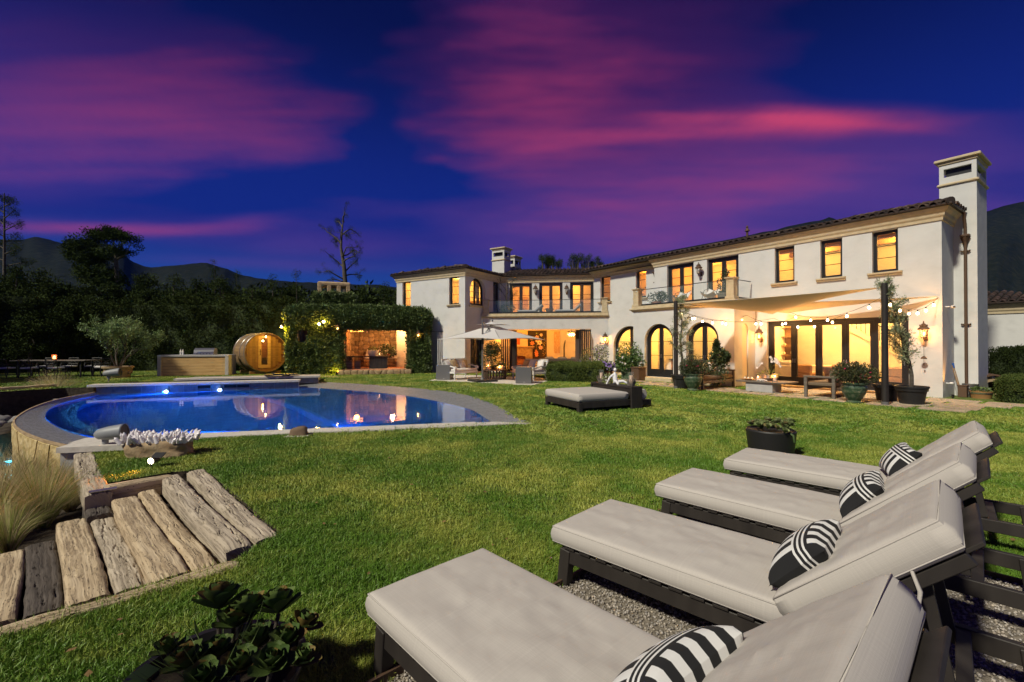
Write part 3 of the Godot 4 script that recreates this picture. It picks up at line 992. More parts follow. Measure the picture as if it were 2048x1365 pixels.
func glaze(w: Wall, d: Dictionary, called: String, leaves := 1, bars := 2, stile := 0.07, opt := {}) -> Node3D:
	var rec: float = opt.get("recess", 0.13)
	var o := node(villa, called, w.xf(d.s0, d.y0, -rec))
	var wd: float = d.s1 - d.s0
	var ht: float = d.y1 - d.y0
	var fw: float = opt.get("frame", 0.055)
	var out := outline(0, 0, wd, ht, d.arch)
	var inn := inset(out, fw)
	var f := MB.new()
	f.ring(out, inn, -0.09, 0.0)
	part(o, "frame", f, M.black)
	var kick: float = opt.get("kick", 0.0)
	for k in leaves:
		var x0 := fw + (wd - 2 * fw) * k / leaves + (0.003 if k > 0 else 0.0)
		var x1 := fw + (wd - 2 * fw) * (k + 1) / leaves - (0.003 if k < leaves - 1 else 0.0)
		var lp := Geometry2D.intersect_polygons(inn, rect(x0, -1, x1, ht + 1))
		if lp.is_empty(): continue
		var leaf: PackedVector2Array = lp[0]
		var gl := inset(leaf, stile)
		if kick > 0: gl = Geometry2D.intersect_polygons(gl, rect(x0, fw + kick, x1, ht))[0]
		var sm := MB.new()
		sm.ring(leaf, gl, -0.075, -0.015)
		part(o, "sash", sm, M.black)
		var pm := MB.new()
		var idx := Geometry2D.triangulate_polygon(gl)
		for i in range(0, idx.size(), 3):
			var a := gl[idx[i]]; var b := gl[idx[i + 1]]; var c := gl[idx[i + 2]]
			if (b - a).cross(c - a) < 0:
				var tt := b; b = c; c = tt
			pm.tri(Vector3(a.x, a.y, -0.045), Vector3(b.x, b.y, -0.045), Vector3(c.x, c.y, -0.045))
		part(o, "pane", pm, opt.get("glass", M.glass))
		var lo := fw + maxf(stile, kick)
		var hi := ht - fw - stile
		for b in bars:
			var y := lo + (hi - lo) * (b + 1) / (bars + 1)
			for q in Geometry2D.intersect_polygons(rect(x0, y - 0.011, x1, y + 0.011), gl):
				part(o, "glazing_bar", MB.new().prism(q, -0.058, -0.03), M.black)
		if opt.get("handle", false):
			part(o, "handle", MB.new().box(Vector3(x1 - 0.035 if k % 2 == 0 else x0 + 0.035, 1.0, 0.01), Vector3(0.02, 0.16, 0.04)), M.steel)
	if opt.get("sill", false):
		var sl := MB.new()
		var prof := PackedVector2Array([Vector2(-0.12, 0.0), Vector2(0.13, 0.0), Vector2(0.13, -0.05), Vector2(0.10, -0.06), Vector2(0.07, -0.12), Vector2(0.0, -0.13), Vector2(-0.12, -0.13)])
		var bs := Basis(Vector3(0, 0, 1), Vector3(0, 1, 0), Vector3(1, 0, 0))
		for i in prof.size():
			var a := prof[i]; var b := prof[(i + 1) % prof.size()]
			sl.quad(Vector3(-0.12, a.y, a.x + rec), Vector3(-0.12, b.y, b.x + rec), Vector3(wd + 0.12, b.y, b.x + rec), Vector3(wd + 0.12, a.y, a.x + rec))
		for x: float in [-0.12, wd + 0.12]:
			var idx := Geometry2D.triangulate_polygon(prof)
			for i in range(0, idx.size(), 3):
				sl.tri(Vector3(x, prof[idx[i]].y, prof[idx[i]].x + rec), Vector3(x, prof[idx[i + 1]].y, prof[idx[i + 1]].x + rec), Vector3(x, prof[idx[i + 2]].y, prof[idx[i + 2]].x + rec))
		part(o, "sill", sl, M.stone)
	return o
func room(w: Wall, s0: float, s1: float, y0: float, y1: float, depth: float, m: Material, fm: Material = null, cm: Material = null, open_end := false) -> void:
	var z0 := -w.t - 0.002
	var k := 0.12
	var ln := s1 - s0
	var mid := (s0 + s1) * 0.5
	var q := w.xf()
	part(villa, "interior_floor", MB.new().box(Vector3(mid, y0 - k / 2, z0 - depth / 2), Vector3(ln + 2 * k, k, depth)), M.floorwood if fm == null else fm, q)
	part(villa, "interior_ceiling", MB.new().box(Vector3(mid, y1 + k / 2, z0 - depth / 2), Vector3(ln + 2 * k, k, depth)), m if cm == null else cm, q)
	part(villa, "interior_wall", MB.new().box(Vector3(mid, (y0 + y1) / 2, z0 - depth - k / 2), Vector3(ln + 2 * k, y1 - y0 + 2 * k, k)), m, q)
	for e: float in [s0 - k / 2, s1 + k / 2]:
		if open_end and e > s1: continue
		part(villa, "interior_wall", MB.new().box(Vector3(e, (y0 + y1) / 2, z0 - depth / 2), Vector3(k, y1 - y0, depth)), m, q)
func ceiling_lamp(w: Wall, s: float, y: float, z: float, energy: float, color: Color, label: String, glow_k := 1.0) -> void:
	var t := thing("ceiling_light", label, "lamp", Vector3.ZERO, 0.0, "lamps inside the villa")
	t.transform = w.xf(s, y, z)
	part(t, "trim_ring", MB.new().lathe([Vector2(0.06, -0.005), Vector2(0.085, -0.012), Vector2(0.085, 0.0)], 16), M.white)
	part(t, "lens", MB.new().lathe([Vector2(0.0, -0.008), Vector2(0.06, -0.006)], 16), M.lens)
	omni(t, Vector3(0, -0.25, 0), energy, color, 0.12)
func sweep(path: PackedVector2Array, prof: PackedVector2Array, closed_ends := true) -> MB:
	var mb := MB.new()
	var rows := []
	for i in path.size():
		var d0 := (path[i] - path[maxi(i - 1, 0)]).normalized()
		var d1 := (path[mini(i + 1, path.size() - 1)] - path[i]).normalized()
		if i == 0: d0 = d1
		if i == path.size() - 1: d1 = d0
		var n0 := Vector2(d0.y, -d0.x)
		var n1 := Vector2(d1.y, -d1.x)
		var m := (n0 + n1).normalized()
		m /= maxf(m.dot(n0), 0.3)
		var r := []
		for p in prof: r.append(v3(path[i] + m * p.x, p.y))
		rows.append(r)
	for i in rows.size() - 1:
		for j in prof.size():
			var k := (j + 1) % prof.size()
			mb.quad(rows[i][j], rows[i + 1][j], rows[i + 1][k], rows[i][k])
	if closed_ends:
		var idx := Geometry2D.triangulate_polygon(prof)
		for e in [0, rows.size() - 1]:
			for i in range(0, idx.size(), 3): mb.tri(rows[e][idx[i]], rows[e][idx[i + 1]], rows[e][idx[i + 2]])
	return mb
func cross_at(a: Vector2, d: Vector2, b: Vector2, e: Vector2) -> Vector2:
	var r = Geometry2D.line_intersects_line(a, d, b, e)
	return r
var tile_mesh: ArrayMesh
func roof(called: String, a: Vector2, b: Vector2, run: float, hip_a: float, hip_b: float, single_rows: int, y := 6.30) -> void:
	var u := (b - a).normalized()
	var n := Vector2(u.y, -u.x)
	var ln := a.distance_to(b)
	var pitch := deg_to_rad(13.5)
	var up := Vector3(-n.x * cos(pitch), sin(pitch), n.y * cos(pitch))
	var r := node(villa, called)
	var sl := MB.new()
	var A := v3(a, y); var B := v3(b, y)
	var u3 := v3(u)
	var C := B - u3 * hip_b * run + up * run
	var D := A + u3 * hip_a * run + up * run
	sl.quad(A, B, C, D)
	var dn := Vector3(0, -0.06, 0)
	sl.quad(D + dn, C + dn, B + dn, A + dn)
	sl.quad(A + dn, B + dn, B, A)
	part(r, "underlay", sl, M.underlay)
	if tile_mesh == null:
		var tm := MB.new()
		var rows := []
		for k in 2:
			var pr := PackedVector3Array()
			for i in 9:
				var an := PI * i / 8.0
				var rr := 0.105 if k == 0 else 0.085
				pr.append(Vector3(cos(an) * rr, sin(an) * rr, 0.0 if k == 0 else -0.46))
			rows.append(pr)
		tm.surf(rows, false, true)
		var r2 := []
		for k in 2:
			var pr := PackedVector3Array()
			for i in 9:
				var an := PI * i / 8.0
				var rr := 0.105 if k == 0 else 0.084
				pr.append(Vector3(cos(an) * rr, sin(an) * rr, 0.0))
			r2.append(pr)
		tm.surf(r2)
		tile_mesh = tm.mesh()
	var bas := Basis(u3, up.cross(-u3).normalized() if up.cross(-u3).y > 0 else up.cross(u3).normalized(), -up)
	var cols := int(ln / 0.27)
	var rest := [[], [], [], []]
	for j in int(run / 0.40):
		for i in cols:
			var s := (i + 0.5) * ln / cols
			var q := j * 0.40
			if s < hip_a * q + 0.02 or s > ln - hip_b * q - 0.02: continue
			var p := A + u3 * (s + rng.randf_range(-0.012, 0.012)) + up * (q - 0.06 + rng.randf_range(-0.02, 0.02)) + Vector3(0, 0.02 + 0.016 * (j > 0 as int) + rng.randf_range(0, 0.012), 0)
			var xf := Transform3D(bas.rotated(up, rng.randf_range(-0.06, 0.06)).rotated(u3, -0.03), p)
			var mi := 3 if rng.randf() < 0.12 else rng.randi() % 3
			if j < single_rows: part(r, "roof_tile", tile_mesh, M.tile[mi], xf)
			else: rest[mi].append(xf)
	for k in 4:
		if rest[k].size() > 0: many(r, "roof_tiles", tile_mesh, M.tile[k], rest[k])
func lantern(w: Wall, px: float, py0: float, py1: float, lit: float, label: String) -> void:
	var z := 0.24
	var s := w.s_at(px, z)
	var yt := w.y_at(px, py0, z)
	var yb := w.y_at(px, py1, z)
	var k := (yt - yb) / 0.78
	lantern_at(w.xf(s, yb, z), k, z, lit, label)
func lantern_at(xf: Transform3D, k: float, z: float, lit: float, label: String) -> void:
	var t := thing("wall_lantern", label, "lantern", Vector3.ZERO, 0.0, "iron wall lanterns")
	t.transform = xf
	var br := MB.new()
	br.box(Vector3(0, 0.13 * k, -z + 0.012), Vector3(0.12, 0.24, 0.02) * Vector3(k, k, 1), Basis.IDENTITY, 0.006)
	br.tube([Vector3(0, 0.06 * k, -z + 0.02), Vector3(0, 0.0, -z * 0.5), Vector3(0, 0.06 * k, 0), Vector3(0, 0.12 * k, 0)], [0.016 * k], 8)
	part(t, "bracket", br, M.rust)
	var cage := MB.new()
	for i in 6:
		var a := TAU * (i + 0.5) / 6
		var d := Vector3(cos(a), 0, sin(a))
		cage.bar(d * 0.085 * k + Vector3(0, 0.13 * k, 0), d * 0.145 * k + Vector3(0, 0.44 * k, 0), 0.016 * k, 0.016 * k)
	cage.lathe([Vector2(0.0, 0.10 * k), Vector2(0.06 * k, 0.10 * k), Vector2(0.10 * k, 0.135 * k), Vector2(0.0, 0.14 * k)], 6)
	part(t, "cage", cage, M.rust)
	var cap := MB.new()
	cap.lathe([Vector2(0.15 * k, 0.43 * k), Vector2(0.205 * k, 0.44 * k), Vector2(0.19 * k, 0.475 * k), Vector2(0.115 * k, 0.54 * k), Vector2(0.12 * k, 0.565 * k), Vector2(0.07 * k, 0.62 * k), Vector2(0.075 * k, 0.645 * k), Vector2(0.03 * k, 0.68 * k), Vector2(0.018 * k, 0.71 * k), Vector2(0.03 * k, 0.735 * k), Vector2(0.0, 0.78 * k)], 12)
	for i in 6:
		var a := TAU * (i + 0.5) / 6
		cap.ball(Vector3(cos(a) * 0.12, 0.60, sin(a) * 0.12) * k, Vector3(0.014, 0.04, 0.014) * k, 6, 4)
	part(t, "cap", cap, M.rust)
	var gl := MB.new()
	gl.lathe([Vector2(0.08 * k, 0.14 * k), Vector2(0.135 * k, 0.43 * k)], 6)
	part(t, "glass", gl, M.lampglass)
	var cd := MB.new()
	cd.lathe([Vector2(0.0, 0.14 * k), Vector2(0.022 * k, 0.14 * k), Vector2(0.022 * k, 0.22 * k), Vector2(0.0, 0.22 * k)], 10)
	part(t, "candle_tube", cd, M.cream)
	var fl := MB.new()
	fl.ball(Vector3(0, 0.275 * k, 0), Vector3(0.028, 0.055, 0.028) * k, 10, 8)
	part(t, "lamp_flame", fl, M.flame if lit > 0 else M.white)
	if lit > 0: omni(t, Vector3(0, 0.275 * k, 0), lit, Color(1.0, 0.62, 0.30), 0.03)
var WR: Wall; var WM: Wall; var WF: Wall; var WC: Wall; var WL: Wall; var WLS: Wall; var WB: Wall; var WBS: Wall; var WE: Wall
const AMBER := Color(1.0, 0.63, 0.20)
const CREAM := Color(1.0, 0.75, 0.38)
const HONEY := Color(1.0, 0.74, 0.32)
func house() -> void:
	villa = thing("villa", "white stucco two-storey villa with tiled roofs and glowing windows", "house")
	var uR := Vector2(0.5807, -0.8141)
	var corner := Vector2(14.09, 14.88)
	WR = Wall.new(corner - uR * 11.28, uR, 11.28)
	var uF := Vector2(0.9865, -0.1638).normalized()
	var f0 := Vector2(-1.46, 28.35)
	var k := Vector2(-2.79, 27.0)
	var uL := Vector2(0.846, -0.534).normalized()
	var uS := Vector2(0.534, 0.846).normalized()
	var m_off := WR.o - WR.n * 0.35
	var mf := cross_at(m_off, uR, f0, uF)                  # the middle wing meets the balcony front
	var probe := Wall.new(mf, uR, 1.0)
	var ms := mf + uR * probe.s_at(1188.5)                 # where its upper storey ends, before the recessed balcony
	WM = Wall.new(ms, uR, ms.distance_to(m_off) + 0.01)
	var sf := cross_at(k, uS, f0, uF)
	WF = Wall.new(sf, uF, sf.distance_to(mf), 0.0, 3.40)
	var back := Vector2(uF.y, -uF.x) * -2.0
	var ci := cross_at(k, uS, f0 + back, uF)
	var cm := cross_at(ms, Vector2(0.8141, 0.5807), f0 + back, uF)
	WC = Wall.new(ci, uF, ci.distance_to(cm), 3.40, 6.0)
	WL = Wall.new(k - uL * 5.72, uL, 5.72)
	WLS = Wall.new(k, uS, k.distance_to(ci))
	var bf := Vector2(9.19, 18.79)
	WB = Wall.new(bf - uR * 5.23, uR, 5.23, 0.0, 3.40)
	WBS = Wall.new(bf, Vector2(0.8141, 0.5807), 1.72, 0.0, 3.40)
	WE = Wall.new(corner, Vector2(0.8141, 0.5807), 3.1)
	var deck := 3.62
	var wr1 := WR.hole(1550.6, 1590, WR.y_at(1570, 494.5), WR.y_at(1570, 566.5))
	var wr2 := WR.hole(1642, 1686, WR.y_at(1664, 480), WR.y_at(1664, 555))
	var wr3 := WR.hole(1746, 1798, WR.y_at(1772, 460.5), WR.y_at(1772, 544.5))
	for d in [wr1, wr2]: d.y0 = wr3.y0; d.y1 = wr3.y1
	var dr1 := WR.hole(1334.7, 1388, WR.y_at(1361, 528), deck)
	var dr2 := WR.hole(1414.7, 1478, 0, deck)
	dr2.y1 = dr1.y1
	var fold := WR.hole(1534.5, 1818, WR.y_at(1676, 637.8), 0.10)
	var wm1 := WM.hole(1201, 1221, WM.y_at(1211, 551), WM.y_at(1211, 603.5))
	var wm2 := WM.hole(1272, 1292.5, 0, 0)
	wm2.y0 = wm1.y0; wm2.y1 = wm1.y1
	var am := WM.hole(1227, 1292, WM.y_at(1258, 652.5), 0.12, true)
	var open := WF.hole(1003, 1182, WF.y_at(1090, 659), 0.10)
	open.s0 = 0.05
	var ab1 := WB.hole(1289.5, 1346.5, 0, 0.20, true)
	ab1.y1 = WB.y_at(1318, 648)
	var ab2 := WB.hole(1372.6, 1437.5, ab1.y1, 0.20, true)
	var asd := {"s0": 0.62, "s1": 1.12, "y0": 0.12, "y1": 2.65, "arch": true}
	WBS.ops.append(asd)
	var dc1 := WC.hole(1019.6, 1064, WC.y_at(1042, 567.5), deck)
	var dc2 := WC.hole(1078.4, 1125.3, dc1.y1, deck)
	var dc3 := WC.hole(1140.3, 1187.4, dc1.y1, deck)
	var wl1 := WL.hole(804.6, 821, 0, 0)
	var wl2 := WL.hole(898, 917.5, WL.y_at(908, 552.5), WL.y_at(908, 609.5))
	wl1.y0 = wl2.y0; wl1.y1 = wl2.y1
	var al := WLS.hole(940, 971, WLS.y_at(956, 556), WLS.y_at(956, 611.5), true)
	var dl := WLS.hole(986.5, 999, WLS.y_at(993, 563.5), deck)
	var gl := WLS.hole(941, 967, 2.55, 0.10)
	for w in [WR, WM, WF, WC, WL, WLS, WB, WBS, WE]: build_wall(w)
	var pe := WE.pt(3.1, 0)
	var shell := MB.new()
	var q0 := Vector2(pe.x, -pe.z)
	var q1 := q0 - uR * 16.5
	var q2 := q1 + Vector2(-8.5, 5.0)
	var q3 := WL.o + WL.n * -8.0
	var ring := [q0, q1, q2, q3, WL.o]
	for i in ring.size() - 1:
		shell.quad(v3(ring[i], 0), v3(ring[i + 1], 0), v3(ring[i + 1], 6.0), v3(ring[i], 6.0))
	part(villa, "rear_wall", shell, M.stucco)
	for d in [wr1, wr2, wr3]: glaze(WR, d, "window", 1, 2, 0.05, {"sill": true})
	for d in [wm1, wm2]: glaze(WM, d, "window", 1, 2, 0.05, {"sill": true})
	for d in [wl1, wl2]: glaze(WL, d, "window", 1, 2, 0.05, {"sill": true})
	for d in [dr1, dr2]: glaze(WR, d, "balcony_door", 2, 3, 0.10, {"frame": 0.09, "handle": true})
	for d in [dc1, dc2, dc3]: glaze(WC, d, "balcony_door", 2, 2, 0.10, {"frame": 0.09, "handle": true, "recess": 0.06})
	glaze(WLS, al, "arched_window", 2, 3, 0.06, {"sill": true, "frame": 0.07, "recess": 0.24})
	glaze(WLS, dl, "balcony_door", 1, 2, 0.08)
	glaze(WLS, gl, "french_door", 2, 2, 0.09, {"handle": true})
	glaze(WM, am, "arched_door", 2, 2, 0.09, {"kick": 0.25, "frame": 0.08, "recess": 0.2})
	for d in [ab1, ab2]: glaze(WB, d, "arched_door", 2, 2, 0.10, {"kick": 0.28, "frame": 0.09, "handle": true, "recess": 0.2})
	glaze(WBS, asd, "arched_door", 1, 2, 0.06, {"recess": 0.24})
	glaze(WR, fold, "folding_doors", 5, 0, 0.115, {"frame": 0.11, "kick": 0.22, "handle": true})
	var th := MB.new()
	th.box(Vector3((fold.s0 + fold.s1) / 2, 0.05, 0.12), Vector3(fold.s1 - fold.s0 + 0.5, 0.1, 0.5), Basis.IDENTITY, 0.01)
	part(villa, "threshold", th, M.stone, WR.xf())
	for d in [ab1, ab2]:
		var st := MB.new()
		st.box(Vector3((d.s0 + d.s1) / 2, 0.1, 0.14), Vector3(d.s1 - d.s0 + 0.3, 0.2, 0.5), Basis.IDENTITY, 0.015)
		part(villa, "door_step", st, M.stone, WB.xf())
	var st2 := MB.new()
	st2.box(Vector3((am.s0 + am.s1) / 2, 0.06, 0.14), Vector3(am.s1 - am.s0 + 0.3, 0.12, 0.5), Basis.IDENTITY, 0.015)
	part(villa, "door_step", st2, M.stone, WM.xf())
	balcony([WB.o + WB.n * 0.0, bf, bf + Vector2(0.8141, 0.5807) * 1.66], true)
	balcony([WF.o + uF * 0.0, WF.o + uF * WF.length], false)
	var ov := 0.52
	var eR0 := m_off + WR.n * (ov + 0.35)
	var pr := PackedVector2Array([Vector2(0, 5.84), Vector2(0.04, 5.84), Vector2(0.05, 5.93), Vector2(0.09, 5.99), Vector2(0.11, 6.08), Vector2(0.18, 6.16), Vector2(0.22, 6.24), Vector2(0, 6.24)])
	var path := PackedVector2Array([WL.o - WL.n * 8.0, WL.o, k, ci, cm, ms, m_off, WR.o, corner, WE.o + WE.u * 1.52])
	part(villa, "cornice", sweep(path, pr), M.stone)
	var gp := PackedVector2Array([Vector2(0.16, 6.242), Vector2(0.27, 6.242), Vector2(0.31, 6.28), Vector2(0.31, 6.335), Vector2(0.285, 6.335), Vector2(0.27, 6.285), Vector2(0.16, 6.275)])
	part(villa, "gutter", sweep(path, gp), M.bronze)
	var eo := 0.28
	var ecorner := corner + WR.n * eo + WE.n * eo
	roof("main_roof", ms + WR.n * (eo + 0.35) - uR * 0.3, ecorner, 4.9, 0.5, 0.95, 4)
	roof("end_roof", ecorner, ecorner + WE.u * 1.78, 1.7, 0.95, 0.0, 2)
	var ek := k + WL.n * eo + WLS.n * eo
	roof("wing_roof", WL.o + WL.n * eo - uL * eo, ek, 3.4, 0.93, 0.93, 0)
	roof("wing_side_roof", ek, ek + uS * (WLS.length + 2.5), 3.4, 0.93, 0.0, 0)
	var fc0 := ci + Vector2(uF.y, -uF.x) * eo
	roof("centre_roof", fc0 + uF * 0.1, cm + Vector2(uF.y, -uF.x) * eo + uF * 1.5, 4.6, -0.4, 0.0, 0)
	roof("wing_rear_roof", q3, WL.o + WL.n * eo - uL * eo, 3.0, 0.93, 0.93, 0)
	for h in [[ecorner, (WR.n + WE.n) * -1.0, 4.6], [ek, (WL.n + WLS.n) * -1.0, 3.2]]:
		var hd: Vector2 = h[1]
		for i in int(h[2] / 0.36):
			var p: Vector2 = h[0] + hd * (0.36 * i * 0.93)
			var yy: float = 6.36 + 0.36 * i * 0.93 * tan(deg_to_rad(13.5))
			var e: Vector2 = h[0] + hd * (0.36 * (i + 1.25) * 0.93)
			var y2: float = 6.36 + 0.36 * (i + 1.25) * 0.93 * tan(deg_to_rad(13.5))
			part(villa, "hip_tile", MB.new().tube([v3(p, yy), v3(e, y2 - 0.02)], [0.13, 0.105], 10), M.tile[rng.randi() % 4])
	var lid := MB.new()
	lid.flat(PackedVector2Array([WL.o, k, ci, cm, ms, WR.o, corner, q0, q1, q2, q3]), 6.02)
	part(villa, "attic_floor", lid, M.underlay)
	downpipe(WR.pt(0.0, 0) , WM, WM.length - 0.16, 5.9, 3.62)
	var wch := Wall.new(Vector2(15.33, 15.77), uR, 1.0)
	downpipe(Vector3.ZERO, wch, wch.s_at(1933, 0.07), 5.75, 0.05)
	chimney(Vector2(15.33, 15.77) - uR * 0.35, uR, WE.u, 0.94, 1.6, 0.0, 8.25)
	var cw := far(984, 545, 33.0)
	chimney(Vector2(cw.x, 33.0), uL, uS, 1.05, 0.85, 5.0, 8.75)
	var cw2 := far(1017, 545, 34.6)
	chimney(Vector2(cw2.x, 34.6), uL, uS, 0.55, 0.9, 5.0, 8.5)
	var finial := MB.new()
	finial.lathe([Vector2(0.05, 0), Vector2(0.05, 0.25), Vector2(0.12, 0.27), Vector2(0.04, 0.42), Vector2(0.06, 0.47), Vector2(0, 0.56)], 10, WR.pt(4.1, 6.9, -1.6))
	part(villa, "roof_vent", finial, M.rust)
	var gw := Wall.new(Vector2(21.2, 19.6), uR, 1.75, 0.0, 3.15)
	build_wall(gw, "annex_wall")
	var gs := Wall.new(gw.o + gw.u * 1.75, Vector2(0.8141, 0.5807), 6.0, 0.0, 3.15)
	build_wall(gs, "annex_wall")
	var gpath := PackedVector2Array([gw.o - uR * 6.0, gw.o, gs.o, gs.o + gs.u * 6.0])
	var gpr := PackedVector2Array()
	for p in pr: gpr.append(p - Vector2(0, 2.75))
	part(villa, "annex_cornice", sweep(gpath, gpr), M.stone)
	var gg := PackedVector2Array()
	for p in gp: gg.append(p - Vector2(0, 2.75))
	part(villa, "annex_gutter", sweep(gpath, gg), M.bronze)
	roof("annex_roof", gw.o + gw.n * eo - uR * 5.0, gs.o + gw.n * eo + gs.n * eo, 3.0, 0.0, 0.93, 2, 3.55)
	var gback := MB.new()
	gback.quad(v3(gw.o, 0), v3(gw.o - uR * 7.0, 0), v3(gw.o - uR * 7.0, 3.2), v3(gw.o, 3.2))
	part(villa, "annex_wall", gback, M.stucco)
	interiors(fold, open, ab1, ab2)
	lantern(WR, 1848, 642, 682, 0.30, "lit iron lantern on villa wall above the hanging wind chime")
	lantern(WR, 1518.5, 653, 685, 0.30, "lit iron lantern on villa wall between folding doors and narrow arch")
	lantern(WM, 1210.5, 664, 688, 0.30, "lit iron lantern on villa wall beside the lilac flower pots")
	lantern(WR, 1398, 524, 552, 0.0, "unlit iron lantern between the two balcony doors over the arches")
	lantern(WC, 1071, 568.5, 590, 0.0, "unlit iron lantern on recessed balcony beside the potted bare tree")
	lantern(WC, 1133.5, 568, 589, 0.0, "unlit iron lantern on recessed balcony by the villa's inner corner")
func downpipe(_at: Vector3, w: Wall, s: float, top: float, bottom: float) -> void:
	var o := node(villa, "downpipe", w.xf(s, 0, 0))
	var z := 0.07
	part(o, "pipe", MB.new().tube([Vector3(0, bottom, z), Vector3(0, top - 0.55, z)], [0.045], 10), M.rust)
	part(o, "swan_neck", MB.new().tube([Vector3(0, top + 0.5, 0.22), Vector3(0, top + 0.3, 0.22), Vector3(0, top + 0.1, z + 0.02), Vector3(0, top - 0.25, z)], [0.045], 10), M.rust)
	part(o, "rain_head", MB.new().box(Vector3(0, top - 0.28, z + 0.03), Vector3(0.24, 0.07, 0.2), Basis.IDENTITY, 0.01).lathe([Vector2(0.05, top - 0.62), Vector2(0.07, top - 0.5), Vector2(0.14, top - 0.32)], 4, Vector3(0, 0, z)), M.rust)
	var y := top - 0.8
	while y > bottom + 0.2:
		part(o, "bracket", MB.new().box(Vector3(0, y, 0.05), Vector3(0.2, 0.03, 0.1)).ball(Vector3(-0.11, y, 0.06), Vector3(0.02, 0.035, 0.02), 6, 4).ball(Vector3(0.11, y, 0.06), Vector3(0.02, 0.035, 0.02), 6, 4), M.rust)
		y -= 2.5
func chimney(o: Vector2, u: Vector2, v: Vector2, wd: float, dp: float, y0: float, y1: float) -> void:
	var c := node(villa, "chimney", Transform3D(Basis(v3(u), Vector3.UP, -v3(v)), v3(o)))
	var m := Vector3(wd / 2, 0, -dp / 2)
	part(c, "shaft", MB.new().box(m + Vector3(0, (y0 + y1 - 0.95) / 2, 0), Vector3(wd, y1 - 0.95 - y0, dp)), M.stucco)
	part(c, "band", MB.new().box(m + Vector3(0, y1 - 0.90, 0), Vector3(wd + 0.12, 0.1, dp + 0.12), Basis.IDENTITY, 0.03), M.stone)
	var hd := MB.new()
	var h0 := y1 - 0.85
	var h1 := y1 - 0.2
	for sx: float in [0.06, wd - 0.06]:
		for sz: float in [-0.06, -dp + 0.06]: hd.box(Vector3(sx, (h0 + h1) / 2, sz), Vector3(0.12, h1 - h0, 0.12))
	for sz: float in [-0.06, -dp + 0.06]:
		hd.box(Vector3(wd / 2, h0 + 0.11, sz), Vector3(wd - 0.24, 0.22, 0.118))
		hd.box(Vector3(wd / 2, h1 - 0.07, sz), Vector3(wd - 0.24, 0.14, 0.118))
	for sx: float in [0.06, wd - 0.06]:
		hd.box(Vector3(sx, h0 + 0.11, -dp / 2), Vector3(0.118, 0.22, dp - 0.24))
		hd.box(Vector3(sx, h1 - 0.07, -dp / 2), Vector3(0.118, 0.14, dp - 0.24))
	part(c, "head", hd, M.stucco)
	part(c, "flue", MB.new().box(m + Vector3(0, (h0 + h1) / 2, 0), Vector3(wd - 0.3, h1 - h0, dp - 0.3)), M.black)
	part(c, "cap", MB.new().box(m + Vector3(0, y1 - 0.15, 0), Vector3(wd + 0.08, 0.1, dp + 0.08), Basis.IDENTITY, 0.02).box(m + Vector3(0, y1 - 0.05, 0), Vector3(wd + 0.24, 0.1, dp + 0.24), Basis.IDENTITY, 0.02), M.stone)
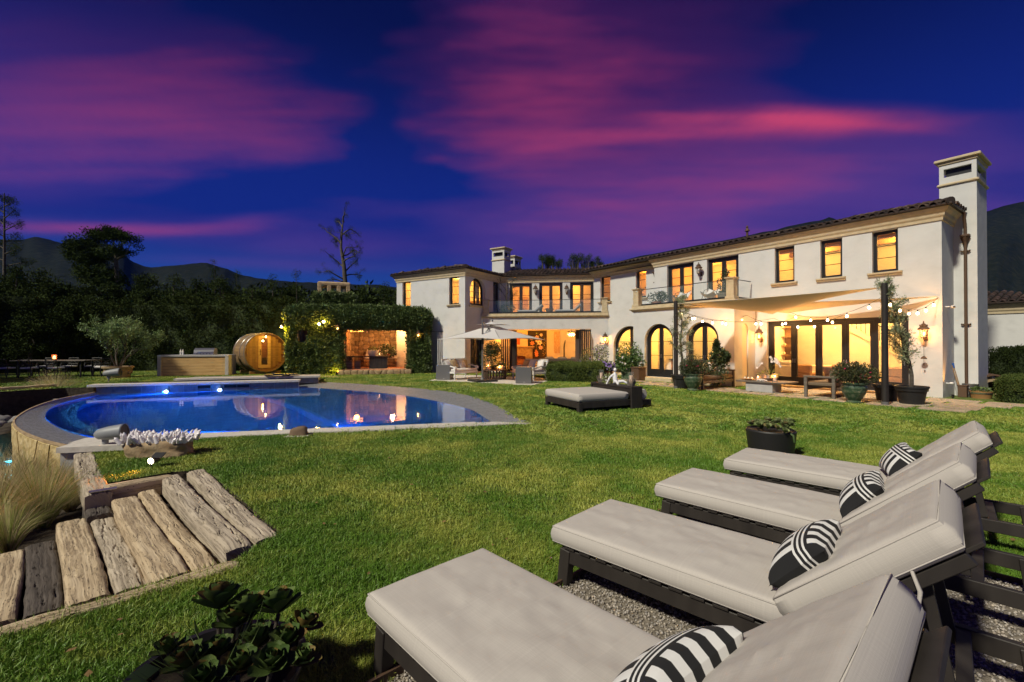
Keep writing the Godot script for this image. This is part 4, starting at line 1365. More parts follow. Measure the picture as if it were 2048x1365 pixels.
func balcony(path: Array, over_bay: bool) -> void:
	var o := node(villa, "balcony")
	var p := PackedVector2Array(path)
	var pr := PackedVector2Array([Vector2(-0.3, 3.402), Vector2(0.04, 3.402), Vector2(0.07, 3.45), Vector2(0.15, 3.50), Vector2(0.15, 3.555), Vector2(0.06, 3.56), Vector2(0.06, 3.68), Vector2(-0.3, 3.68)])
	var pp := p
	if over_bay:   # return to the wall on the hidden side too
		pp = PackedVector2Array([p[0] + Vector2(0.8141, 0.5807) * 1.9, p[0], p[1], p[2]])
	part(o, "deck_edge", sweep(pp, pr), M.stone)
	var deckp := MB.new()
	if over_bay: deckp.slab(PackedVector2Array([p[0], p[1], p[2], p[0] + Vector2(0.8141, 0.5807) * 1.7]), 3.405, 3.60)
	else:
		var bk := Vector2(WF.u.y, -WF.u.x) * -2.0
		deckp.slab(PackedVector2Array([p[0], p[1], p[1] + bk, p[0] + bk]), 3.405, 3.60)
	part(o, "deck", deckp, M.paver[0])
	var cols := []
	if over_bay: cols = [[p[0], WB.u, 0.17], [p[1], WB.u, -0.17]]
	else: cols = [[p[0] + WF.u * 0.25, WF.u, 0.0], [p[1] - WF.u * 0.22, WF.u, 0.0]]
	for c in cols:
		var u: Vector2 = c[1]
		var at: Vector2 = c[0] + u * float(c[2]) + Vector2(u.y, -u.x) * -0.13
		var xf := Transform3D(Basis(v3(u), Vector3.UP, v3(Vector2(u.y, -u.x))), v3(at, 3.68))
		var sh := MB.new()
		sh.box(Vector3(0, 0.05, 0), Vector3(0.40, 0.1, 0.40), Basis.IDENTITY, 0.01)
		sh.box(Vector3(0, 0.44, 0), Vector3(0.30, 0.70, 0.30), Basis.IDENTITY, 0.005)
		for sg: float in [-1.0, 1.0]:   # raised borders round a sunk panel on the faces
			for ax in 2:
				var dd := Vector3(0, 0, 0.155) if ax == 0 else Vector3(0.155, 0, 0)
				var ww := Vector3(1, 0, 0) if ax == 0 else Vector3(0, 0, 1)
				for e: float in [-0.12, 0.12]:
					sh.box(dd * sg + ww * e + Vector3(0, 0.44, 0), (ww * 0.05 + Vector3(0, 0.66, 0)) + Vector3(0.012, 0, 0.012))
				for e: float in [0.14, 0.74]:
					sh.box(dd * sg + Vector3(0, e, 0), (ww * 0.19 + Vector3(0, 0.06, 0)) + Vector3(0.012, 0, 0.012))
		part(o, "column", sh, M.stone, xf)
		part(o, "column_cap", MB.new().box(Vector3(0, 0.815, 0), Vector3(0.36, 0.05, 0.36), Basis.IDENTITY, 0.012).box(Vector3(0, 0.865, 0), Vector3(0.44, 0.05, 0.44), Basis.IDENTITY, 0.012), M.stone, xf)
	var runs := []
	if over_bay:
		runs = [[p[0] + WB.u * 0.42 - WB.n * 0.13, p[1] - WB.u * 0.42 - WB.n * 0.13, 4], [p[1] - WB.u * 0.13 + Vector2(0.8141, 0.5807) * 0.36, p[1] - WB.u * 0.13 + Vector2(0.8141, 0.5807) * 1.6, 1]]
	else: runs = [[p[0] + WF.u * 0.46 - WF.n * 0.13, p[1] - WF.u * 0.43 - WF.n * 0.13, 5]]
	for r in runs:
		var a: Vector2 = r[0]
		var b: Vector2 = r[1]
		var k: int = r[2]
		part(o, "glass_channel", MB.new().bar(v3(a, 3.73), v3(b, 3.73), 0.06, 0.09), M.black)
		for i in k:
			var x := a.lerp(b, i / float(k) + 0.003)
			var y := a.lerp(b, (i + 1) / float(k) - 0.003)
			var g := MB.new()
			g.quad(v3(x, 3.76), v3(y, 3.76), v3(y, 4.48), v3(x, 4.48))
			part(o, "glass_panel", g, M.green_glass)
		part(o, "top_rail", MB.new().tube([v3(a, 4.50), v3(b, 4.50)], [0.018], 6), M.black)
func interiors(fold: Dictionary, open: Dictionary, ab1: Dictionary, ab2: Dictionary) -> void:
	room(WR, 5.65, 10.9, 3.64, 5.98, 4.2, M.room, null, M.room_white)
	for i in 3:
		part(villa, "ceiling_beam", MB.new().bar(Vector3(5.67, 5.86, -1.2 - i * 1.2), Vector3(10.88, 5.86, -1.2 - i * 1.2), 0.18, 0.22), M.beam, WR.xf())
	ceiling_lamp(WR, 7.0, 5.97, -1.9, 1.49, HONEY, "ceiling lamp in the upper room with timber beams, by its first window")
	ceiling_lamp(WR, 9.6, 5.97, -1.9, 1.49, HONEY, "ceiling lamp in the upper room with timber beams, by its last window")
	room(WR, 0.5, 5.4, 3.62, 5.98, 4.2, M.room)
	ceiling_lamp(WR, 1.9, 5.97, -2.0, 1.58, AMBER, "ceiling lamp seen through the balcony door over the first arch")
	ceiling_lamp(WR, 4.3, 5.97, -2.0, 1.58, AMBER, "ceiling lamp seen through the balcony door beside the stone column")
	room(WM, 0.35, WM.length - 0.4, 3.62, 5.98, 1.6, M.room)
	ceiling_lamp(WM, 3.2, 5.97, -1.1, 0.84, AMBER, "ceiling lamp in the upper passage behind the downpipe")
	room(WM, 1.4, WM.length - 0.4, 0.12, 3.2, 1.9, M.room_white)
	ceiling_lamp(WM, 3.4, 3.19, -1.2, 2.40, HONEY, "ceiling lamp in the hall behind the half-hidden arched door")
	room(WR, 5.4, 10.9, 0.10, 3.15, 3.2, M.room_white, M.floorwood, M.room_white)
	ceiling_lamp(WR, 6.3, 3.14, -1.5, 1.9, CREAM, "ceiling lamp in the dining room above the white sofa")
	ceiling_lamp(WR, 8.1, 3.14, -1.9, 2.6, CREAM, "ceiling lamp in the dining room before the big painting")
	ceiling_lamp(WR, 9.9, 3.14, -1.5, 2.2, CREAM, "ceiling lamp in the dining room by the stair rail")
	room(WB, 0.2, 5.05, 0.12, 3.15, 4.2, M.room)
	ceiling_lamp(WB, 1.5, 3.14, -1.6, 3.60, HONEY, "ceiling lamp in the kitchen behind the first bay arch")
	ceiling_lamp(WB, 3.9, 3.14, -1.6, 3.60, HONEY, "ceiling lamp in the kitchen behind the second bay arch")
	room(WF, 0.1, WF.length - 0.2, 0.10, 3.15, 4.3, M.room)
	ceiling_lamp(WF, 1.2, 3.14, -1.6, 2.70, AMBER, "ceiling lamp in the living room above the stone fireplace")
	ceiling_lamp(WF, 3.1, 3.14, -2.2, 2.70, AMBER, "ceiling lamp in the living room before the flower painting")
	room(WC, 0.1, WC.length - 0.15, 3.62, 5.98, 3.2, M.room)
	ceiling_lamp(WC, 1.4, 5.97, -1.6, 1.67, AMBER, "ceiling lamp in the recessed upper room by the wing")
	ceiling_lamp(WC, 4.2, 5.97, -1.6, 1.67, AMBER, "ceiling lamp in the recessed upper room by the inner corner")
	room(WL, 0.2, 5.26, 3.4, 5.98, 2.6, M.room_white, null, null, true)
	ceiling_lamp(WL, 1.3, 5.97, -1.4, 1.21, AMBER, "ceiling lamp in the wing bedroom behind its narrow outer window")
	ceiling_lamp(WL, 4.3, 5.97, -1.5, 1.49, HONEY, "ceiling lamp in the wing bedroom near the arched window")
	for q in [[WR, 7.4, 3.66, 2.0, 0.85, -4.5, 0], [WR, 9.9, 4.4, 0.7, 0.9, -4.5, 1], [WR, 1.2, 3.64, 2.05, 0.9, -4.5, 0], [WR, 3.2, 4.4, 0.8, 0.6, -4.5, 1], [WR, 5.0, 3.64, 2.0, 0.9, -4.5, 0], [WC, 1.0, 4.4, 0.9, 0.7, -3.5, 1], [WC, 2.6, 3.64, 2.0, 0.9, -3.5, 0], [WC, 4.4, 3.64, 1.3, 1.6, -3.5, 0], [WM, 1.4, 3.64, 2.0, 0.8, -1.9, 0], [WM, 4.4, 4.3, 0.8, 0.6, -1.9, 1], [WL, 1.2, 4.2, 0.8, 0.7, -2.9, 1], [WL, 4.2, 3.45, 1.2, 1.0, -2.9, 0]]:
		var w: Wall = q[0]
		part(villa, "inner_door" if q[6] == 0 else "framed_picture", MB.new().box(Vector3(q[1], q[2] + q[3] / 2, q[5] + 0.03), Vector3(q[4], q[3], 0.05), Basis.IDENTITY, 0.012).box(Vector3(q[1], q[2] + q[3] / 2, q[5] + 0.058), Vector3(q[4] * 0.75, q[3] * 0.82, 0.012), Basis.IDENTITY, 0.004), M.beam if q[6] == 0 else M.fabric_tan, w.xf())
# ---------------------------------------------------------------- foliage tools
func leaf(mb: MB, p: Vector3, d: Vector3, side: Vector3, ln: float, wd: float, fold := 0.25) -> void:
	var up := side.cross(d).normalized()
	var tip := p + d * ln
	var m := p + d * ln * 0.45 - up * wd * fold
	var a := p + d * ln * 0.45 + side * wd * 0.5
	var b := p + d * ln * 0.45 - side * wd * 0.5
	var n1 := (tip - p).cross(a - p).normalized()
	var n2 := (b - p).cross(tip - p).normalized()
	mb.vert(p, n1); mb.vert(a, n1); mb.vert(tip, n1)
	mb.vert(p, n2); mb.vert(tip, n2); mb.vert(b, n2)
func rdir() -> Vector3:
	var z := rng.randf_range(-1, 1)
	var a := rng.randf() * TAU
	return Vector3(sqrt(1 - z * z) * cos(a), z, sqrt(1 - z * z) * sin(a))
func clump(n: int, r: float, ln: float, wd: float) -> ArrayMesh:
	var mb := MB.new()
	for i in n:
		var d := rdir()
		var p := d * r * pow(rng.randf(), 0.5)
		var g := (d + rdir() * 0.9 + Vector3(0, 0.2, 0)).normalized()
		var s := g.cross(rdir()).normalized()
		leaf(mb, p, g, s, ln * rng.randf_range(0.7, 1.3), wd * rng.randf_range(0.8, 1.2))
	return mb.mesh()
func leafball(mb: MB, c: Vector3, r: Vector3, n: int, ln: float, wd: float, ca: Color, cb: Color, shell := 0.5) -> void:
	for i in n:
		var d := rdir()
		var k := 1.0 - shell * pow(rng.randf(), 1.6)
		var p := c + Vector3(d.x * r.x, d.y * r.y, d.z * r.z) * k
		var g := (d + rdir() * 0.8).normalized()
		mb.col = ca.lerp(cb, rng.randf())
		leaf(mb, p, g, g.cross(rdir()).normalized(), ln * rng.randf_range(0.7, 1.25), wd * rng.randf_range(0.8, 1.2))
var clumps := {}
func clump_of(kind: String) -> ArrayMesh:
	if not clumps.has(kind):
		match kind:
			"ivy": clumps[kind] = clump(46, 0.20, 0.085, 0.06)
			"box": clumps[kind] = clump(60, 0.13, 0.04, 0.026)
			"tree": clumps[kind] = clump(110, 0.42, 0.105, 0.062)
			"far": clumps[kind] = clump(50, 0.9, 0.36, 0.22)
			"fine": clumps[kind] = clump(50, 0.30, 0.14, 0.035)
	return clumps[kind]
func cover(parent: Node3D, called: String, kind: String, pts: PackedVector3Array, ca: Color, cb: Color, s0 := 0.8, s1 := 1.25, m: Material = null) -> void:
	var xfs := []
	var cols := []
	for p in pts:
		var b := Basis(rdir(), rng.randf() * TAU).scaled(Vector3.ONE * rng.randf_range(s0, s1))
		xfs.append(Transform3D(b, p))
		cols.append(ca.lerp(cb, rng.randf()))
	many(parent, called, clump_of(kind), M.dark_leaf if m == null else m, xfs, cols)
func hedge_points(poly: PackedVector2Array, y0: float, y1: float, per_m2: float, bump := 0.12) -> PackedVector3Array:
	var o := PackedVector3Array()
	var nz := noise(81, 0.6, 3)
	for i in poly.size():
		var a := poly[i]
		var b := poly[(i + 1) % poly.size()]
		var n := (b - a).normalized()
		n = Vector2(n.y, -n.x)
		for k in int(a.distance_to(b) * (y1 - y0) * per_m2):
			var p := a.lerp(b, rng.randf())
			var y := rng.randf_range(y0, y1)
			p += n * (nz.get_noise_3d(p.x, y, p.y) * bump * 2.0)
			o.append(v3(p, y))
	var lo := poly[0]
	var hi := poly[0]
	for p in poly: lo = lo.min(p); hi = hi.max(p)
	for k in int((hi.x - lo.x) * (hi.y - lo.y) * per_m2):
		var p := Vector2(rng.randf_range(lo.x, hi.x), rng.randf_range(lo.y, hi.y))
		if Geometry2D.is_point_in_polygon(p, poly): o.append(v3(p, y1 + nz.get_noise_2d(p.x, p.y) * bump * 3.0))
	return o
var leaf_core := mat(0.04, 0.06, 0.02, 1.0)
func hedge(called: String, label: String, poly: PackedVector2Array, y0: float, y1: float, kind: String, per: float, ca: Color, cb: Color, bump := 0.1, group := "") -> Node3D:
	var t := thing(called, label, "hedge", Vector3.ZERO, 0.0, group)
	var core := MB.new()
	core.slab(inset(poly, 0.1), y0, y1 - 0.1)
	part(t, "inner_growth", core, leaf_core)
	cover(t, "foliage", kind, hedge_points(poly, y0, y1, per, bump), ca, cb)
	return t
func grow(mb: MB, p: Vector3, d: Vector3, ln: float, r: float, depth: int, tips: Array, spread: float, lift := 0.1, keep := 0.72, kids := 3) -> void:
	var q := [p]
	var dd := d
	var cur := p
	for i in 3:
		dd = (dd + rdir() * 0.16 + Vector3(0, lift * 0.4, 0)).normalized()
		cur += dd * ln / 3.0
		q.append(cur)
	mb.tube(q, [r, r * 0.88, r * 0.78, r * 0.66], 7 if depth > 2 else 5, false)
	if depth <= 2: tips.append_array([q[1], q[2]])
	if depth <= 0:
		tips.append(cur)
		return
	for k in kids:
		var nd := (dd + rdir() * spread + Vector3(0, lift, 0)).normalized()
		grow(mb, q[3] if k < 2 else q[2], nd, ln * keep * rng.randf_range(0.8, 1.15), r * 0.62, depth - 1, tips, spread, lift, keep, kids)
func far_tree(called: String, label: String, base: Vector3, h: float, crown: Array, kind: String, per: float, ca: Color, cb: Color, group := "", size := 1.0) -> void:
	var t := thing(called, label, "tree", base, 0.0, group)
	var tr := MB.new()
	tr.tube([Vector3.ZERO, Vector3(rng.randf_range(-0.1, 0.1), h * 0.35, 0.05), Vector3(0, h * 0.62, 0)], [h * 0.028, h * 0.022, h * 0.014], 8)
	for c in crown: tr.tube([Vector3(0, h * 0.42, 0), (Vector3(0, h * 0.55, 0) + c[0]) * 0.5, c[0]], [h * 0.014, h * 0.009, h * 0.004], 5)
	part(t, "trunk", tr, M.bark)
	var pts := PackedVector3Array()
	for c in crown:
		var r: Vector3 = c[1]
		for i in int((r.x * r.y + r.x * r.z + r.y * r.z) * 4.0 * per):
			var d := rdir()
			var k := pow(rng.randf(), 0.35) * (0.85 + 0.3 * sin(d.x * 5.0 + d.y * 7.0 + base.x))
			pts.append(c[0] + Vector3(d.x * r.x, d.y * r.y, d.z * r.z) * k)
	cover(t, "crown", kind, pts, ca, cb, 0.7 * size, 1.2 * size)
# ---------------------------------------------------------------- cabana and its neighbours
func stones(parent: Node3D, xf: Transform3D, wd: float, ht: float, cell: float, mats: Array, prefix := "stone", hole_at := Rect2()) -> void:
	var nx := maxi(1, int(round(wd / cell)))
	var ny := maxi(1, int(round(ht / (cell * 0.8))))
	var g := []
	for j in ny + 1:
		var r := []
		for i in nx + 1:
			var p := Vector2(wd * i / nx, ht * j / ny)
			if i > 0 and i < nx: p.x += rng.randf_range(-0.3, 0.3) * wd / nx
			if j > 0 and j < ny: p.y += rng.randf_range(-0.3, 0.3) * ht / ny
			r.append(p)
		g.append(r)
	part(parent, "mortar_bed", MB.new().box(Vector3(wd / 2, ht / 2, -0.03), Vector3(wd, ht, 0.06)), M.mortar, xf)
	for j in ny:
		for i in nx:
			var q := PackedVector2Array([g[j][i], g[j][i + 1], g[j + 1][i + 1], g[j + 1][i]])
			var c := (q[0] + q[1] + q[2] + q[3]) / 4.0
			if hole_at.has_point(c): continue
			var o := PackedVector2Array()
			for k in 4:   # clipped corners make the outline rounder
				var a := q[k].lerp(c, 0.07)
				var nb := q[(k + 1) % 4].lerp(c, 0.07)
				o.append(a.lerp(nb, rng.randf_range(0.12, 0.25)))
				o.append(a.lerp(nb, rng.randf_range(0.75, 0.88)))
			var d := rng.randf_range(0.02, 0.055)
			var s := MB.new()
			var cc := Vector3(c.x, c.y, d + 0.012)
			for k in 8:
				var a := o[k]
				var b := o[(k + 1) % 8]
				var ai := a.lerp(c, 0.14)
				var bi := b.lerp(c, 0.14)
				s.quad(Vector3(a.x, a.y, 0), Vector3(b.x, b.y, 0), Vector3(bi.x, bi.y, d), Vector3(ai.x, ai.y, d))
				s.tri(Vector3(ai.x, ai.y, d), Vector3(bi.x, bi.y, d), cc)
			part(parent, prefix, s, mats[rng.randi() % mats.size()], xf)
func cabana() -> void:
	var c0 := Vector2(-12.54, 26.3)
	var c1 := Vector2(-5.44, 27.8)
	var W := Wall.new(c0, c1 - c0, c0.distance_to(c1), 0.0, 3.3)
	W.t = 0.4
	var t := thing("garden_cabana", "ivy covered stone cabana with open lounge beside the villa", "cabana")
	var sa := W.s_at(688)
	var sb := W.s_at(813)
	var op := {"s0": sa, "s1": sb, "y0": 0.30, "y1": 2.66, "arch": false}
	var win := {"s0": W.s_at(594), "s1": W.s_at(619), "y0": W.y_at(606, 690), "y1": W.y_at(606, 655), "arch": false}
	W.ops = [op, win]
	var keep := villa
	villa = t
	build_wall(W, "front_wall", M.sandstone[1])
	villa = keep
	var xf := W.xf()
	var ln := W.length
	var dp := 3.6
	var sh := MB.new()
	sh.box(Vector3(0.15, 1.65, -0.4 - dp / 2), Vector3(0.3, 3.3, dp))
	sh.box(Vector3(ln - 0.15, 1.65, -0.4 - dp / 2), Vector3(0.3, 3.3, dp))
	sh.box(Vector3(ln / 2, 1.65, -0.4 - dp - 0.15), Vector3(ln, 3.3, 0.3))
	part(t, "side_walls", sh, M.sandstone[1], xf)
	part(t, "ceiling", MB.new().box(Vector3(ln / 2, 2.95, -0.41 - dp / 2), Vector3(ln - 0.6, 0.14, dp)), M.beam, xf)
	part(t, "roof_slab", MB.new().box(Vector3(ln / 2, 3.4, -0.2 - dp / 2), Vector3(ln + 0.3, 0.2, dp + 0.8)), M.soil, xf)
	part(t, "floor", MB.new().box(Vector3((sa + sb) / 2, 0.15, -dp / 2 + 0.15), Vector3(sb - sa + 0.1, 0.29, dp + 0.9)), M.terracotta, xf)
	part(t, "lintel_beam", MB.new().box(Vector3((sa + sb) / 2, 2.74, 0.03), Vector3(sb - sa + 0.7, 0.24, 0.2), Basis(Vector3(0, 0, 1), -0.012), 0.02), M.greywood, xf)
	part(t, "partition", MB.new().box(Vector3(sa - 0.06, 1.6, -0.4 - dp / 2), Vector3(0.1, 2.6, dp)), M.sandstone[0], xf)
	var bw := node(t, "stone_back_wall")
	stones(bw, W.xf(sa, 0.30, -0.4 - dp + 0.07), sb - sa + 0.5, 2.55, 0.34, M.sandstone)
	var side := node(t, "stone_inner_wall")
	var sx := W.xf(sa + 0.06, 0.30, -0.45)
	stones(side, Transform3D(Basis(-sx.basis.z, Vector3.UP, sx.basis.x), sx.origin), dp - 0.1, 2.5, 0.42, M.sandstone)
	var stp := node(t, "stone_step")
	stones(stp, W.xf(sa - 0.25, 0.0, 0.62), sb - sa + 0.55, 0.29, 0.34, [M.sandstone[2], M.sandstone[0]])
	part(t, "step_body", MB.new().box(Vector3((sa + sb) / 2, 0.145, 0.28), Vector3(sb - sa + 0.55, 0.288, 0.6)), M.terracotta, xf)
	var bench := node(t, "stone_bench")
	part(bench, "bench_body", MB.new().box(Vector3((sa + sb) / 2 + 0.5, 0.55, -dp + 0.1), Vector3(sb - sa - 0.6, 0.5, 0.8)), M.sandstone[1], xf)
	stones(bench, W.xf(sa + 0.9, 0.31, -dp + 0.55), sb - sa - 0.6, 0.46, 0.36, [M.sandstone[0], M.sandstone[2]])
	part(bench, "seat_pad", MB.new().box(Vector3((sa + sb) / 2 + 0.5, 0.87, -dp + 0.12), Vector3(sb - sa - 0.6, 0.13, 0.85), Basis.IDENTITY, 0.04), M.fabric_white, xf)
	part(t, "window_reveal", MB.new().box(Vector3(win.s0 + 0.03, (win.y0 + win.y1) / 2, -0.2), Vector3(0.05, win.y1 - win.y0 - 0.02, 0.36)), M.sandstone[2], xf)
	part(t, "window_board", MB.new().box(Vector3((win.s0 + win.s1) / 2 + 0.1, (win.y0 + win.y1) / 2, -0.62), Vector3(1.2, 1.6, 0.05)), M.terracotta, xf)
	var pts := PackedVector3Array()
	var nz := noise(91, 0.7, 3)
	for i in 6500:
		var s := rng.randf_range(-0.35, ln + 0.35)
		var y := rng.randf_range(0.02, 3.95)
		if s > sa - 0.05 and s < sb + 0.1 and y < 2.72 + nz.get_noise_2d(s * 2.0, 3.0) * 0.25 + 0.12 * absf(sin(s * 2.3)): continue
		if s > win.s0 - 0.1 and s < win.s1 + 0.02 and y > win.y0 - 0.02 and y < win.y1 + 0.02: continue
		var out := 0.12 + nz.get_noise_2d(s * 1.3, y * 1.3) * 0.2
		if y > 2.8: out += 0.28 * sin((y - 2.8) / 1.15 * PI)
		pts.append(xf * Vector3(s, y, out))
	for i in 3600:   # roof mound
		var s := rng.randf_range(-0.5, ln + 0.5)
		var z := rng.randf_range(-dp - 0.8, 0.45)
		pts.append(xf * Vector3(s, 3.45 + 0.5 * sin(clampf((s + 0.5) / (ln + 1.0), 0, 1) * PI) * sin(clampf((z + dp + 0.8) / (dp + 1.25), 0, 1) * PI) + nz.get_noise_2d(s, z) * 0.45, z))
	for i in 1500:   # its ends
		var y := rng.randf_range(0.0, 3.7)
		var z := rng.randf_range(-dp - 0.6, 0.2)
		pts.append(xf * Vector3(-0.2 + nz.get_noise_2d(z, y) * 0.3, y, z))
		pts.append(xf * Vector3(ln + 0.2 + nz.get_noise_2d(z, y + 9.0) * 0.3, y, z))
	cover(t, "ivy", "ivy", pts, Color(0.05, 0.09, 0.02), Color(0.15, 0.21, 0.055), 0.8, 1.3, M.leaf)
	var tb := thing("bench_table", "dark wooden bench table on the cabana's terracotta floor", "table", Vector3.ZERO)
	tb.transform = W.xf(sa + 1.55, 0.30, -0.9)
	part(tb, "top", MB.new().box(Vector3(-0.3, 0.72, 0), Vector3(2.4, 0.07, 0.85), Basis.IDENTITY, 0.01), M.darkwood)
	part(tb, "end_panel", MB.new().box(Vector3(0.35, 0.34, 0.02), Vector3(1.05, 0.68, 0.72), Basis.IDENTITY, 0.01), M.darkwood)
	part(tb, "leg", MB.new().box(Vector3(-1.3, 0.34, 0), Vector3(0.12, 0.68, 0.7), Basis.IDENTITY, 0.01), M.darkwood)
	for i in 2:
		var so := solo("stool", MB.new().box(Vector3(0, 0.22, 0), Vector3(0.34, 0.44, 0.34), Basis.IDENTITY, 0.02).box(Vector3(0, 0.465, 0), Vector3(0.38, 0.05, 0.38), Basis.IDENTITY, 0.015), M.greywood, "small grey block stool tucked under cabana bench table", "stool", "cabana stools", W.xf(sa + 0.25 + 0.45 * i, 0.30, -0.35 - 0.2 * i))
	var bo := thing("planted_bowl", "white bowl of green succulents on the cabana table", "planter", Vector3.ZERO)
	bo.transform = W.xf(sa + 1.55, 1.06, -0.85)
	part(bo, "bowl", MB.new().lathe([Vector2(0, 0), Vector2(0.2, 0), Vector2(0.31, 0.16), Vector2(0.33, 0.34), Vector2(0.29, 0.34), Vector2(0.0, 0.30)], 18), M.white)
	var sm := MB.new(); sm.with_col = true
	leafball(sm, Vector3(0, 0.36, 0), Vector3(0.27, 0.2, 0.27), 500, 0.07, 0.03, Color(0.10, 0.16, 0.04), Color(0.2, 0.27, 0.07))
	part(bo, "plant", sm, M.leaf)
	var sbh := thing("bushy_plant", "dark bushy plant beside the white bowl in the cabana", "plant", Vector3.ZERO)
	sbh.transform = W.xf(sa + 2.3, 0.94, -2.3)
	sm = MB.new(); sm.with_col = true
	leafball(sm, Vector3(0, 0.42, 0), Vector3(0.6, 0.42, 0.5), 900, 0.12, 0.06, Color(0.02, 0.035, 0.012), Color(0.06, 0.09, 0.03), 0.8)
	part(sbh, "foliage", sm, M.leaf)
	part(sbh, "pot", MB.new().lathe([Vector2(0, 0), Vector2(0.16, 0), Vector2(0.2, 0.2), Vector2(0, 0.18)], 14), M.terracotta)
	candle(W.xf(sa + 1.95, 1.06, -0.75), 0.05, 0.10, 0.13, 0.0, "glass candle beside the white bowl on cabana table")
	for i in 5:
		var x: float = [0.35, 2.55, 3.05, 3.95, 4.4][i] - (0.0 if i > 0 else 0.0)
		if i == 0: x = 1.15
		var cu := cushion_mesh(0.5, 0.5, 0.14)
		var b := W.xf().basis * Basis(Vector3.RIGHT, -0.45) * Basis(Vector3.BACK, -0.25)
		var so := thing("scatter_cushion", "black and white edged cushion on the cabana's stone bench", "cushion", Vector3.ZERO, 0.0, "cabana cushions")
		so.transform = Transform3D(b, (W.xf() * Vector3(sa + minf(x, sb - sa - 0.4), 1.18, -dp + 0.25)))
		part(so, "pad", cu, M.black if i > 0 else M.fabric_white)
		part(so, "piping", MB.new().tube([Vector3(-0.24, -0.24, 0), Vector3(0.24, -0.24, 0), Vector3(0.24, 0.24, 0), Vector3(-0.24, 0.24, 0), Vector3(-0.24, -0.24, 0)], [0.014], 6), M.fabric_white)
	for i in 3:
		var so := solo("back_cushion", cushion_mesh(1.05, 0.5, 0.16), M.fabric_white, "pale upright back cushion along the cabana's stone wall", "cushion", "cabana back cushions", Transform3D(W.xf().basis * Basis(Vector3.RIGHT, -0.2), W.xf() * Vector3(sa + 1.45 + 1.1 * i, 1.2, -dp + 0.02)))
	var ht := thing("patio_heater", "glowing orange bar heater under the cabana ceiling", "heater", Vector3.ZERO)
	ht.transform = W.xf(sa + 0.65, 2.58, -0.55)
	part(ht, "housing", MB.new().box(Vector3(0, 0.09, 0), Vector3(0.8, 0.1, 0.2), Basis.IDENTITY, 0.01), M.steel)
	for i in 9: part(ht, "heating_element", MB.new().box(Vector3(-0.34 + 0.085 * i, 0.0, 0), Vector3(0.05, 0.07, 0.14)), M.heat if M.has("heat") else glow(1.0, 0.35, 0.05, 3.0))
	omni(ht, Vector3(0, -0.14, 0), 0.6, Color(1.0, 0.55, 0.22), 0.15)
	var dl := thing("ceiling_light", "warm ceiling lamp inside the stone cabana over its bench", "lamp", Vector3.ZERO)
	dl.transform = W.xf(sa + 2.7, 2.87, -1.7)
	part(dl, "lens", MB.new().lathe([Vector2(0.0, -0.03), Vector2(0.07, -0.02), Vector2(0.07, 0.0)], 14), M.lens)
	omni(dl, Vector3(0, -0.2, 0), 3.2, Color(1.0, 0.72, 0.42), 0.12)
	lantern_at(W.xf(W.s_at(675, 0.4), W.y_at(675, 664, 0.4), 0.40), 0.72, 0.3, 0.22, "lit copper lantern on cabana ivy beside the open lounge's stools")
	lantern_at(W.xf(W.s_at(836.5, 0.4), W.y_at(836, 677, 0.4), 0.40), 0.66, 0.3, 0.22, "lit copper lantern on cabana ivy pier next to white curtains")
	flood(W.xf(W.s_at(565, 0.35), W.y_at(565, 653, 0.35), 0.42), Vector3(-1.2, -1.0, 0.6), 3.2, Color(1.0, 0.78, 0.22), "blazing yellow floodlight at the cabana eave above the barrel sauna")
	flood(W.xf(W.s_at(647, 0.45), W.y_at(647, 644, 0.45), 0.55), Vector3(0.9, 0.0, 1.0), 0.45, Color(1.0, 0.78, 0.28), "larger of two bright floodlights in the ivy above cabana window")
	flood(W.xf(W.s_at(640, 0.45), W.y_at(640, 648, 0.45), 0.55), Vector3(-0.7, -0.5, 1.0), 0.3, Color(1.0, 0.78, 0.28), "smaller of two bright floodlights in the ivy above cabana window")
	var ul := thing("uplight", "yellow ground uplight shining into the cabana ivy", "lamp", Vector3.ZERO)
	ul.transform = W.xf(W.s_at(673, 0.62), 0.0, 0.62)
	part(ul, "housing", MB.new().lathe([Vector2(0.0, 0), Vector2(0.05, 0), Vector2(0.06, 0.18), Vector2(0.045, 0.18)], 12), M.black)
	part(ul, "lens", MB.new().lathe([Vector2(0, 0.17), Vector2(0.045, 0.175)], 12), M.lens)
	var us := omni(ul, Vector3(0, 0.26, -0.02), 0.55, Color(1.0, 0.80, 0.20), 0.04)
	var tw := thing("stone_turret", "sandstone turret with square holes above the cabana ivy", "turret", Vector3.ZERO, 0.35)
	tw.position = Vector3((668.0 - CX) / FOCAL * 33.0, 0, -33.0)
	var ty := hgt(592, 33.0)
	var th2 := hgt(567, 33.0) - ty
	var tm := MB.new()
	for sx2: float in [-0.95, -0.32, 0.32, 0.95]:
		for sz: float in [-0.5, 0.5]: tm.box(Vector3(sx2, ty + th2 / 2, sz), Vector3(0.28, th2, 0.28), Basis.IDENTITY, 0.03)
	tm.box(Vector3(0, ty + th2 * 0.86, 0), Vector3(2.2, th2 * 0.36, 1.3), Basis.IDENTITY, 0.09)
	tm.box(Vector3(0, ty + 0.05, 0), Vector3(2.16, 0.2, 1.26), Basis.IDENTITY, 0.03)
	part(tw, "openwork_head", tm, M.sandstone[2])
	part(tw, "base", MB.new().box(Vector3(0, ty / 2, 0), Vector3(2.1, ty, 1.2)), M.sandstone[1])
	var tp := PackedVector3Array()
	for i in 900: tp.append(Vector3(rng.randf_range(-1.4, 1.4), rng.randf_range(ty - 2.6, ty + 0.1), 0.75 + rng.randf_range(-0.1, 0.2)))
	cover(tw, "ivy", "ivy", tp, Color(0.05, 0.09, 0.02), Color(0.15, 0.21, 0.055), 0.8, 1.25, M.leaf)
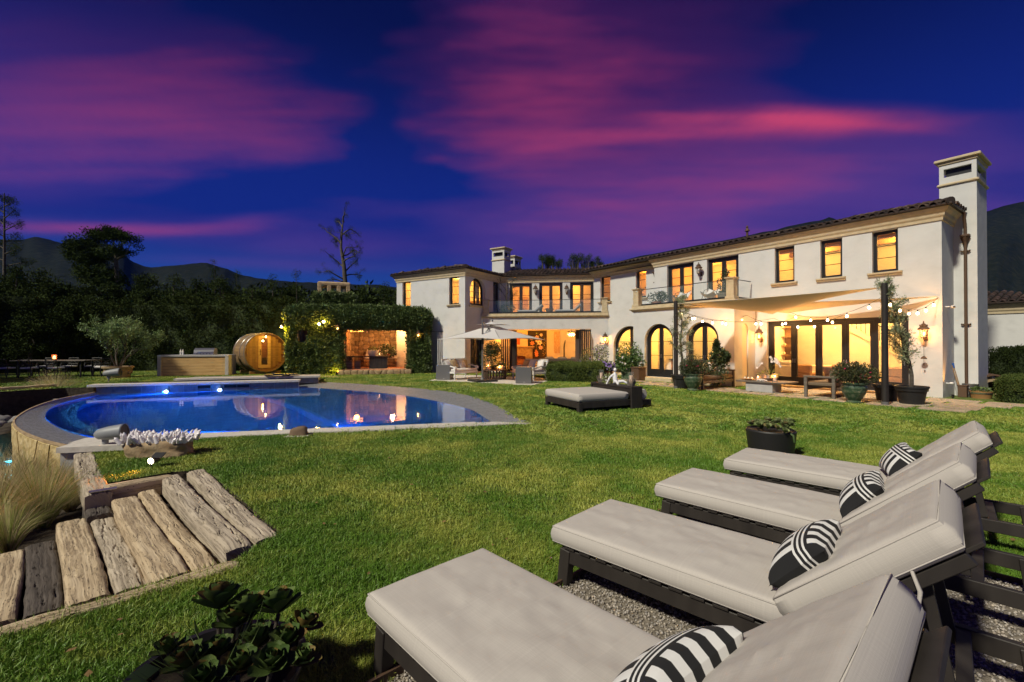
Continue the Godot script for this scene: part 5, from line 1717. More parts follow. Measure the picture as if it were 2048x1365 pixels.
	var shw := thing("outdoor_shower", "outdoor shower with white curtains hung from a dark rail", "shower", Vector3.ZERO)
	shw.transform = W.xf(ln + 0.15, 0, 0.1)
	var hh := 2.55
	part(shw, "curtain_rail", MB.new().tube([Vector3(0, hh, 0), Vector3(1.15, hh, 0.05), Vector3(1.15, hh, -0.9)], [0.02], 8), M.black)
	for r in [[0.02, 0.22], [0.72, 1.12]]:
		var rows := [PackedVector3Array(), PackedVector3Array()]
		for i in 29:
			var f := i / 28.0
			var x := lerpf(r[0], r[1], f)
			rows[1].append(Vector3(x, hh - 0.02, 0.04 * sin(f * 30.0)))
			rows[0].append(Vector3(x + 0.03 * sin(f * 9.0), 0.05, 0.07 * sin(f * 30.0) + 0.02))
		part(shw, "curtain", MB.new().surf(rows), M.curtain)
	part(shw, "wall_panel", MB.new().box(Vector3(0.5, 1.2, -0.75), Vector3(0.9, 2.3, 0.06)), M.concrete)
	part(shw, "shower_head", MB.new().tube([Vector3(0.35, 1.95, -0.7), Vector3(0.35, 2.0, -0.5), Vector3(0.35, 1.9, -0.45)], [0.02], 8).lathe([Vector2(0.03, 1.9), Vector2(0.07, 1.85), Vector2(0, 1.85)], 10, Vector3(0.35, 0, -0.45)), M.black)
	part(shw, "valve", MB.new().lathe([Vector2(0, -0.02), Vector2(0.04, -0.02), Vector2(0.04, 0.02), Vector2(0, 0.02)], 10, Vector3(0.4, 1.1, -0.7), false, Basis(Vector3.RIGHT, PI / 2)), M.black)
	var bs := thing("barrel_sauna", "round cedar barrel sauna with a narrow glass door", "sauna", Vector3.ZERO)
	var sd := 27.0
	var R := 1.17
	var bc := Vector3((533.0 - CX) / FOCAL * sd, R + 0.12, -sd)
	var ax := Vector3(-0.72, 0, -0.69).normalized()     # the barrel runs away to the back and the side
	var bx := Vector3.UP.cross(-ax).normalized()
	var bxf := Transform3D(Basis(bx, Vector3.UP, -ax), bc)
	bs.transform = bxf
	var L := 2.3
	var nst := 36
	for i in nst:
		var a0 := TAU * i / nst
		var a1 := TAU * (i + 1) / nst - 0.008
		var st := MB.new()
		var q := []
		for rr: float in [R, R - 0.05]:
			for a: float in [a0, a1]: q.append(Vector3(cos(a) * rr, sin(a) * rr, 0))
		var bk := Vector3(0, 0, -L)
		st.quad(q[0] + bk, q[0], q[1], q[1] + bk); st.quad(q[2], q[2] + bk, q[3] + bk, q[3]); st.quad(q[0], q[2], q[3], q[1])
		st.quad(q[2], q[0], q[0] + bk, q[2] + bk); st.quad(q[1], q[3], q[3] + bk, q[1] + bk)
		part(bs, "stave", st, M.stave[i * 7 % 3])
	for z: float in [-0.12, -0.95, -2.1]:
		var hoop := []
		for i in 41: hoop.append(Vector3(cos(TAU * i / 40) * (R + 0.008), sin(TAU * i / 40) * (R + 0.008), z))
		part(bs, "steel_band", MB.new().tube(hoop, [0.018], 6, false), M.steel)
	for i in 14:
		var x0 := -R + 0.05 + (2 * R - 0.1) * i / 14.0
		var x1 := x0 + (2 * R - 0.1) / 14.0 - 0.006
		if x0 > -0.36 and x1 < 0.36: continue
		var h0 := sqrt(maxf(0.0, pow(R - 0.05, 2) - pow(maxf(absf(x0), absf(x1)), 2)))
		part(bs, "end_board", MB.new().box(Vector3((x0 + x1) / 2, 0, -0.42), Vector3(x1 - x0, 2 * h0, 0.04)), M.cedar[i % 2])
	for y: float in [-1.02, 1.05]: part(bs, "end_board", MB.new().box(Vector3(0, y, -0.42), Vector3(0.70, 0.14, 0.04)), M.cedar[0])
	var door := node(bs, "door")
	part(door, "door_frame", MB.new().ring(rect(-0.34, -0.94, 0.34, 0.97), rect(-0.17, -0.74, 0.17, 0.84), -0.44, -0.36), M.pine[0])
	var dg := MB.new()
	dg.quad(Vector3(-0.17, -0.74, -0.40), Vector3(0.17, -0.74, -0.40), Vector3(0.17, 0.84, -0.40), Vector3(-0.17, 0.84, -0.40))
	part(door, "glass_pane", dg, M.glass)
	part(door, "handle", MB.new().tube([Vector3(-0.24, -0.15, -0.355), Vector3(-0.24, -0.15, -0.31), Vector3(-0.24, 0.18, -0.31), Vector3(-0.24, 0.18, -0.355)], [0.014], 6), M.black)
	part(bs, "rear_wall", MB.new().lathe([Vector2(0, 0), Vector2(R - 0.05, 0)], 30, Vector3(0, 0, -L + 0.1), false, Basis(Vector3.RIGHT, PI / 2)), M.cedar[1])
	part(bs, "inner_bench", MB.new().box(Vector3(0, -0.35, -1.9), Vector3(1.8, 0.06, 0.5)), M.cedar[2])
	for z: float in [-0.2, -2.0]: part(bs, "cradle", MB.new().box(Vector3(0, -R - 0.02, z), Vector3(1.7, 0.2, 0.12)), M.cedar[1])
	var sl := thing("sauna_lamp", "warm lamp glowing inside the cedar barrel sauna porch", "lamp", bxf * Vector3(0.0, 0.95, -0.12))
	part(sl, "bulb", MB.new().ball(Vector3.ZERO, Vector3(0.035, 0.035, 0.035), 10, 8), M.bulb)
	part(sl, "cap", MB.new().lathe([Vector2(0, 0.05), Vector2(0.04, 0.05), Vector2(0.04, 0.1), Vector2(0, 0.1)], 10), M.black)
	omni(sl, Vector3(0, -0.06, 0), 0.03, Color(1.0, 0.6, 0.25), 0.04)
	var sl2 := thing("sauna_lamp", "warm lamp behind the barrel sauna's glass door", "lamp", bxf * Vector3(0.3, 0.7, -1.6))
	part(sl2, "bulb", MB.new().ball(Vector3.ZERO, Vector3(0.05, 0.05, 0.05), 10, 8), M.bulb)
	part(sl2, "cap", MB.new().lathe([Vector2(0, 0.06), Vector2(0.05, 0.06), Vector2(0.05, 0.1), Vector2(0, 0.1)], 10), M.black)
	omni(sl2, Vector3(0, -0.1, 0), 0.22, Color(1.0, 0.55, 0.2), 0.04)
	var D := 25.0
	var ki := thing("kitchen_island", "concrete kitchen island faced with horizontal cedar boards", "kitchen island", Vector3.ZERO)
	var kx0 := (314.0 - CX) / FOCAL * D
	var kw := Wall.new(Vector2(kx0, D), Vector2(0.97, 0.243), 3.5)
	ki.transform = kw.xf()
	var kl := kw.length
	var kh := 1.18
	part(ki, "worktop", MB.new().box(Vector3(kl / 2, kh - 0.05, -0.62), Vector3(kl, 0.1, 1.24), Basis.IDENTITY, 0.008), M.concrete)
	for x: float in [0.09, kl - 0.09]: part(ki, "end_slab", MB.new().box(Vector3(x, (kh - 0.1) / 2, -0.62), Vector3(0.18, kh - 0.102, 1.24), Basis.IDENTITY, 0.008), M.concrete)
	for i in 6:
		var hb := (kh - 0.14) / 6
		part(ki, "cedar_board", MB.new().box(Vector3(kl / 2, 0.03 + hb * (i + 0.5), -0.06), Vector3(kl - 0.37, hb - 0.008, 0.03), Basis.IDENTITY, 0.004), M.pine[i % 2])
	part(ki, "carcass", MB.new().box(Vector3(kl / 2, kh / 2 - 0.06, -0.5), Vector3(kl - 0.38, kh - 0.15, 0.75)), M.mortar)
	var gr := thing("barbecue_grill", "stainless barbecue grill with closed lid on concrete island", "grill", Vector3.ZERO)
	gr.transform = kw.xf(kl * 0.62, kh, -0.5)
	part(gr, "body", MB.new().box(Vector3(0, 0.06, 0), Vector3(1.0, 0.12, 0.6), Basis.IDENTITY, 0.01), M.steel)
	var hood := PackedVector2Array([Vector2(-0.28, 0.125), Vector2(0.27, 0.125), Vector2(0.22, 0.28), Vector2(0.08, 0.38), Vector2(-0.2, 0.38), Vector2(-0.28, 0.28)])
	part(gr, "lid", MB.new().prism(hood, -0.5, 0.5, Transform3D(Basis(Vector3(0, 0, 1), Vector3.UP, Vector3(-1, 0, 0)), Vector3.ZERO)), M.steel)
	part(gr, "handle", MB.new().tube([Vector3(-0.4, 0.25, 0.31), Vector3(0.4, 0.25, 0.31)], [0.015], 8), M.steel)
	for i in 5: part(gr, "knob", MB.new().lathe([Vector2(0.025, 0), Vector2(0.02, 0.04), Vector2(0, 0.04)], 10, Vector3(-0.32 + 0.16 * i, 0.06, 0.3), false, Basis(Vector3.RIGHT, PI / 2)), M.black)
	for i in 2: solo("bottle", MB.new().lathe([Vector2(0, 0), Vector2(0.045, 0), Vector2(0.045, 0.2), Vector2(0.02, 0.26), Vector2(0.02, 0.32), Vector2(0, 0.32)], 10), M.white, "white bottle standing on the concrete island beside the grill", "bottle", "island bottles", kw.xf(kl * 0.27 + 0.11 * i, kh, -0.45))
	dining_set()
func flood(xf: Transform3D, aim: Vector3, energy: float, color: Color, label: String) -> void:
	var t := thing("floodlight", label, "lamp", Vector3.ZERO)
	t.transform = Transform3D(Basis.IDENTITY, xf.origin)
	var d := aim.normalized()
	var b := Basis.looking_at(d, Vector3.UP)
	part(t, "shade", MB.new().lathe([Vector2(0.03, -0.12), Vector2(0.05, -0.1), Vector2(0.085, 0.02), Vector2(0.075, 0.02), Vector2(0.0, -0.08)], 14, Vector3.ZERO, false, b * Basis(Vector3.RIGHT, -PI / 2)), M.black)
	part(t, "bulb", MB.new().ball(d * 0.04, Vector3.ONE * 0.07, 12, 8), M.bulb)
	part(t, "bracket", MB.new().tube([-d * 0.1, -d * 0.1 + xf.basis.z * -0.35], [0.015], 6), M.black)
	omni(t, d * 0.16, energy, color, 0.06)
func candle(xf: Transform3D, r: float, h: float, glass_r: float, light: float, label: String, glass_h := 0.0, lit := true) -> Node3D:
	var t := thing("candle_holder", label, "candle", Vector3.ZERO)
	t.transform = xf
	part(t, "candle", MB.new().lathe([Vector2(0, 0.01), Vector2(r, 0.01), Vector2(r, h), Vector2(r * 0.8, h - 0.008), Vector2(0, h - 0.015)], 14), M.wax)
	if lit: part(t, "flame", MB.new().ball(Vector3(0, h + 0.022, 0), Vector3(0.010, 0.025, 0.010), 8, 6), M.flame)
	if glass_r > 0: part(t, "glass_cylinder", MB.new().lathe([Vector2(glass_r, 0.0), Vector2(glass_r, glass_h if glass_h > 0 else h * 2.0)], 18), M.glass)
	part(t, "base", MB.new().lathe([Vector2(0, 0), Vector2(maxf(glass_r, r) + 0.01, 0), Vector2(maxf(glass_r, r) + 0.01, 0.012), Vector2(0, 0.012)], 16), M.greywood)
	if light > 0: omni(t, Vector3(0, h + 0.025, 0), light, Color(1.0, 0.6, 0.28), 0.02)
	return t
func cushion_mesh(wd: float, ht: float, th: float, uv := false) -> MB:
	var mb := MB.new()
	mb.with_uv = uv
	for f in 2:
		var rows := []
		for j in 23:
			var r := PackedVector3Array()
			for i in 23:
				var a := -1.0 + 2.0 * i / 22
				var b := -1.0 + 2.0 * j / 22
				var k := sqrt(maxf(0, 1 - a * a)) * sqrt(maxf(0, 1 - b * b))
				var x := a * (1.0 - 0.10 * (1 - a * a) * 0.0 - 0.09 * (1 - b * b) * a * a)
				var y := b * (1.0 - 0.09 * (1 - a * a) * b * b)
				r.append(Vector3(x * wd / 2, y * ht / 2, (0.5 if f == 0 else -0.5) * th * pow(k, 0.75)))
			rows.append(r)
		mb.surf(rows, false, f == 1)
	return mb
func dining_set() -> void:
	var D := 24.6
	var ctr := Vector3((112.0 - CX) / FOCAL * D, 0, -D)
	var t := thing("dining_table", "long dark metal dining table by the dark hedge", "table", ctr, 0.12)
	part(t, "top", MB.new().box(Vector3(0, 0.90, 0), Vector3(3.6, 0.05, 1.1), Basis.IDENTITY, 0.01), M.greywood)
	for x: float in [-1.5, 1.5]:
		for z: float in [-0.4, 0.4]: part(t, "leg", MB.new().bar(Vector3(x, 0, z), Vector3(x, 0.88, z), 0.06, 0.06), M.plastic)
	var proto: Node3D = null
	var spots := [[-1.55, 0.95, PI], [-0.45, 1.0, PI], [0.75, 0.95, PI], [-1.3, -0.95, 0.0], [-0.1, -0.95, 0.0], [1.1, -0.95, 0.0], [2.35, 0.15, -PI / 2 - 0.3]]
	for i in spots.size():
		var s: Array = spots[i]
		var xf := Transform3D(Basis(Vector3.UP, 0.12 + s[2]), ctr + Basis(Vector3.UP, 0.12) * Vector3(s[0], 0, s[1]))
		if proto == null:
			proto = thing("dining_chair", "dark cross-back garden chair with pale seat pad at dining table", "chair", Vector3.ZERO, 0.0, "garden dining chairs")
			for x: float in [-0.25, 0.25]:
				part(proto, "front_leg", MB.new().tube([Vector3(x, 0, 0.3), Vector3(x, 0.25, 0.22), Vector3(x, 0.5, 0.26)], [0.02], 6), M.plastic)
				part(proto, "rear_leg", MB.new().tube([Vector3(x, 0, -0.32), Vector3(x, 0.3, -0.22), Vector3(x, 0.55, -0.24), Vector3(x, 1.02, -0.34)], [0.02], 6), M.plastic)
				part(proto, "arm", MB.new().tube([Vector3(x * 1.1, 0.74, -0.28), Vector3(x * 1.1, 0.74, 0.15), Vector3(x * 1.1, 0.5, 0.22)], [0.02], 6), M.plastic)
			var bk := MB.new()
			bk.tube([Vector3(-0.25, 1.0, -0.335), Vector3(0.25, 1.0, -0.335)], [0.022], 6).tube([Vector3(-0.25, 0.68, -0.27), Vector3(0.25, 0.68, -0.27)], [0.018], 6)
			bk.tube([Vector3(-0.25, 0.7, -0.275), Vector3(0.25, 0.98, -0.33)], [0.014], 6).tube([Vector3(0.25, 0.7, -0.275), Vector3(-0.25, 0.98, -0.33)], [0.014], 6)
			part(proto, "backrest", bk, M.plastic)
			part(proto, "seat", MB.new().box(Vector3(0, 0.49, 0), Vector3(0.54, 0.03, 0.54), Basis.IDENTITY, 0.01), M.plastic)
			part(proto, "seat_pad", MB.new().box(Vector3(0, 0.545, 0), Vector3(0.52, 0.08, 0.52), Basis.IDENTITY, 0.03), M.fabric_white)
			proto.transform = xf
		else:
			var c := dup(proto, xf)
			if i == 6: c.set_meta("label", "cross-back chair with pale pad at the table's end beside potted olive")
	var la := thing("table_lantern", "small lantern glowing red and yellow on dining table", "lantern", ctr + Vector3(0.0, 0.927, 0.1))
	part(la, "glass_shade", MB.new().lathe([Vector2(0.09, 0), Vector2(0.1, 0.3)], 14), pane_mat(1, 0.5, 0.25, 0.25))
	part(la, "candle_flame", MB.new().ball(Vector3(0, 0.13, 0), Vector3(0.06, 0.11, 0.06), 10, 8), glow(1.0, 0.45, 0.12, 3.5))
	part(la, "base", MB.new().lathe([Vector2(0, 0), Vector2(0.11, 0), Vector2(0.11, 0.02), Vector2(0, 0.02)], 14), M.black)
	omni(la, Vector3(0, 0.2, 0), 0.06, Color(1.0, 0.5, 0.2), 0.06)
# ---------------------------------------------------------------- trees, hedges, potted plants
func olive(xf: Transform3D, pot: String, h: float, crown_r: float, label: String, ca: Color, cb: Color, lean := Vector3.ZERO, n := 2600, squat := false) -> void:
	var t := thing("potted_olive_tree", label, "potted tree", Vector3.ZERO)
	t.transform = xf
	var ph := 0.5
	match pot:
		"plastic":
			part(t, "pot", MB.new().lathe([Vector2(0, 0), Vector2(0.27, 0), Vector2(0.34, 0.40), Vector2(0.37, 0.41), Vector2(0.38, 0.50), Vector2(0.40, 0.50), Vector2(0.40, 0.55), Vector2(0.35, 0.55), Vector2(0.34, 0.48), Vector2(0, 0.47)], 28), M.plastic)
		"stone":
			part(t, "pot", MB.new().lathe([Vector2(0, 0), Vector2(0.45, 0), Vector2(0.58, 0.48), Vector2(0.64, 0.5), Vector2(0.64, 0.58), Vector2(0.56, 0.58), Vector2(0.54, 0.5), Vector2(0, 0.5)], 28), M.sandstone[1])
			for i in 12:   # moulded rosettes and swags
				var a := TAU * i / 12
				part(t, "relief", MB.new().ball(Vector3(cos(a) * 0.535, 0.28, sin(a) * 0.535), Vector3(0.09, 0.1, 0.05) if i % 2 == 0 else Vector3(0.05, 0.06, 0.03), 10, 6), M.sandstone[0])
	part(t, "soil", MB.new().lathe([Vector2(0, ph - 0.02), Vector2(0.36 if pot == "plastic" else 0.52, ph - 0.02)], 20), M.soil)
	var tr := MB.new()
	var tips := []
	if squat:
		for k in 4:
			var a := TAU * k / 4 + 0.4
			grow(tr, Vector3(cos(a) * 0.05, ph, sin(a) * 0.05), (Vector3(cos(a), 0.75, sin(a)) + lean).normalized(), h * 0.30, 0.05, 3, tips, 0.62, 0.10, 0.74)
	else:
		var line := [Vector3(0, ph - 0.05, 0)]
		for k in 8: line.append(Vector3(0.05 * sin(k * 1.7), ph + h * 0.86 * (k + 1) / 8.0, 0.04 * cos(k * 2.1)) + lean * h * 0.5 * pow((k + 1) / 8.0, 1.5))
		tr.tube(line, [0.055, 0.05, 0.045, 0.04, 0.034, 0.028, 0.02, 0.014, 0.008], 8)
		for k in 22:
			var f := lerpf(1.6, 8.0, k / 21.0)
			var o: Vector3 = line[int(f)].lerp(line[mini(int(f) + 1, 8)], f - int(f))
			var a := k * 2.4
			if lean.x < 0.0 and cos(a) > 0.1 and k < 15: a = PI - a
			grow(tr, o, Vector3(cos(a), 0.75, sin(a)).normalized(), crown_r * lerpf(0.34, 0.16, k / 21.0), 0.014, 1, tips, 0.7, 0.15, 0.8)
	part(t, "trunk", tr, M.bark)
	var lv := MB.new()
	lv.with_col = true
	for i in n:
		var p: Vector3 = tips[rng.randi() % tips.size()]
		p += rdir() * rng.randf_range(0.0, crown_r * 0.16)
		var d := (rdir() + Vector3(0, 0.2, 0)).normalized()
		lv.col = ca.lerp(cb, rng.randf())
		leaf(lv, p, d, d.cross(rdir()).normalized(), rng.randf_range(0.07, 0.11) * (1.35 if squat else 1.0), (0.03 if squat else 0.022), 0.2)
	part(t, "crown", lv, M.leaf)
func bush(called: String, label: String, category: String, at: Vector3, lobes: Array, n: int, ln: float, wd: float, ca: Color, cb: Color, pot: MB = null, potm: Material = null, flowers := [], group := "") -> Node3D:
	var t := thing(called, label, category, at, 0.0, group)
	if pot != null: part(t, "pot", pot, potm)
	var st := MB.new()
	var mb := MB.new()
	mb.with_col = true
	for l in lobes:
		leafball(mb, l[0], l[1], n, ln, wd, ca, cb, 0.75)
		for k in 3:
			st.tube([Vector3(0, l[0].y * 0.3, 0), (l[0] * 0.6) + rdir() * 0.08, l[0] + rdir() * l[1].x * 0.5], [0.014, 0.01, 0.005], 5)
	part(t, "stems", st, M.bark)
	part(t, "foliage", mb, M.leaf)
	if flowers.size() > 0:
		for i in int(flowers[0]):
			var l: Array = lobes[rng.randi() % lobes.size()]
			var d := rdir()
			if d.z < -0.3: d.z = -d.z
			var p: Vector3 = l[0] + Vector3(d.x * l[1].x, d.y * l[1].y, d.z * l[1].z) * rng.randf_range(0.92, 1.06)
			var fm := MB.new()
			for k in 5:
				var a := TAU * k / 5
				var g := (d + Vector3(cos(a), sin(a), sin(a + 1.0)) * 0.9).normalized()
				leaf(fm, p, g, g.cross(d).normalized(), flowers[1], flowers[1] * 0.8)
			part(t, "flower", fm, flowers[2])
	return t
func urn(k := 1.0) -> MB:
	return MB.new().lathe([Vector2(0, 0), Vector2(0.20, 0), Vector2(0.21, 0.05), Vector2(0.16, 0.09), Vector2(0.22, 0.18), Vector2(0.30, 0.34), Vector2(0.33, 0.47), Vector2(0.31, 0.55), Vector2(0.35, 0.58), Vector2(0.35, 0.62), Vector2(0.28, 0.62), Vector2(0, 0.56)].map(func(p): return p * k), 26)
func vegetation() -> void:
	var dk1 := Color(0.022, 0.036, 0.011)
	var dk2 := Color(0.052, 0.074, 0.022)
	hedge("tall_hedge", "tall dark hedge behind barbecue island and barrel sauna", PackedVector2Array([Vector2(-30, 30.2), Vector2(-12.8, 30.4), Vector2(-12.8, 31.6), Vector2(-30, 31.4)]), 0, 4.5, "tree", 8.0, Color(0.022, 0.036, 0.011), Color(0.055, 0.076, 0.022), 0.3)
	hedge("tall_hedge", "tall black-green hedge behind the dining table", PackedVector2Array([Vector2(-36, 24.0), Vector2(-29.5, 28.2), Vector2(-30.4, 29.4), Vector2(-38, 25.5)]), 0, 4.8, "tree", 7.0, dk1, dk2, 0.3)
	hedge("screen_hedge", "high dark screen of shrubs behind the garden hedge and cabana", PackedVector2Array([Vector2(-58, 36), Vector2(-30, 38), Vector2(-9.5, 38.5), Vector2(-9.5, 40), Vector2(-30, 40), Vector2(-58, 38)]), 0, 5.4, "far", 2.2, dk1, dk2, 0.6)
	var spec := [[28, 530, 30, 120], [95, 545, 31, 110], [165, 560, 32, 100], [225, 565, 33, 90], [285, 548, 34, 100], [345, 558, 34, 90], [395, 556, 35, 75], [450, 552, 35, 70], [505, 568, 35, 70], [545, 560, 36, 70], [590, 568, 37, 75], [720, 575, 38, 65], [765, 568, 38, 60], [790, 585, 36, 45], [60, 600, 28, 110], [130, 610, 30, 100], [2020, 640, 24, 90]]
	for i in spec.size():
		var s: Array = spec[i]
		var d: float = s[2]
		var top := hgt(s[1], d)
		var r: float = s[3] / FOCAL * d * 0.5
		var x: float = (s[0] - CX) / FOCAL * d
		var cr := []
		for k in 6:
			cr.append([Vector3(rng.randf_range(-0.5, 0.5) * r, lerpf(top * 0.35, top - r * 0.45, (k + 0.5) / 6.0), rng.randf_range(-0.4, 0.4) * r), Vector3(r * rng.randf_range(0.45, 0.75) * (1.15 - 0.5 * k / 6.0), r * rng.randf_range(0.4, 0.6), r * 0.6)])
		cr.append([Vector3(rng.randf_range(-0.2, 0.2) * r, top - r * 0.3, 0), Vector3(r * 0.3, r * 0.42, r * 0.3)])
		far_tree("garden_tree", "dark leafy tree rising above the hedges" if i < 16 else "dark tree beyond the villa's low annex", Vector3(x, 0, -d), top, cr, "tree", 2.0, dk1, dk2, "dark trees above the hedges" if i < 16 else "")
	for q in [[-31.0, 15.5, 12.0], [-36.0, 19.0, 13.0], [-29.0, 11.0, 11.0]]:
		var cr := []
		for k in 8: cr.append([Vector3(rng.randf_range(-2.4, 2.4), q[2] * rng.randf_range(0.4, 0.85), rng.randf_range(-2.4, 2.4)), Vector3(2.2, 1.6, 2.2)])
		far_tree("garden_tree", "broad dark tree at the edge of the garden beyond the dining table", v3(Vector2(q[0], q[1]), -1.7), q[2], cr, "far", 0.9, dk1, dk2, "broad trees shading the dining lawn")
	bush("garden_shrub", "tall leafy shrub on the lawn beyond the succulent planter", "shrub", v3(Vector2(-2.75, 0.75)), [[Vector3(0, 1.5, 0), Vector3(0.75, 0.8, 0.75)], [Vector3(0.2, 0.9, 0.1), Vector3(0.6, 0.6, 0.6)]], 1500, 0.09, 0.05, Color(0.03, 0.06, 0.015), Color(0.08, 0.12, 0.03))
	for p in [[428, 520, 565], [473, 540, 580], [592, 540, 585], [645, 520, 560]]:
		var d := 36.0
		if p[0] == 645: continue
		var top := hgt(p[1], d)
		var t := thing("slender_sapling", "thin upright sapling silhouetted above the hedge", "tree", Vector3((p[0] - CX) / FOCAL * d, 0, -d), 0.0, "slender saplings above the hedge")
		part(t, "trunk", MB.new().tube([Vector3.ZERO, Vector3(0.1, top * 0.5, 0), Vector3(-0.05, top, 0)], [0.05, 0.035, 0.01], 6), M.bark)
		var pts := PackedVector3Array()
		for k in 26: pts.append(Vector3(rng.randf_range(-0.22, 0.22), rng.randf_range(top * 0.62, top - 0.1), rng.randf_range(-0.2, 0.2)))
		cover(t, "crown", "fine", pts, dk1, dk2, 0.5, 0.9)
	var pd := 75.0
	var pb := far(228, 600, pd)
	pb.y = -1.7
	var ut := thing("umbrella_tree", "flat-topped umbrella tree silhouetted against the mountain", "tree", pb)
	var tb := MB.new()
	var rel := func(px, py, dz): return far(px, py, pd) - pb + Vector3(0, 0, dz)
	tb.tube([Vector3.ZERO, rel.call(232, 560, 0), rel.call(230, 500, 0)], [0.5, 0.35, 0.2], 8)
	tb.tube([Vector3(-1, 0, 0.5), rel.call(200, 560, 0), rel.call(170, 510, 0)], [0.45, 0.3, 0.18], 8)
	for q in [[230, 515, 200, 478], [230, 515, 215, 470], [230, 515, 250, 475], [230, 520, 265, 490], [185, 540, 150, 495], [185, 540, 175, 490]]: tb.tube([rel.call(q[0], q[1], 0), rel.call((q[0] + q[2]) / 2.0 + 2, (q[1] + q[3]) / 2.0 + 3, 0), rel.call(q[2], q[3], rng.randf_range(-1, 1))], [0.16, 0.1, 0.05], 6)
	part(ut, "trunk", tb, M.bark)
	var up := PackedVector3Array()
	for q in [[218, 470, 34, 8], [195, 476, 14, 8], [240, 473, 20, 7], [165, 492, 22, 16], [150, 505, 12, 12], [175, 515, 26, 14], [238, 503, 14, 8], [210, 508, 18, 7], [262, 490, 7, 4], [225, 463, 20, 5], [180, 545, 20, 20], [215, 555, 22, 18]]:
		for i in int(q[2] * q[3] * 0.35):
			var a := rng.randf() * TAU
			var rr := sqrt(rng.randf())
			up.append(rel.call(q[0] + cos(a) * rr * q[2], q[1] + sin(a) * rr * q[3], rng.randf_range(-2, 2)))
	cover(ut, "crown", "far", up, dk1, dk2, 0.45, 0.85)
	var bd := 48.0
	var bb := far(690, 690, bd); bb.y = 0.0
	var bt := thing("bare_tree", "tall sparse tree with bare crooked limbs against the sky", "tree", bb)
	var br := MB.new()
	var r2 := func(px, py): return far(px, py, bd) - bb
	br.tube([Vector3.ZERO, r2.call(690, 570), r2.call(687, 530), r2.call(681, 495), r2.call(683, 462), r2.call(687, 428)], [0.32, 0.26, 0.2, 0.14, 0.08, 0.03], 8)
	var btips := []
	for q in [[689, 560, 665, 545, 650, 548], [688, 545, 700, 528, 718, 520], [687, 535, 668, 520, 655, 505], [684, 515, 702, 500, 715, 492], [685, 512, 695, 496, 708, 500], [682, 495, 668, 478, 655, 470], [682, 488, 660, 468, 647, 455], [683, 470, 696, 455, 705, 462], [684, 455, 672, 440, 663, 435], [686, 445, 690, 430, 697, 421], [689, 552, 705, 545, 714, 548], [688, 565, 672, 560, 660, 562], [682, 480, 690, 470, 700, 478], [685, 525, 708, 515, 722, 512]]:
		var a: Vector3 = r2.call(q[0], q[1])
		var b: Vector3 = r2.call(q[2], q[3]) + Vector3(0, 0, rng.randf_range(-1.5, 1.5))
		var c: Vector3 = r2.call(q[4], q[5]) + Vector3(0, 0, rng.randf_range(-2, 2))
		br.tube([a, a.lerp(b, 0.5) + rdir() * 0.15, b, b.lerp(c, 0.5) + rdir() * 0.15, c], [0.09, 0.07, 0.055, 0.04, 0.02], 6, false)
		btips.append_array([b, c, b.lerp(c, 0.5)])
		for k in 3:
			var e := b.lerp(c, rng.randf())
			var g := e + rdir() * 0.7
			br.tube([e, e.lerp(g, 0.5) + rdir() * 0.08, g], [0.025, 0.018, 0.01], 4, false)
			btips.append(g)
	part(bt, "trunk", br, M.bark)
	var bp := PackedVector3Array()
	for i in 240: bp.append(btips[rng.randi() % btips.size()] + rdir() * 0.22)
	cover(bt, "crown", "fine", bp, dk1, dk2, 0.4, 0.9)
	var ed := 42.0
	var eb := far(5, 690, ed); eb.y = 0
	var et := thing("leafy_tree", "tall open-crowned tree on the slope above the dining table", "tree", eb)
	var em := MB.new()
	em.tube([Vector3.ZERO, Vector3(0.1, 7, 0), Vector3(0, hgt(385, ed), 0)], [0.22, 0.14, 0.03], 8)
	var ep := PackedVector3Array()
	for i in 12:
		var y := lerpf(hgt(520, ed), hgt(388, ed), i / 11.0)
		var a := Vector3(0, y - 0.6, 0)
		var b := Vector3((1.0 if i % 2 == 0 else -1.0) * rng.randf_range(0.8, 2.0) * (1.2 - 0.6 * i / 11.0), y, rng.randf_range(-1, 1))
		em.tube([a, a.lerp(b, 0.5), b], [0.06, 0.04, 0.015], 5)
		for k in 16: ep.append(a.lerp(b, rng.randf_range(0.4, 1.1)) + rdir() * 0.3)
	part(et, "trunk", em, M.bark)
	cover(et, "crown", "fine", ep, dk1, dk2, 0.6, 1.1)
	for q in [[1093, 508, 24], [1112, 507, 22], [1152, 509, 20], [1172, 508, 20], [1192, 512, 18]]:
		var d := 70.0
		var top := hgt(q[1], d)
		var r: float = q[2] / FOCAL * d * 0.5
		var cr := []
		for k in 9: cr.append([Vector3(rng.randf_range(-1.2, 1.2) * r, top - r * rng.randf_range(0.4, 2.4), rng.randf_range(-0.5, 0.5) * r), Vector3(r * 0.55, r * 0.36, r * 0.5)])
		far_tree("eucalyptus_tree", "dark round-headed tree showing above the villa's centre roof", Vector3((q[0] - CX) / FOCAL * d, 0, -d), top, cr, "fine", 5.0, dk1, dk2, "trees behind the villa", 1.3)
	var o1 := on(236, 756)
	olive(Transform3D(Basis.from_scale(Vector3.ONE * 1.05), o1), "stone", 3.15, 1.7, "floodlit olive tree in a carved stone pot beside the dining chairs", Color(0.14, 0.23, 0.07), Color(0.30, 0.40, 0.15), Vector3(0, 1.0, 0), 7500, true)
	olive(Transform3D(Basis.IDENTITY, on(1357, 779) + Vector3(0.22, 0, -0.3)), "plastic", 3.5, 1.0, "slim olive tree in a black pot behind the post before the bay arches", Color(0.15, 0.19, 0.09), Color(0.32, 0.36, 0.20), Vector3(0.0, 0, 0), 3800)
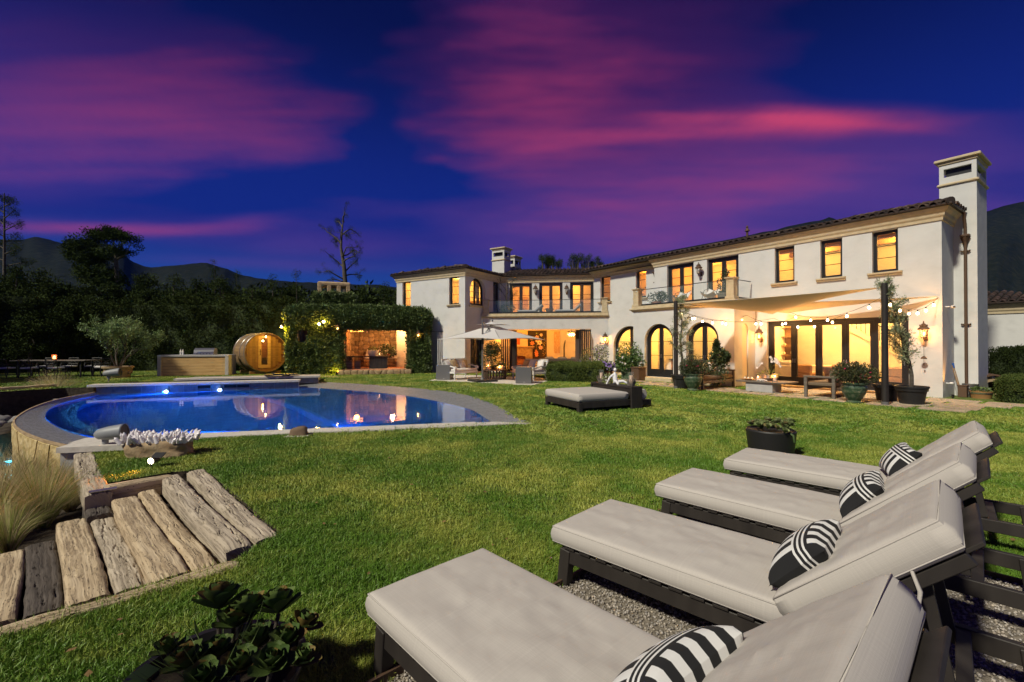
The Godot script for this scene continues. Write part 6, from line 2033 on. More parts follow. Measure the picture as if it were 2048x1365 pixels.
	olive(Transform3D(Basis.IDENTITY, on(1823, 810)), "plastic", 3.4, 1.0, "leaning olive tree in a large black pot by the folding doors", Color(0.15, 0.19, 0.09), Color(0.32, 0.36, 0.20), Vector3(-0.52, 0, 0.1), 3600)
	var p2 := on(1802, 808)
	solo("spare_pot", MB.new().lathe([Vector2(0, 0), Vector2(0.24, 0), Vector2(0.30, 0.42), Vector2(0.34, 0.43), Vector2(0.34, 0.53), Vector2(0.30, 0.53), Vector2(0.29, 0.45), Vector2(0, 0.44)], 26), M.plastic, "smaller black pot standing behind the large olive pot", "pot", "", Transform3D(Basis.IDENTITY, p2 + Vector3(0.02, 0, -0.55)))
	var magenta := mat(0.5, 0.02, 0.10, 0.6)
	bush("urn_shrub", "round dark shrub in a green glazed urn before the slatted bench", "potted shrub", on(1708, 807), [[Vector3(0, 0.88, 0), Vector3(0.62, 0.36, 0.5)], [Vector3(-0.2, 0.95, 0.05), Vector3(0.38, 0.3, 0.4)], [Vector3(0.28, 0.86, 0), Vector3(0.4, 0.28, 0.4)]], 1500, 0.055, 0.035, Color(0.025, 0.04, 0.012), Color(0.085, 0.09, 0.03), urn(1.0), M.green_glaze, [22, 0.035, magenta])
	bush("urn_shrub", "round dark shrub in a green glazed urn next to slim olive", "potted shrub", on(1386, 782), [[Vector3(0, 0.92, 0), Vector3(0.50, 0.40, 0.45)], [Vector3(-0.18, 0.85, 0.05), Vector3(0.34, 0.3, 0.36)], [Vector3(0.22, 0.85, 0), Vector3(0.34, 0.28, 0.36)]], 1300, 0.055, 0.035, Color(0.022, 0.036, 0.011), Color(0.07, 0.085, 0.028), urn(1.05), M.green_glaze, [9, 0.035, magenta])
	bush("leafy_shrub", "upright dark leafy shrub between bay arch and wooden sofa", "shrub", on(1440, 779) + Vector3(0, 0, -0.3), [[Vector3(0, 0.75, 0), Vector3(0.42, 0.6, 0.4)], [Vector3(0.1, 1.3, 0), Vector3(0.3, 0.3, 0.3)], [Vector3(0.0, 1.68, 0), Vector3(0.07, 0.25, 0.07)], [Vector3(0.35, 1.25, 0), Vector3(0.14, 0.22, 0.14)]], 600, 0.12, 0.06, Color(0.02, 0.04, 0.012), Color(0.07, 0.10, 0.03))
	var tub := MB.new()
	tub.box(Vector3(0, 0.32, 0), Vector3(0.55, 0.64, 0.55), Basis(Vector3.UP, 0.6), 0.02)
	bush("flowering_shrub", "white-flowered green shrub in a green planter box beside the arch", "potted shrub", on(1258, 760), [[Vector3(0, 1.2, 0), Vector3(0.62, 0.7, 0.5)], [Vector3(-0.3, 0.85, 0.1), Vector3(0.35, 0.4, 0.4)], [Vector3(0.4, 0.9, 0), Vector3(0.45, 0.4, 0.4)]], 900, 0.11, 0.06, Color(0.04, 0.10, 0.02), Color(0.12, 0.20, 0.05), tub, M.green_glaze, [26, 0.07, M.white])
	solo("terracotta_box", MB.new().box(Vector3(0, 0.33, 0), Vector3(0.5, 0.66, 0.5), Basis(Vector3.UP, 0.5), 0.02).box(Vector3(0, 0.645, 0), Vector3(0.56, 0.06, 0.56), Basis(Vector3.UP, 0.5), 0.02), M.wicker, "square brown planter box beside the green one at the arch", "planter", "", Transform3D(Basis.IDENTITY, on(1277, 762)))
	var lilac := mat(0.36, 0.22, 0.62, 0.7)
	bush("lilac_pot", "mophead plant with lilac flowers in a terracotta pot by the box hedge", "potted plant", on(1214, 757), [[Vector3(0, 0.6, 0), Vector3(0.42, 0.3, 0.35)]], 600, 0.10, 0.07, Color(0.03, 0.07, 0.02), Color(0.09, 0.15, 0.04), MB.new().lathe([Vector2(0, 0), Vector2(0.22, 0), Vector2(0.3, 0.36), Vector2(0.33, 0.4), Vector2(0, 0.38)], 18), M.terracotta, [70, 0.07, lilac])
	bush("pale_bush", "airy pale green bush rising behind the box hedge", "shrub", on(1207, 754) + Vector3(-0.3, 0, -0.9), [[Vector3(-0.2, 1.05, 0), Vector3(0.65, 0.55, 0.5)], [Vector3(0.35, 1.25, 0), Vector3(0.4, 0.6, 0.4)], [Vector3(-0.5, 0.6, 0.2), Vector3(0.5, 0.4, 0.4)]], 500, 0.13, 0.045, Color(0.07, 0.10, 0.03), Color(0.20, 0.22, 0.10), null, null, [30, 0.06, lilac])
	var up2 := thing("uplight", "ground uplight glowing among lilac flowers behind the box hedge", "lamp", on(1160, 751) + Vector3(0.1, 0, -0.3))
	part(up2, "housing", MB.new().lathe([Vector2(0.0, 0), Vector2(0.05, 0), Vector2(0.06, 0.28), Vector2(0.045, 0.28)], 12), M.black)
	part(up2, "lens", MB.new().lathe([Vector2(0, 0.27), Vector2(0.045, 0.275)], 12), M.lens)
	omni(up2, Vector3(0, 0.4, 0.05), 0.5, Color(1.0, 0.70, 0.25), 0.05)
	bush("leafy_shrub", "dark round shrub in front of the wing's glazed doors", "shrub", on(982, 750) + Vector3(0, 0, -0.6), [[Vector3(0, 0.95, 0), Vector3(0.72, 0.75, 0.6)], [Vector3(0.1, 1.5, 0), Vector3(0.5, 0.45, 0.45)]], 1400, 0.09, 0.05, Color(0.015, 0.03, 0.008), Color(0.05, 0.08, 0.02))
	hedge("box_hedge", "low clipped box hedge in front of the living-room opening", PackedVector2Array([plan(1095, 763.5), plan(1203, 765.5), plan(1205, 755), plan(1102, 753)]), 0, 0.72, "box", 70.0, Color(0.05, 0.075, 0.015), Color(0.13, 0.16, 0.045), 0.04)
	hedge("box_hedge", "rounded clipped box hedge in front of the dog house", PackedVector2Array([plan(1998, 805), plan(2060, 808), plan(2120, 800), plan(2120, 790), plan(2010, 790)]), 0, 0.62, "box", 70.0, Color(0.03, 0.05, 0.012), Color(0.09, 0.12, 0.035), 0.05)
	hedge("box_hedge", "tall square-clipped dark hedge behind the dog house", PackedVector2Array([Vector2(18.9, 17.2), Vector2(21, 17.0), Vector2(21, 18.2), Vector2(18.9, 18.2)]), 0, 1.55, "box", 50.0, Color(0.012, 0.02, 0.006), Color(0.035, 0.05, 0.015), 0.04)
	for q in [[20, 800, 0.7], [38, 812, 0.6], [62, 806, 0.45], [8, 790, 0.6]]:
		bush("ground_shrub", "low yellow-green mound growing below the old timber edging", "shrub", on(q[0], q[1], -0.9), [[Vector3(0, 0.3, 0), Vector3(q[2], 0.35, q[2])]], 500, 0.10, 0.05, Color(0.06, 0.08, 0.015), Color(0.16, 0.17, 0.04), null, null, [], "low mounds below the timber edging")
# ---------------------------------------------------------------- furniture round the villa
func furniture() -> void:
	patio_paving()
	umbrella_group()
	daybed()
	patio_group()
	sails_and_lights()
	corner_clutter()
	balcony_things()
	room_things()
func patio_paving() -> void:
	var t := Node3D.new()
	t.name = "patio_pavement"
	add_child(t)
	t.set_meta("kind", "structure")
	var rows := [[0.42, 0.8], [1.32, 0.6], [2.02, 0.6], [2.72, 0.6], [3.42, 0.6]]
	for r in rows:
		var s := 2.0 + rng.randf() * 0.5
		while s < 12.6:
			var l := rng.randf_range(0.85, 1.25)
			var z0: float = r[0]
			if not (s < 6.25 and z0 < 2.3):
				part(t, "paver", MB.new().box(Vector3(s + l / 2, 0.012, z0 + r[1] / 2), Vector3(l, 0.05, r[1]), Basis.IDENTITY, 0.006), M.paver[rng.randi() % 3], WR.xf())
				var q := []
				for e in [Vector2(0, 0), Vector2(1, 0), Vector2(1, 1), Vector2(0, 1)]:
					q.append(WR.o + WR.u * (s + l * e.x) + WR.n * (z0 + r[1] * e.y))
				pavers.append(PackedVector2Array(q))
			s += l + 0.12
	for i in 9:
		var s := -3.6 + i * 1.05
		part(t, "paver", MB.new().box(Vector3(s + 0.45, 0.012, 2.75), Vector3(0.9, 0.05, 0.62), Basis.IDENTITY, 0.006), M.paver[rng.randi() % 3], WR.xf())
		var q := []
		for e in [Vector2(0, 0), Vector2(1, 0), Vector2(1, 1), Vector2(0, 1)]: q.append(WR.o + WR.u * (s + 0.9 * e.x) + WR.n * (2.44 + 0.62 * e.y))
		pavers.append(PackedVector2Array(q))
	var sl := PackedVector2Array([plan(858, 762), plan(1066, 771.5), plan(1116, 758), plan(915, 750.5)])
	var mid := [sl[0].lerp(sl[1], 0.5), sl[3].lerp(sl[2], 0.5)]
	for q in [[sl[0], mid[0], mid[1], sl[3]], [mid[0], sl[1], sl[2], mid[1]]]:
		part(t, "slab", MB.new().slab(inset(PackedVector2Array(q), 0.01), -0.03, 0.022), M.coping)
	pavers.append(sl)
	for q in [[590, 752.5], [625, 753.5], [555, 752], [520, 753], [485, 754.5], [660, 754]]:
		var p := plan(q[0], q[1])
		part(t, "stepping_stone", MB.new().slab(PackedVector2Array([p + Vector2(-0.45, -0.3), p + Vector2(0.45, -0.26), p + Vector2(0.42, 0.3), p + Vector2(-0.43, 0.27)]), -0.03, 0.025), M.paver[1])
func umbrella_group() -> void:
	var base := on(965, 764)
	var t := thing("cantilever_umbrella", "white two-tier cantilever umbrella with grey pole over garden settees", "umbrella", base)
	part(t, "base_plate", MB.new().box(Vector3(0, 0.06, 0), Vector3(1.1, 0.1, 1.1), Basis(Vector3.UP, 0.5), 0.03), M.plastic)
	part(t, "base_collar", MB.new().lathe([Vector2(0.12, 0.1), Vector2(0.09, 0.2), Vector2(0, 0.2)], 14), M.grey_metal)
	var d := -base.z
	var ptop := hgt(641, d)
	part(t, "pole", MB.new().tube([Vector3(0, 0.1, 0), Vector3(0, ptop, 0)], [0.045], 12), M.grey_metal)
	part(t, "crank_housing", MB.new().box(Vector3(0.01, hgt(683, d), 0.02), Vector3(0.12, 0.28, 0.12), Basis.IDENTITY, 0.02), M.plastic)
	var apex := Vector3(0.42, hgt(641.0, d) + 0.02, -1.35)
	var hub := Vector3(0.42, apex.y - 0.42, -1.35)
	part(t, "arm", MB.new().tube([Vector3(0, ptop - 0.03, 0), Vector3(0.25, ptop - 0.37, -0.6), hub], [0.03], 8), M.grey_metal)
	part(t, "brace", MB.new().tube([Vector3(0, hgt(677, d) + 0.1, 0), Vector3(0.25, ptop - 0.37, -0.6), Vector3(0.4, ptop - 0.1, -1.1)], [0.02], 8), M.grey_metal)
	var rot := 0.62
	var cs := [[1.95, 0.86, 0.62, "canopy"], [0.66, 0.24, 0.04, "vent_tier"]]
	for tier in cs:
		var R: float = tier[0]
		var corners := []
		for k in 4:
			var a := rot + PI / 4 + PI / 2 * k
			corners.append(apex + Vector3(cos(a) * R * 1.42, -tier[2] - tier[1] * 0.0 - (0.32 if R > 1 else 0.16), sin(a) * R * 1.42))
		var cm := MB.new()
		var topi: float = apex.y - (0.16 if R > 1 else 0.0)
		for k in 4:
			var A: Vector3 = corners[k]
			var B: Vector3 = corners[(k + 1) % 4]
			var rows := []
			for j in 7:
				var f := j / 6.0
				var r := PackedVector3Array()
				for i in 9:
					var e := A.lerp(B, i / 8.0)
					e.y += 0.09 * sin(PI * i / 8.0) * (1 if R > 1 else 0.4)
					var top := Vector3(apex.x, topi, apex.z)
					var inner := 0.13 if R > 1 else 0.0
					var g := lerpf(inner, 1.0, f)
					var p := top.lerp(e, g)
					p.y -= sin(g * PI) * 0.04
					r.append(p)
				rows.append(r)
			cm.surf(rows)
			if R > 1:
				part(t, "rib", MB.new().tube([hub + Vector3(0, 0.2, 0), A + Vector3(0, -0.02, 0)], [0.014], 6), M.grey_metal)
		part(t, tier[3], cm, M.canvas)
	part(t, "hub", MB.new().lathe([Vector2(0, -0.1), Vector2(0.06, -0.08), Vector2(0.06, 0.12), Vector2(0, 0.12)], 12, hub), M.plastic)
	part(t, "finial", MB.new().ball(apex + Vector3(0, 0.03, 0), Vector3(0.04, 0.05, 0.04), 10, 6), M.plastic)
	for q in [[872, 900, 761.0, 727, "grey metal cube table beside the settee with its back to cabana curtains"], [1031, 1062, 768.5, 733.5, "grey metal cube table at the settee next to the box hedge"]]:
		var p := on(q[0], q[2])
		var k := Wall.new(Vector2(p.x, -p.z), Vector2(0.93, -0.10), 1.0)
		var sz: float = (q[1] - q[0]) / FOCAL * -p.z * 1.02
		var c := thing("cube_table", q[4], "side table", Vector3.ZERO, 0.0, "grey metal cube tables")
		c.transform = k.xf()
		part(c, "body", MB.new().box(Vector3(sz / 2, sz * 0.56, -sz / 2), Vector3(sz, sz * 1.02, sz), Basis.IDENTITY, 0.008), M.grey_metal)
		part(c, "plinth", MB.new().box(Vector3(sz / 2, 0.025, -sz / 2), Vector3(sz * 0.86, 0.05, sz * 0.86)), M.black)
		part(c, "badge", MB.new().box(Vector3(sz * 0.55, sz * 0.12, 0.003), Vector3(0.06, 0.012, 0.004)), M.white)
	settee(on(926, 760) + Vector3(-0.15, 0.022, -0.35), 0.95, "white colonial settee with tan and white cushions beside the cabana curtains", 0)
	settee(on(1048, 763) + Vector3(0.25, 0.022, -0.55), -0.95, "white colonial settee with slatted back turned to the box hedge", 1)
	var tb := thing("drum_table", "round bronze openwork drum table under the umbrella", "table", on(989, 761) + Vector3(0, 0.022, -0.5))
	part(tb, "top", MB.new().lathe([Vector2(0, 0.44), Vector2(0.62, 0.44), Vector2(0.63, 0.46), Vector2(0.62, 0.48), Vector2(0, 0.48)], 30), M.rust)
	part(tb, "foot_ring", MB.new().lathe([Vector2(0.5, 0), Vector2(0.58, 0), Vector2(0.58, 0.03), Vector2(0.5, 0.03), Vector2(0.5, 0)], 30), M.rust)
	for i in 22:
		var a := TAU * i / 22
		var c := Vector3(cos(a) * 0.55, 0, sin(a) * 0.55)
		part(tb, "turned_rod", MB.new().lathe([Vector2(0.015, 0.03), Vector2(0.045, 0.12), Vector2(0.02, 0.2), Vector2(0.05, 0.3), Vector2(0.02, 0.38), Vector2(0.015, 0.44)], 8, c, true), M.rust)
	var tp := tb.position + Vector3(0, 0.48, 0)
	candle(Transform3D(Basis.IDENTITY, tp + Vector3(-0.32, 0, 0.25)), 0.06, 0.2, 0.10, 0.12, "tall glass hurricane candle on the round drum table", 0.45)
	candle(Transform3D(Basis.IDENTITY, tp + Vector3(0.22, 0, 0.3)), 0.05, 0.1, 0.0, 0.12, "short candle among flowers on the round drum table")
	var fl := bush("flower_bowl", "bowl of white and green flowers on the round drum table", "planter", tp + Vector3(0.28, 0, -0.02), [[Vector3(0, 0.22, 0), Vector3(0.3, 0.16, 0.25)]], 300, 0.07, 0.045, Color(0.05, 0.10, 0.03), Color(0.16, 0.22, 0.08), MB.new().lathe([Vector2(0, 0), Vector2(0.12, 0), Vector2(0.22, 0.12), Vector2(0.23, 0.16), Vector2(0, 0.14)], 18), M.white, [14, 0.06, M.white])
	bush("moss_bowl", "dark bowl with clipped moss on the round drum table", "planter", tp + Vector3(-0.05, 0, 0.1), [[Vector3(0, 0.16, 0), Vector3(0.16, 0.08, 0.14)]], 250, 0.04, 0.03, Color(0.05, 0.09, 0.02), Color(0.12, 0.18, 0.05), MB.new().lathe([Vector2(0, 0), Vector2(0.11, 0), Vector2(0.15, 0.14), Vector2(0, 0.13)], 16), M.black)
func settee(at: Vector3, turn: float, label: String, kind: int) -> void:
	var t := thing("garden_settee", label, "settee", at, turn)
	var W := 1.75
	var paint: Material = M.white if kind == 0 else M.coping
	part(t, "seat_frame", MB.new().box(Vector3(0, 0.36, 0), Vector3(W, 0.1, 0.78), Basis.IDENTITY, 0.01), paint)
	for x: float in [-W / 2 + 0.05, W / 2 - 0.05]:
		part(t, "front_leg", MB.new().lathe([Vector2(0.025, 0), Vector2(0.035, 0.05), Vector2(0.025, 0.1), Vector2(0.045, 0.18), Vector2(0.03, 0.24), Vector2(0.05, 0.31)], 10, Vector3(x, 0, 0.35)), paint)
		part(t, "rear_leg", MB.new().tube([Vector3(x, 0, -0.5), Vector3(x, 0.2, -0.38), Vector3(x, 0.36, -0.36)], [0.03, 0.035, 0.04], 8), paint)
		part(t, "arm_post", MB.new().lathe([Vector2(0.04, 0.41), Vector2(0.03, 0.5), Vector2(0.045, 0.56)], 10, Vector3(x, 0, 0.36)), paint)
		part(t, "scroll_arm", MB.new().bar(Vector3(x, 0.66, -0.38), Vector3(x, 0.70, -0.1), 0.08, 0.05).bar(Vector3(x, 0.70, -0.12), Vector3(x, 0.62, 0.28), 0.085, 0.06, 0.01).lathe([Vector2(0, -0.05), Vector2(0.075, -0.05), Vector2(0.075, 0.05), Vector2(0, 0.05)], 14, Vector3(x, 0.585, 0.36), false, Basis(Vector3.BACK, PI / 2)), paint)
		part(t, "back_post", MB.new().bar(Vector3(x, 0.38, -0.37), Vector3(x, 0.98, -0.52), 0.06, 0.05), paint)
	part(t, "top_rail", MB.new().bar(Vector3(-W / 2, 0.95, -0.515), Vector3(W / 2, 0.95, -0.515), 0.05, 0.14), paint)
	for i in 4: part(t, "back_slat", MB.new().bar(Vector3(-W / 2, 0.48 + 0.11 * i, -0.395 - 0.028 * i), Vector3(W / 2, 0.48 + 0.11 * i, -0.395 - 0.028 * i), 0.02, 0.055), paint)
	part(t, "seat_cushion", MB.new().box(Vector3(0, 0.47, 0.01), Vector3(W - 0.12, 0.13, 0.76), Basis.IDENTITY, 0.05), M.fabric_white)
	var mats := [M.fabric_white, M.fabric_tan, M.fabric_grey, M.fabric_white, M.fabric_tan] if kind == 0 else [M.fabric_tan, M.fabric_white, M.fabric_white]
	for i in mats.size():
		var x := lerpf(-W / 2 + 0.3, W / 2 - 0.3, i / float(mats.size() - 1))
		var c := solo("scatter_cushion", cushion_mesh(0.48, 0.48, 0.16), mats[i], ["white scatter cushion on a garden settee under the umbrella", "tan scatter cushion on a garden settee under the umbrella", "grey scatter cushion on a garden settee under the umbrella"][0 if mats[i] == M.fabric_white else 1 if mats[i] == M.fabric_tan else 2], "cushion", "settee cushions", Transform3D(Basis(Vector3.UP, turn) * Basis(Vector3.RIGHT, -0.35) * Basis(Vector3.BACK, rng.randf_range(-0.25, 0.25)), at + Basis(Vector3.UP, turn) * Vector3(x, 0.76, -0.27 + 0.07 * (i % 2))))
func daybed() -> void:
	var a := on(1158, 827)
	var dir := Vector2(-0.73, 1.54).normalized()         # along the foot side, going away
	var ux := Vector2(dir.y, -dir.x)                      # towards the head
	var xf := Transform3D(Basis(v3(ux), Vector3.UP, -v3(dir)), a)   # local x to the head, -z along the foot
	var W := 1.75
	var L := 1.62
	var t := thing("garden_daybed", "low dark wooden daybed with white mattress and shelf on the lawn", "daybed", Vector3.ZERO)
	t.transform = xf
	for x: float in [0.06, L + 0.35]:
		for z: float in [-0.06, -W + 0.06]: part(t, "leg", MB.new().box(Vector3(x, 0.13, z), Vector3(0.12, 0.26, 0.12), Basis.IDENTITY, 0.006), M.darkwood)
	part(t, "side_rail", MB.new().box(Vector3(0.03, 0.19, -W / 2), Vector3(0.05, 0.16, W - 0.24), Basis.IDENTITY, 0.005), M.darkwood)
	for z: float in [-0.03, -W + 0.03]: part(t, "side_rail", MB.new().box(Vector3(L / 2 + 0.2, 0.19, z), Vector3(L + 0.15, 0.16, 0.05), Basis.IDENTITY, 0.005), M.darkwood)
	for i in 8: part(t, "slat", MB.new().box(Vector3(0.15 + i * 0.22, 0.255, -W / 2), Vector3(0.12, 0.025, W - 0.13)), M.darkwood)
	part(t, "mattress", cushion_box(L - 0.02, 0.20, W - 0.02, 0.05, Vector3(0, 0.272, -W + 0.01), 0.02), M.linen)
	part(t, "console_top", MB.new().box(Vector3(L + 0.21, 0.585, -W / 2), Vector3(0.38, 0.05, W + 0.14), Basis.IDENTITY, 0.006), M.darkwood)
	for z: float in [0.045, -W - 0.045]: part(t, "console_end", MB.new().box(Vector3(L + 0.21, 0.28, z), Vector3(0.38, 0.558, 0.05), Basis.IDENTITY, 0.006), M.darkwood)
	part(t, "console_back", MB.new().box(Vector3(L + 0.06, 0.40, -W / 2), Vector3(0.03, 0.31, W - 0.02)), M.darkwood)
	part(t, "rear_board", MB.new().box(Vector3(L + 0.62, 0.15, -W / 2), Vector3(0.4, 0.14, W - 0.1), Basis.IDENTITY, 0.006), M.darkwood)
	var bo := solo("bolster_cushion", MB.new().lathe([Vector2(0, 0), Vector2(0.12, 0), Vector2(0.15, 0.03), Vector2(0.15, W - 0.33), Vector2(0.12, W - 0.3), Vector2(0, W - 0.3)], 18, Vector3.ZERO, false, Basis(Vector3.RIGHT, -PI / 2)), M.linen, "dark-ended bolster lying behind the daybed's wooden shelf", "cushion", "", xf * Transform3D(Basis.IDENTITY, Vector3(L + 0.60, 0.37, -0.12)))
	var top := 0.61
	for q in [[-0.18, "glass candle in a driftwood nest at the daybed shelf's open end"], [-W + 0.22, "glass candle in a driftwood nest at the daybed shelf's house end"]]:
		var c := candle(xf * Transform3D(Basis.IDENTITY, Vector3(L + 0.21, top + 0.03, q[0])), 0.045, 0.26, 0.075, 0.0, q[1], 0.36, false)
		for i in 26:
			var an := TAU * i / 26.0
			var o := Vector3(cos(an), 0, sin(an))
			part(c, "driftwood_twig", MB.new().tube([o * 0.08 + Vector3(0, -0.02, 0), o * rng.randf_range(0.11, 0.15) + Vector3(0, rng.randf_range(0.1, 0.2), 0)], [0.014, 0.007], 5), M.greywood)
	var f := thing("white_figurine", "white abstract seated figure leaning back on its arms on the daybed shelf", "figurine", Vector3.ZERO)
	f.transform = xf * Transform3D(Basis(Vector3.UP, 0.2), Vector3(L + 0.2, top, -0.85))
	var fm := MB.new()
	fm.tube([Vector3(0, 0.03, 0), Vector3(0, 0.12, 0), Vector3(0, 0.24, -0.02), Vector3(0, 0.31, -0.02), Vector3(0, 0.35, -0.02)], [0.06, 0.07, 0.075, 0.04, 0.025], 12)
	fm.ball(Vector3(0, 0.41, -0.01), Vector3(0.045, 0.065, 0.045))
	for x: float in [-1.0, 1.0]:
		fm.tube([Vector3(x * 0.05, 0.28, -0.02), Vector3(x * 0.12, 0.2, -0.1), Vector3(x * 0.15, 0.0, -0.2)], [0.035, 0.03, 0.025], 10)
		fm.tube([Vector3(x * 0.03, 0.06, 0.02), Vector3(x * 0.14, 0.09, 0.16), Vector3(x * 0.22, 0.02, 0.30)], [0.05, 0.04, 0.028], 10)
	part(f, "body", fm, mat(0.75, 0.74, 0.75, 0.5))
	bush("succulent_bowl", "small yellow-green succulent beside the white figurine on daybed shelf", "plant", xf * Vector3(L + 0.2, top, -1.15), [[Vector3(0, 0.12, 0), Vector3(0.16, 0.14, 0.14)]], 160, 0.09, 0.03, Color(0.14, 0.18, 0.05), Color(0.32, 0.34, 0.14), MB.new().lathe([Vector2(0, 0), Vector2(0.07, 0), Vector2(0.1, 0.06), Vector2(0, 0.05)], 12), M.sandstone[2], [4, 0.04, M.white])
func cushion_box(L: float, T: float, W: float, r: float, at: Vector3, crown := 0.015, wrinkle := 0.0) -> MB:
	var mb := MB.new()
	var nz := noise(95, 1.0, 3)
	var ts := [0.0, 0.006, 0.014, 0.026, 0.045]
	for i in 27: ts.append(0.07 + 0.86 * i / 26.0)
	ts.append_array([0.955, 0.974, 0.986, 0.994, 1.0])
	var edge := func(x: float, z: float) -> float:
		var d := minf(minf(x, L - x), minf(z, W - z))
		return r if d >= r else sqrt(maxf(0.0, r * r - (r - d) * (r - d)))
	for f in 2:
		var rows := []
		for j in ts.size():
			var q := PackedVector3Array()
			for i in ts.size():
				var x: float = ts[i] * L
				var z: float = ts[j] * W
				var e: float = edge.call(x, z)
				var k := sin(PI * ts[i]) * sin(PI * ts[j])
				var y := T - r + e + crown * sqrt(maxf(k, 0.0)) + wrinkle * (nz.get_noise_2d(x * 2.0, z * 2.5) + 0.9 * maxf(0.0, nz.get_noise_2d(x * 13.0 + 3.0 * z, z * 3.0 - 2.0 * x) - 0.12)) * minf(1.0, sqrt(maxf(k, 0.0)) * 1.4)
				if f == 1: y = r - e
				q.append(at + Vector3(x, y, z))
			rows.append(q)
		mb.surf(rows, false, f == 0)
	var ring := [[], [], []]
	for s in 4:
		for i in 12:
			var u := i / 12.0
			var p: Vector2 = [Vector2(u * L, 0), Vector2(L, u * W), Vector2(L - u * L, W), Vector2(0, W - u * W)][s]
			var n: Vector2 = [Vector2(0, -1), Vector2(1, 0), Vector2(0, 1), Vector2(-1, 0)][s]
			if i == 0: n = (n + [Vector2(-1, 0), Vector2(0, -1), Vector2(1, 0), Vector2(0, 1)][s]) * 0.5
			for k in 3:
				var o := p + n * (0.012 if k == 1 else 0.0)
				ring[k].append(at + Vector3(o.x, lerpf(r, T - r, k / 2.0), o.y))
	mb.surf([PackedVector3Array(ring[0]), PackedVector3Array(ring[1]), PackedVector3Array(ring[2])], true, false)
	return mb
func patio_group() -> void:
	var u3 := v3(WR.u)
	var n3 := v3(WR.n)
	for k in 2:
		var s := 4.9 if k == 0 else 9.0
		var z := 3.0 if k == 0 else 2.35
		var t := thing("patio_sofa", ["weathered wooden sofa with brown cushions next to the bay", "weathered wooden sofa with brown cushions behind the flowering urn"][k], "sofa", Vector3.ZERO, 0.0)
		var fwd := u3 if k == 0 else -u3
		var xf := Transform3D(Basis(Vector3.UP.cross(fwd), Vector3.UP, fwd), WR.pt(s, 0.037, z))
		t.transform = xf
		var W := 2.3
		for x: float in [-W / 2 + 0.05, W / 2 - 0.05]:
			for zz: float in [-0.4, 0.4]: part(t, "leg", MB.new().box(Vector3(x, 0.32, zz), Vector3(0.09, 0.64, 0.09), Basis.IDENTITY, 0.006), M.greywood)
			part(t, "armrest", MB.new().box(Vector3(x, 0.672, 0), Vector3(0.11, 0.06, 0.92), Basis.IDENTITY, 0.008), M.greywood)
		for zz: float in [-0.4, 0.4]: part(t, "seat_rail", MB.new().box(Vector3(0, 0.27, zz), Vector3(W - 0.19, 0.1, 0.05), Basis.IDENTITY, 0.005), M.greywood)
		part(t, "back_rail", MB.new().box(Vector3(0, 0.62, -0.4), Vector3(W - 0.19, 0.08, 0.05), Basis.IDENTITY, 0.005), M.greywood)
		for i in 8: part(t, "seat_slat", MB.new().box(Vector3(-W / 2 + 0.25 + i * 0.26, 0.33, 0), Vector3(0.1, 0.02, 0.8)), M.greywood)
		part(t, "seat_cushion", MB.new().box(Vector3(0, 0.42, 0.03), Vector3(W - 0.22, 0.16, 0.8), Basis.IDENTITY, 0.05), M.fabric_brown)
		for i in 2: part(t, "back_cushion", MB.new().box(Vector3(-0.52 + 1.04 * i, 0.68, -0.3), Vector3(1.0, 0.44, 0.18), Basis(Vector3.RIGHT, -0.2), 0.06), M.fabric_brown)
		for i in (3 if k == 0 else 1):
			var m: Material = [M.fabric_white, M.fabric_tan, M.fabric_white][i]
			solo("scatter_cushion", cushion_mesh(0.5, 0.5, 0.17), m, ["off-white scatter cushion on a weathered patio sofa", "gold-brown patterned scatter cushion on a weathered patio sofa", "off-white scatter cushion on a weathered patio sofa"][i], "cushion", "patio sofa cushions", xf * Transform3D(Basis(Vector3.RIGHT, -0.4) * Basis(Vector3.BACK, 0.3 - 0.3 * i), Vector3(-0.75 + 0.62 * i, 0.74, -0.12)))
	var tx := WR.xf(7.0, 0.037, 2.75)
	var t := thing("coffee_table", "low slab coffee table on a pale stone block between patio sofas", "table", Vector3.ZERO)
	t.transform = tx
	part(t, "top", MB.new().box(Vector3(0, 0.36, 0), Vector3(1.75, 0.06, 1.05), Basis.IDENTITY, 0.012), M.greywood)
	part(t, "plinth", MB.new().box(Vector3(-0.05, 0.165, 0.1), Vector3(0.95, 0.33, 0.7), Basis.IDENTITY, 0.008), M.concrete)
	var y := 0.39
	var put := func(x, z): return tx * Transform3D(Basis.IDENTITY, Vector3(x, y, z))
	var vs := thing("orchid_bowl", "grey stone bowl with white orchids on the patio coffee table", "planter", Vector3.ZERO)
	vs.transform = put.call(0.05, -0.1)
	part(vs, "bowl", MB.new().lathe([Vector2(0, 0), Vector2(0.13, 0), Vector2(0.22, 0.1), Vector2(0.2, 0.2), Vector2(0.15, 0.21), Vector2(0, 0.19)], 18), M.grey_metal)
	var lf := MB.new(); lf.with_col = true
	leafball(lf, Vector3(0, 0.24, 0), Vector3(0.24, 0.06, 0.2), 40, 0.2, 0.05, Color(0.05, 0.1, 0.02), Color(0.12, 0.18, 0.05))
	part(vs, "leaves", lf, M.leaf)
